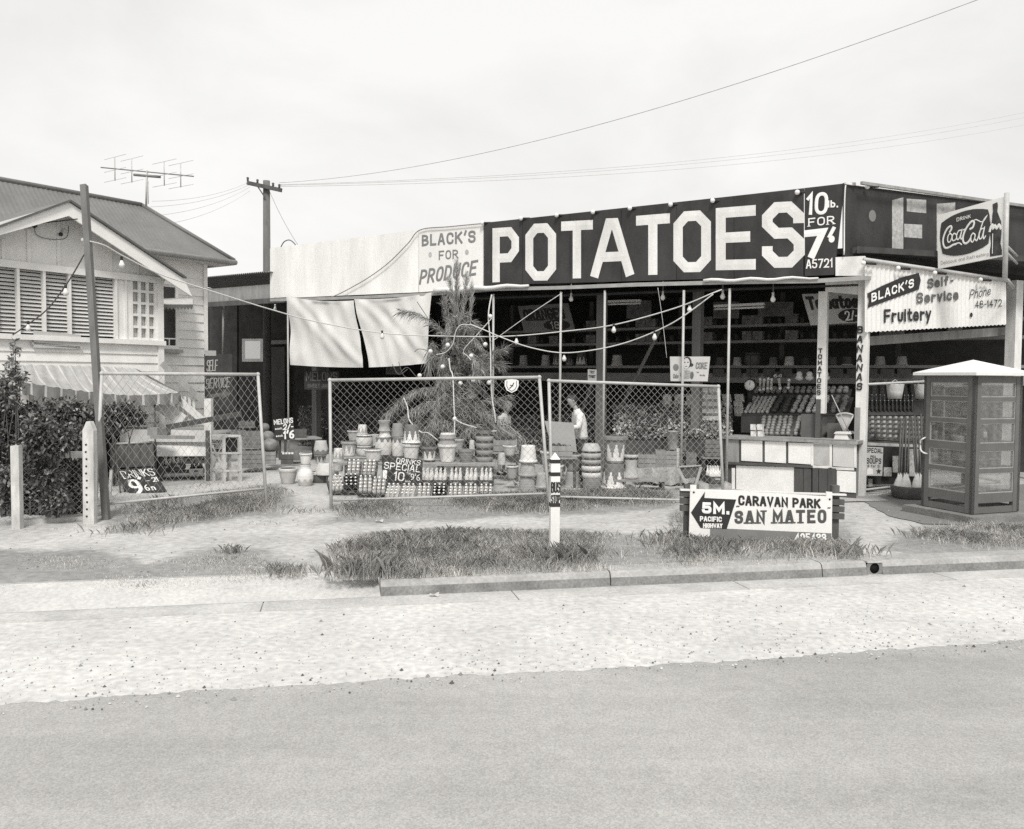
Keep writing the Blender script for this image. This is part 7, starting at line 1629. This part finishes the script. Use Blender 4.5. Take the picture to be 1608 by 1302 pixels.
person('woman in pale blouse with wavy hair bending behind the feathery tree', loc, fc, 1.50, .12, mat('wavy light hair', .30, .7, .5, 30), mat('pale blouse', .62, .85, .12, 9), mat('grey skirt', .2, .9, .1),
       {'L': (lambda B: B(.06, .24, 1.14), lambda B: B(.26, .2, 1.02)), 'R': (lambda B: B(.08, -.24, 1.14), lambda B: B(.28, -.16, 1.02))}, skirt=True, long_sleeve=False)

# ================================================================ PLANTS
# feathery tree hung with lamps in front of the blinds
YT = 17.1
tr = thing('feathery_tree', 'young feathery she-oak tree hung with cords and lamps in front of the canvas blinds', 'tree', V((at(727, 740, YT).x, YT, 0)))
trunk = polyline([V((at(727, 740, YT).x, YT, 0)), at(726, 700, YT), at(722, 640, YT), at(720, 570, YT), at(717, 500, YT), at(716, 455, YT), at(717, 428, YT)], 5)
mb = MB(); mb.tube(trunk, [lerp(.062, .008, i / (len(trunk) - 1)) for i in range(len(trunk))], 8)
BR = [  # branch polylines: (px, py, depth offset); weight; needle length; droop
 ([(719, 520, 0), (712, 480, -.1), (706, 440, -.15)], 520, .20, .0), ([(717, 510, 0), (718, 460, 0), (717, 415, 0)], 700, .20, .0), ([(719, 520, 0), (728, 480, .1), (733, 436, .1)], 520, .20, .0), ([(720, 525, 0), (738, 490, .1), (741, 447, .15)], 380, .18, .0), ([(718, 530, 0), (702, 500, 0), (699, 470, -.1)], 420, .2, .1),
 ([(720, 560, 0), (706, 530, -.2), (686, 512, -.4), (655, 492, -.5), (630, 489, -.5)], 620, .24, .55), ([(720, 575, 0), (690, 555, -.2), (678, 540, -.3), (672, 570, -.4)], 480, .28, .8), ([(720, 590, 0), (700, 575, -.3), (682, 560, -.3), (672, 588, -.3)], 420, .26, .8),
 ([(720, 580, 0), (745, 565, -.1), (770, 556, -.3), (791, 548, -.4)], 560, .24, .25), ([(720, 600, 0), (750, 585, -.3), (775, 570, -.3), (786, 572, -.3)], 560, .26, .3), ([(720, 535, 0), (735, 516, .1), (752, 512, .2)], 260, .18, .4),
 ([(721, 640, 0), (695, 612, -.3), (660, 612, -.5), (634, 625, -.6), (604, 652, -.7)], 700, .27, .8), ([(721, 650, 0), (690, 630, -.4), (655, 640, -.7), (628, 664, -.8)], 560, .25, .75), ([(721, 640, 0), (745, 632, -.2), (772, 628, -.3), (802, 622, -.3)], 420, .26, .7), ([(722, 660, 0), (750, 645, -.3), (785, 660, -.4), (822, 690, -.5)], 480, .25, .75),
 ([(721, 630, 0), (715, 610, .2), (700, 590, .3)], 420, .26, .6), ([(721, 650, 0), (735, 625, -.3), (742, 600, -.2)], 460, .26, .5), ([(722, 690, 0), (705, 665, -.4), (680, 660, -.6), (668, 686, -.6)], 560, .30, .9), ([(722, 685, 0), (745, 668, -.4), (768, 680, -.5)], 520, .28, .9), ([(721, 610, 0), (722, 560, .1), (720, 530, .1)], 560, .24, .5), ([(722, 690, 0), (726, 660, -.2), (722, 630, -.2)], 500, .28, .6)]
gt = np.random.default_rng(41)
for i in range(46):                                      # whorls of thin side branches
    u = gt.random(); y0 = 700 - 190 * u; sgn = 1 if i % 2 else -1; ln = (1 - .62 * u) * gt.uniform(38, 92); up0 = gt.uniform(6, 26)
    if sgn < 0 and y0 < 640: ln *= .62
    x0 = 721; dz = gt.uniform(-.7, .45)
    BR.append(([(x0, y0, 0), (x0 + sgn * ln * .35, y0 - up0, dz * .4), (x0 + sgn * ln * .75, y0 - up0 * .9, dz * .8), (x0 + sgn * ln, y0 + gt.uniform(-4, 22), dz)], int(120 + 2.6 * ln), gt.uniform(.14, .26), gt.uniform(.25, .8)))
nv = []; mi = []
for pts, n, L, droop in BR:
    P = polyline([at(x, y, YT + dz) for x, y, dz in pts], 5)
    mb.tube(P, [lerp(.013, .003, i / (len(P) - 1)) for i in range(len(P))], 5)
    for i in range(int(n * .85)):
        u = (rng.random() ** .8) * (len(P) - 1.01); k = int(u); p = lerp(P[k], P[k + 1], u - k); d = (P[k + 1] - P[k]).normalized()
        d2 = (d * (.9 - .45 * droop) + V(rng.normal(size=3)) * .42 - UP * droop * .85 + UP * (.35 if droop < .1 else 0)).normalized()
        l = L * rng.uniform(.35, 1.1); w2 = d2.cross(V(rng.normal(size=3))).normalized() * rng.uniform(.0016, .0034)
        p = p + V(rng.normal(size=3)) * .02; e = p + d2 * l - UP * (l * .25 * droop)
        mid = p + d2 * l * .55
        nv += [p - w2, p + w2, mid + w2, e, mid - w2]; mi.append(int(rng.integers(0, 3)))
for pts in ([(628, 586, -.3), (640, 577, -.3), (655, 592, -.4), (666, 585, -.4), (684, 570, -.3)], [(626, 568, -.3), (634, 590, -.3), (650, 596, -.3)], [(616, 572, -.3), (626, 588, -.3), (640, 580, -.3)], [(655, 474, -.4), (672, 500, -.4), (692, 530, -.2)], [(651, 553, -.4), (660, 548, -.4), (690, 556, -.3)], [(700, 455, .1), (712, 478, 0), (716, 500, 0)]):
    mb.tube(polyline([at(x, y, YT + dz) for x, y, dz in pts], 4), .007, 5)
mb.build('trunk', mat('rough brown bark', .13, .9, .3, 12, fine=.2), tr)
nF = len(nv) // 5; crown = npmesh('crown', [tuple(V(v) - tr.location) for v in nv], np.arange(nF * 5), np.arange(nF) * 5, 5, [mat('she-oak needle dark', .22, .8, .2), mat('she-oak needle', .36, .8, .2), mat('she-oak needle pale', .54, .8, .2)], mi, parent=tr)
# cords tied through the tree
def cord(pts, label, r=.014, bulbs=()):
    P = polyline([at(x, y, Y) for x, y, Y in pts], 6); mb = MB(); mb.tube(P, r, 6); o = tag(mb.build('tied_cord', CORD), label, 'cord')
    for x, y, Y in bulbs:
        mb = MB(); mb.ball(at(x, y, Y), .045, 10); mb.build('bulb', BULB, o)
cord([(772, 463, 16.7), (767, 495, 16.6), (770, 540, 16.5), (771, 600, 16.4), (773, 628, 16.4), (777, 650, 16.3), (778, 664, 16.3)], 'pale rope hanging straight down beside the first thin pole', .014, [(770, 497, 16.55), (768, 601, 16.35)])
cord([(705, 563, 16.6), (707, 580, 16.5), (711, 592, 16.4), (713, 640, 16.2), (714, 658, 16.15), (713, 700, 15.9), (714, 752, 15.2)], 'pale knotted rope hanging down through the middle of the tree', .013, [(714, 658, 16.15)])
cord([(714, 658, 16.15), (726, 665, 16.0), (745, 671, 15.8), (762, 677, 15.6), (780, 677, 15.6)], 'pale rope looping right from the knot to the banded tower', .013)
cord([(634, 625, 16.3), (640, 640, 16.2), (643, 660, 15.9), (660, 678, 15.6), (672, 680, 15.5), (688, 692, 15.4)], 'pale rope trailing from the left drooping branch over the pots', .012)
cord([(772, 500, 16.5), (750, 525, 16.5), (728, 550, 16.6), (735, 560, 16.6), (740, 566, 16.5)], 'short pale cord slanting from the rope into the tree', .009, [(703, 542, 16.5), (676, 552, 16.5), (695, 576, 16.4), (723, 602, 16.4), (743, 597, 16.4), (659, 590, 16.5), (762, 541, 16.4), (740, 559, 16.4)])
cord([(745, 511, 16.5), (725, 510, 16.5), (716, 520, 16.5), (711, 540, 16.5), (700, 553, 16.5), (685, 557, 16.5)], 'loose dark loop of flex hanging in the middle of the tree', .008)
cord([(883, 460, 16.2), (830, 495, 16.3), (780, 531, 16.5), (772, 536, 16.5)], 'thin straight cord from the second pole top down to the rope', .007)
cord([(1033, 452, 15.6), (1040, 500, 15.7), (1047, 562, 15.8)], 'thin string holding up the drink poster', .005)

# leaf shrubs
def leaf_cloud(name, label, trunk_px, Y0, clumps, nleaf, size, mats, seed, cat='shrub', flat=.5):
    g = np.random.default_rng(seed); b = gr(*trunk_px) if trunk_px[1] > 600 else at(*trunk_px, Y0); b = V((at(trunk_px[0], 700, Y0).x, Y0, 0)); t = thing(name, label, cat, b)
    tot = sum(c[3] * c[4] for c in clumps); vs = []; mi = []
    mb = MB()
    for (x, y, dy, rx, ry) in clumps:
        c = at(x, y, Y0 + dy); k = 1 / ppm(Y0 + dy); n = int(nleaf * rx * ry / tot); shade = g.integers(0, 2)
        mb.tube(polyline([b + V((g.normal() * .1, g.normal() * .06, 0)), lerp(b, c, .5) + V((g.normal() * .08, 0, .05)), c], 4), [.014 - .0011 * i for i in range(9)], 5)
        for i in range(n):
            d = V(g.normal(size=3)).normalized() * (g.random() ** .45)
            p = c + V((d.x * rx * k, d.y * rx * k * flat, d.z * ry * k))
            if p.z < .02: continue
            a = (V(g.normal(size=3)) + V((0, 0, -.25)) + d * .6).normalized(); s = size * g.uniform(.6, 1.3); q = a.cross(V((g.normal() * .5, g.normal() * .5, 1))).normalized()
            up_ = q.cross(a).normalized()
            if up_.z < 0: up_ = -up_
            vs += [p, p + a * s * .45 + q * s * .24 + up_ * s * .06, p + a * s, p + a * s * .45 - q * s * .24 + up_ * s * .06]
            mi.append(int(min(len(mats) - 1, max(0, g.normal(1.25 if d.z > -.2 else .6, .8)))))
    mb.build('stems', mat('shrub stem', .10, .9, .2), t)
    nF = len(vs) // 4; npmesh('foliage', [tuple(V(v) - b) for v in vs], np.arange(nF * 4), np.arange(nF) * 4, 4, mats, mi, parent=t); return t
BL = [mat('dark shrub leaf', .075, .5, .25, 8, spec=.45), mat('shrub leaf', .15, .5, .25, 8, spec=.45), mat('bright shrub leaf', .30, .5, .2, 8, spec=.45)]
gl = [(20, 660, .0, 34, 30), (60, 655, .3, 34, 26), (100, 650, .3, 34, 28), (128, 655, .4, 26, 26), (12, 700, -.1, 36, 40), (55, 700, -.1, 38, 42), (95, 705, 0, 36, 42), (125, 700, .1, 24, 40), (15, 760, -.1, 34, 44), (52, 770, 0, 32, 42), (92, 770, .1, 34, 42), (122, 770, .2, 24, 40), (-20, 720, -.2, 36, 80), (-10, 650, 0, 30, 40), (5, 620, .1, 24, 30), (75, 800, .1, 50, 22), (110, 800, .2, 30, 22), (62, 672, -.95, 30, 26), (84, 700, -.9, 24, 26), (50, 705, -.95, 18, 30), (72, 745, -.85, 26, 30), (105, 690, -.8, 20, 18), (88, 790, -.8, 26, 20), (10, 770, -.95, 16, 40)]
leaf_cloud('garden_shrub', 'dense dark leafy shrub filling the corner behind the low wire fence', (70, 820), 12.1, gl, 17500, .08, BL, 11)
leaf_cloud('tall_sapling', 'taller thin leafy sapling sticking up at the far left edge', (12, 820), 11.9, [(24, 548, 0, 8, 14), (20, 575, 0, 12, 16), (14, 600, 0, 20, 20), (30, 598, .1, 14, 12), (8, 625, 0, 26, 24), (36, 588, 0, 10, 8), (-8, 610, 0, 20, 30)], 1100, .075, BL[1:] + BL[2:], 12, 'sapling')
leaf_cloud('garden_shrub', 'smaller bright leaved shrub under the canopy behind the leaning pole', (190, 720), 14.4, [(172, 650, 0, 22, 16), (195, 648, .1, 24, 18), (215, 655, .1, 16, 14), (180, 672, 0, 24, 12), (150, 650, .2, 16, 14)], 1900, .085, BL, 13)

# grass
def blade_mat(name, v):
    m = bpy.data.materials.new(name); m.use_nodes = True; n = m.node_tree; n.nodes.clear()
    o = n.nodes.new('ShaderNodeOutputMaterial'); a = n.nodes.new('ShaderNodeBsdfDiffuse'); b = n.nodes.new('ShaderNodeBsdfTranslucent'); x = n.nodes.new('ShaderNodeMixShader'); x.inputs[0].default_value = .42
    t = n.nodes.new('ShaderNodeTexCoord'); z = n.nodes.new('ShaderNodeTexNoise'); z.inputs['Scale'].default_value = 2.2; z.inputs['Detail'].default_value = 5; n.links.new(t.outputs['Object'], z.inputs['Vector'])
    r = n.nodes.new('ShaderNodeMapRange'); r.inputs[1].default_value = .3; r.inputs[2].default_value = .7; r.inputs[3].default_value = v * .75; r.inputs[4].default_value = v * 1.25; n.links.new(z.outputs['Fac'], r.inputs[0])
    c = n.nodes.new('ShaderNodeVectorMath'); c.operation = 'SCALE'; c.inputs[0].default_value = TINT; n.links.new(r.outputs[0], c.inputs['Scale'])
    n.links.new(c.outputs[0], a.inputs[0]); n.links.new(c.outputs[0], b.inputs[0]); n.links.new(a.outputs[0], x.inputs[1]); n.links.new(b.outputs[0], x.inputs[2]); n.links.new(x.outputs[0], o.inputs[0]); return m
GM = [blade_mat('dry grass blade', .86), blade_mat('grass blade', .74), blade_mat('dark grass blade', .52)]

gx, gy, gh, gk = [], [], [], []
def patch(pxs, dens, h, clump=.6, tone=1.0, seed=0):
    g = np.random.default_rng(seed + 100); P = [gr(*p) for p in pxs]; P = [(p.x, p.y) for p in P]
    xs, ys = [p[0] for p in P], [p[1] for p in P]; A = (max(xs) - min(xs)) * (max(ys) - min(ys)); n = int(A * dens * .72)
    pts = np.stack([g.uniform(min(xs), max(xs), n), g.uniform(min(ys), max(ys), n)], 1)
    f = np.zeros(n)
    for k in range(7):
        a = g.uniform(0, 6.28); fr_ = g.uniform(1.0, 5.5); f += np.sin((pts[:, 0] * math.cos(a) + pts[:, 1] * math.sin(a)) * fr_ + g.uniform(0, 6.28))
    f = np.clip(f / 7 * 1.9 + .5, 0, 1); keep = inside(P, pts) & (g.random(n) < np.clip(f * (1.6 - clump) + (1 - clump) * .4, .03, 1))
    dmin = np.full(n, 9.0)
    for i in range(len(P)):
        a = np.array(P[i]); b_ = np.array(P[(i + 1) % len(P)]); ab = b_ - a; u = np.clip(((pts - a) @ ab) / (ab @ ab), 0, 1); dmin = np.minimum(dmin, np.linalg.norm(pts - (a + u[:, None] * ab), axis=1))
    fe_ = np.clip(dmin / .45, .08, 1); keep &= g.random(n) < fe_ ** 1.2; f = f * (.45 + .55 * fe_)
    pts = pts[keep]; f = f[keep]
    gx.append(pts); gh.append(h * .85 * (.35 + .9 * np.clip(f, 0, 1)) * g.uniform(.5, 1.3, len(pts))); gk.append(np.clip(tone - .25 + g.normal(0, .75, len(pts)), 0, 2.99).astype(int))
def tuft(px, py, n, r, h, tone=1.0, seed=0):
    g = np.random.default_rng(seed + 900 + int(px)); c = gr(px, py); pts = np.stack([g.normal(c.x, r * 1.5, int(n * .7)), g.normal(c.y, r * 1.1, int(n * .7))], 1); n = len(pts)
    gx.append(pts); gh.append(h * .8 * g.uniform(.5, 1.2, n)); gk.append(np.clip(tone + g.normal(0, .7, n), 0, 2.99).astype(int))
patch([(492, 905), (504, 868), (560, 838), (700, 834), (850, 834), (960, 840), (1040, 845), (1062, 836), (1320, 850), (1350, 872), (1250, 892), (1000, 908), (760, 920), (620, 926), (560, 926)], 3400, .10, .5, 1.0, 1)
patch([(500, 880), (520, 850), (700, 836), (860, 838), (1000, 850), (1000, 880), (700, 892)], 1200, .16, .6, 1.2, 2)
patch([(1060, 872), (1066, 842), (1120, 852), (1320, 860), (1345, 878), (1200, 886)], 2600, .15, .4, 1.2, 3)
patch([(1030, 850), (1062, 800), (1080, 804), (1090, 850)], 1600, .20, .5, 1.2, 4)
patch([(1300, 872), (1318, 835), (1340, 850), (1352, 880)], 1600, .24, .4, 1.0, 5)
patch([(170, 834), (166, 800), (300, 780), (430, 764), (464, 775), (436, 808), (330, 822), (225, 834)], 2600, .12, .7, 1.1, 6)
patch([(166, 836), (166, 805), (215, 790), (300, 782), (300, 812), (240, 832)], 1300, .14, .6, 1.3, 7)
patch([(504, 822), (524, 798), (640, 780), (860, 774), (1060, 776), (1072, 796), (1000, 804), (780, 812), (640, 818)], 2800, .13, .6, 1.1, 8)
patch([(780, 776), (860, 745), (1000, 765), (1060, 780), (860, 790)], 1000, .16, .7, 1.2, 9)
patch([(1392, 858), (1440, 822), (1700, 824), (1700, 864), (1450, 870)], 2600, .10, .6, .9, 10)
patch([(-60, 938), (-60, 870), (60, 866), (150, 874), (240, 882), (330, 864), (420, 868), (468, 895), (400, 922), (200, 934)], 3600, .035, .7, 1.2, 11)
patch([(150, 874), (330, 862), (430, 870), (470, 898), (300, 905)], 2600, .05, .6, 1.2, 12)
patch([(-40, 838), (20, 832), (140, 826), (160, 836), (60, 842)], 900, .08, .6, 1.0, 13)
patch([(1352, 776), (1425, 770), (1430, 782), (1352, 788)], 700, .08, .6, 1.4, 14)
patch([(262, 785), (270, 770), (330, 752), (420, 745), (420, 768), (300, 785)], 700, .08, .7, 1.1, 15)
for a in ((362, 870, 130, .05, .13, 1.6), (450, 902, 320, .09, .13, 1.5), (582, 914, 420, .12, .34, 1.3), (592, 918, 260, .08, .3, .7), (872, 882, 420, .12, .24, 1.2), (866, 905, 200, .12, .16, 1.3), (1235, 905, 200, .08, .16, 1.1), (1218, 893, 160, .09, .14, 1.2), (480, 806, 120, .1, .1, 1.4), (445, 800, 100, .1, .08, 1.3), (210, 835, 260, .16, .14, 1.2), (560, 905, 260, .16, .22, 1.2), (540, 920, 240, .14, .2, 1.1), (1060, 855, 260, .14, .2, 1.2), (1325, 872, 260, .12, .2, .9), (1270, 874, 200, .2, .15, .9), (1110, 868, 240, .2, .2, 1.1), (1455, 845, 160, .12, .14, 1.4), (690, 860, 240, .18, .2, 1.7), (740, 868, 200, .16, .18, 1.6), (965, 770, 60, .08, .2, .4), (430, 824, 60, .1, .06, 1.2)):
    tuft(*a)
pts = np.concatenate(gx); h = np.concatenate(gh); kk = np.concatenate(gk); n = len(pts)
ok = ((pts[:, 0] - K0.x) * M_.x + (pts[:, 1] - K0.y) * M_.y) > .05
pts, h, kk = pts[ok], h[ok], kk[ok]; n = len(pts)
az = rng.uniform(0, 6.283, n); lean = rng.uniform(.15, .95, n) * h; wd = rng.uniform(.0013, .0028, n) * (1 + h)
base = np.stack([pts[:, 0], pts[:, 1], np.full(n, .006)], 1); dirv = np.stack([np.cos(az), np.sin(az), np.zeros(n)], 1); sv = np.stack([-np.sin(az), np.cos(az), np.zeros(n)], 1) * wd[:, None]
mid = base + dirv * (lean * .35)[:, None] + np.array([0, 0, 1]) * (h * .62)[:, None]; tip = base + dirv * lean[:, None] + np.array([0, 0, 1]) * (h * .92)[:, None]
vv = np.stack([base - sv, base + sv, mid + sv * .8, tip, mid - sv * .8], 1).reshape(-1, 3)
o = npmesh('grass', vv, np.arange(n * 5), np.arange(n) * 5, 5, GM, kk); stuff(o, 'rough roadside grass in uneven tufts over the verge', 'grass')
print('GRASS', n, 'BOTTLES', NB, 'FRUIT', NF_)
# loose stones on the shoulder and a few scraps on the verge
vs, fl = [], []
n = 5200
tt = rng.uniform(-9, 14, n); nn_ = N_ASPH - .22 + rng.beta(1.0, 1.5, n) * (-.30 - N_ASPH)
for i in range(n):
    p = K(float(tt[i]), float(nn_[i]), -.150); r = float(rng.gamma(1.3, .0028) + .003); o_ = len(vs)
    for d in ((1, 0, -.3), (0, 1, -.3), (-1, 0, -.3), (0, -1, -.3), (.1, .1, .75)): vs.append((p.x + d[0] * r * rng.uniform(.7, 1.3), p.y + d[1] * r * rng.uniform(.7, 1.3), p.z + d[2] * r))
    fl += [o_, o_ + 1, o_ + 4, o_ + 1, o_ + 2, o_ + 4, o_ + 2, o_ + 3, o_ + 4, o_ + 3, o_, o_ + 4]
mi = np.repeat(rng.choice([0, 0, 0, 1, 1, 2], n), 4)
o = npmesh('loose_stones', vs, fl, np.arange(len(fl) // 3) * 3, 3, [mat('pale stone', .5, .9, .2), mat('grey stone', .24, .9, .2), mat('dark stone', .10, .9, .2)], mi); stuff(o, 'loose stones scattered over the gravel shoulder', 'stones')
vs, fl = [], []
pl_ = [gr(rng.uniform(-40, 1640), 800 + 130 * rng.random() ** .8) for i in range(3200)]
for p in pl_:
    if (p - K0).dot(M_) < .7: continue
    r = float(rng.gamma(1.3, .003) + .003); o_ = len(vs)
    for d in ((1, 0, 0), (0, 1, 0), (-1, 0, 0), (0, -1, 0), (.1, .1, .75)): vs.append((p.x + d[0] * r * rng.uniform(.7, 1.5), p.y + d[1] * r * rng.uniform(.7, 1.5), max(.012, .012 + d[2] * r)))
    fl += [o_, o_ + 1, o_ + 4, o_ + 1, o_ + 2, o_ + 4, o_ + 2, o_ + 3, o_ + 4, o_ + 3, o_, o_ + 4]
o = npmesh('path_grit', vs, fl, np.arange(len(fl) // 3) * 3, 3, [mat('pale stone', .5), mat('grey stone', .24), mat('dark stone', .10)], np.repeat(rng.choice([0, 1, 1, 2], len(fl) // 12), 4)); stuff(o, 'scattered grit and dead bits on the trodden verge path', 'grit')
for (x, y, w_, lb) in ((682, 934, .09, 'small white paper scrap lying in the gutter'), (800, 872, .10, 'white scrap in the grass left of the bus stop post'), (428, 797, .07, 'white scrap on the earth beside the gate foot'), (596, 818, .10, 'pale torn paper at the edge of the grass strip'), (336, 750, .05, 'tiny white scrap near the foot of the newspaper stand'), (786, 876, .06, 'tiny pale scrap lower in the grass')):
    p = gr(x, y, .03 if y < 925 else -.13); mb = MB(); mb.grid(lambda s, t: p + V(((s - .5) * w_, (t - .5) * w_ * .6, .012 * math.sin(s * 5 + t * 3) + .01 * t)), 4, 3); tag(mb.build('paper_scrap', mat('dirty paper', .5, .9)), lb, 'litter')
mb = MB(); mb.beam(gr(771, 797, .03), gr(866, 796, .03), .05, .05); tag(mb.build('white_batten', WHITE()), 'long white batten lying in the grass in front of the middle panel', 'batten')
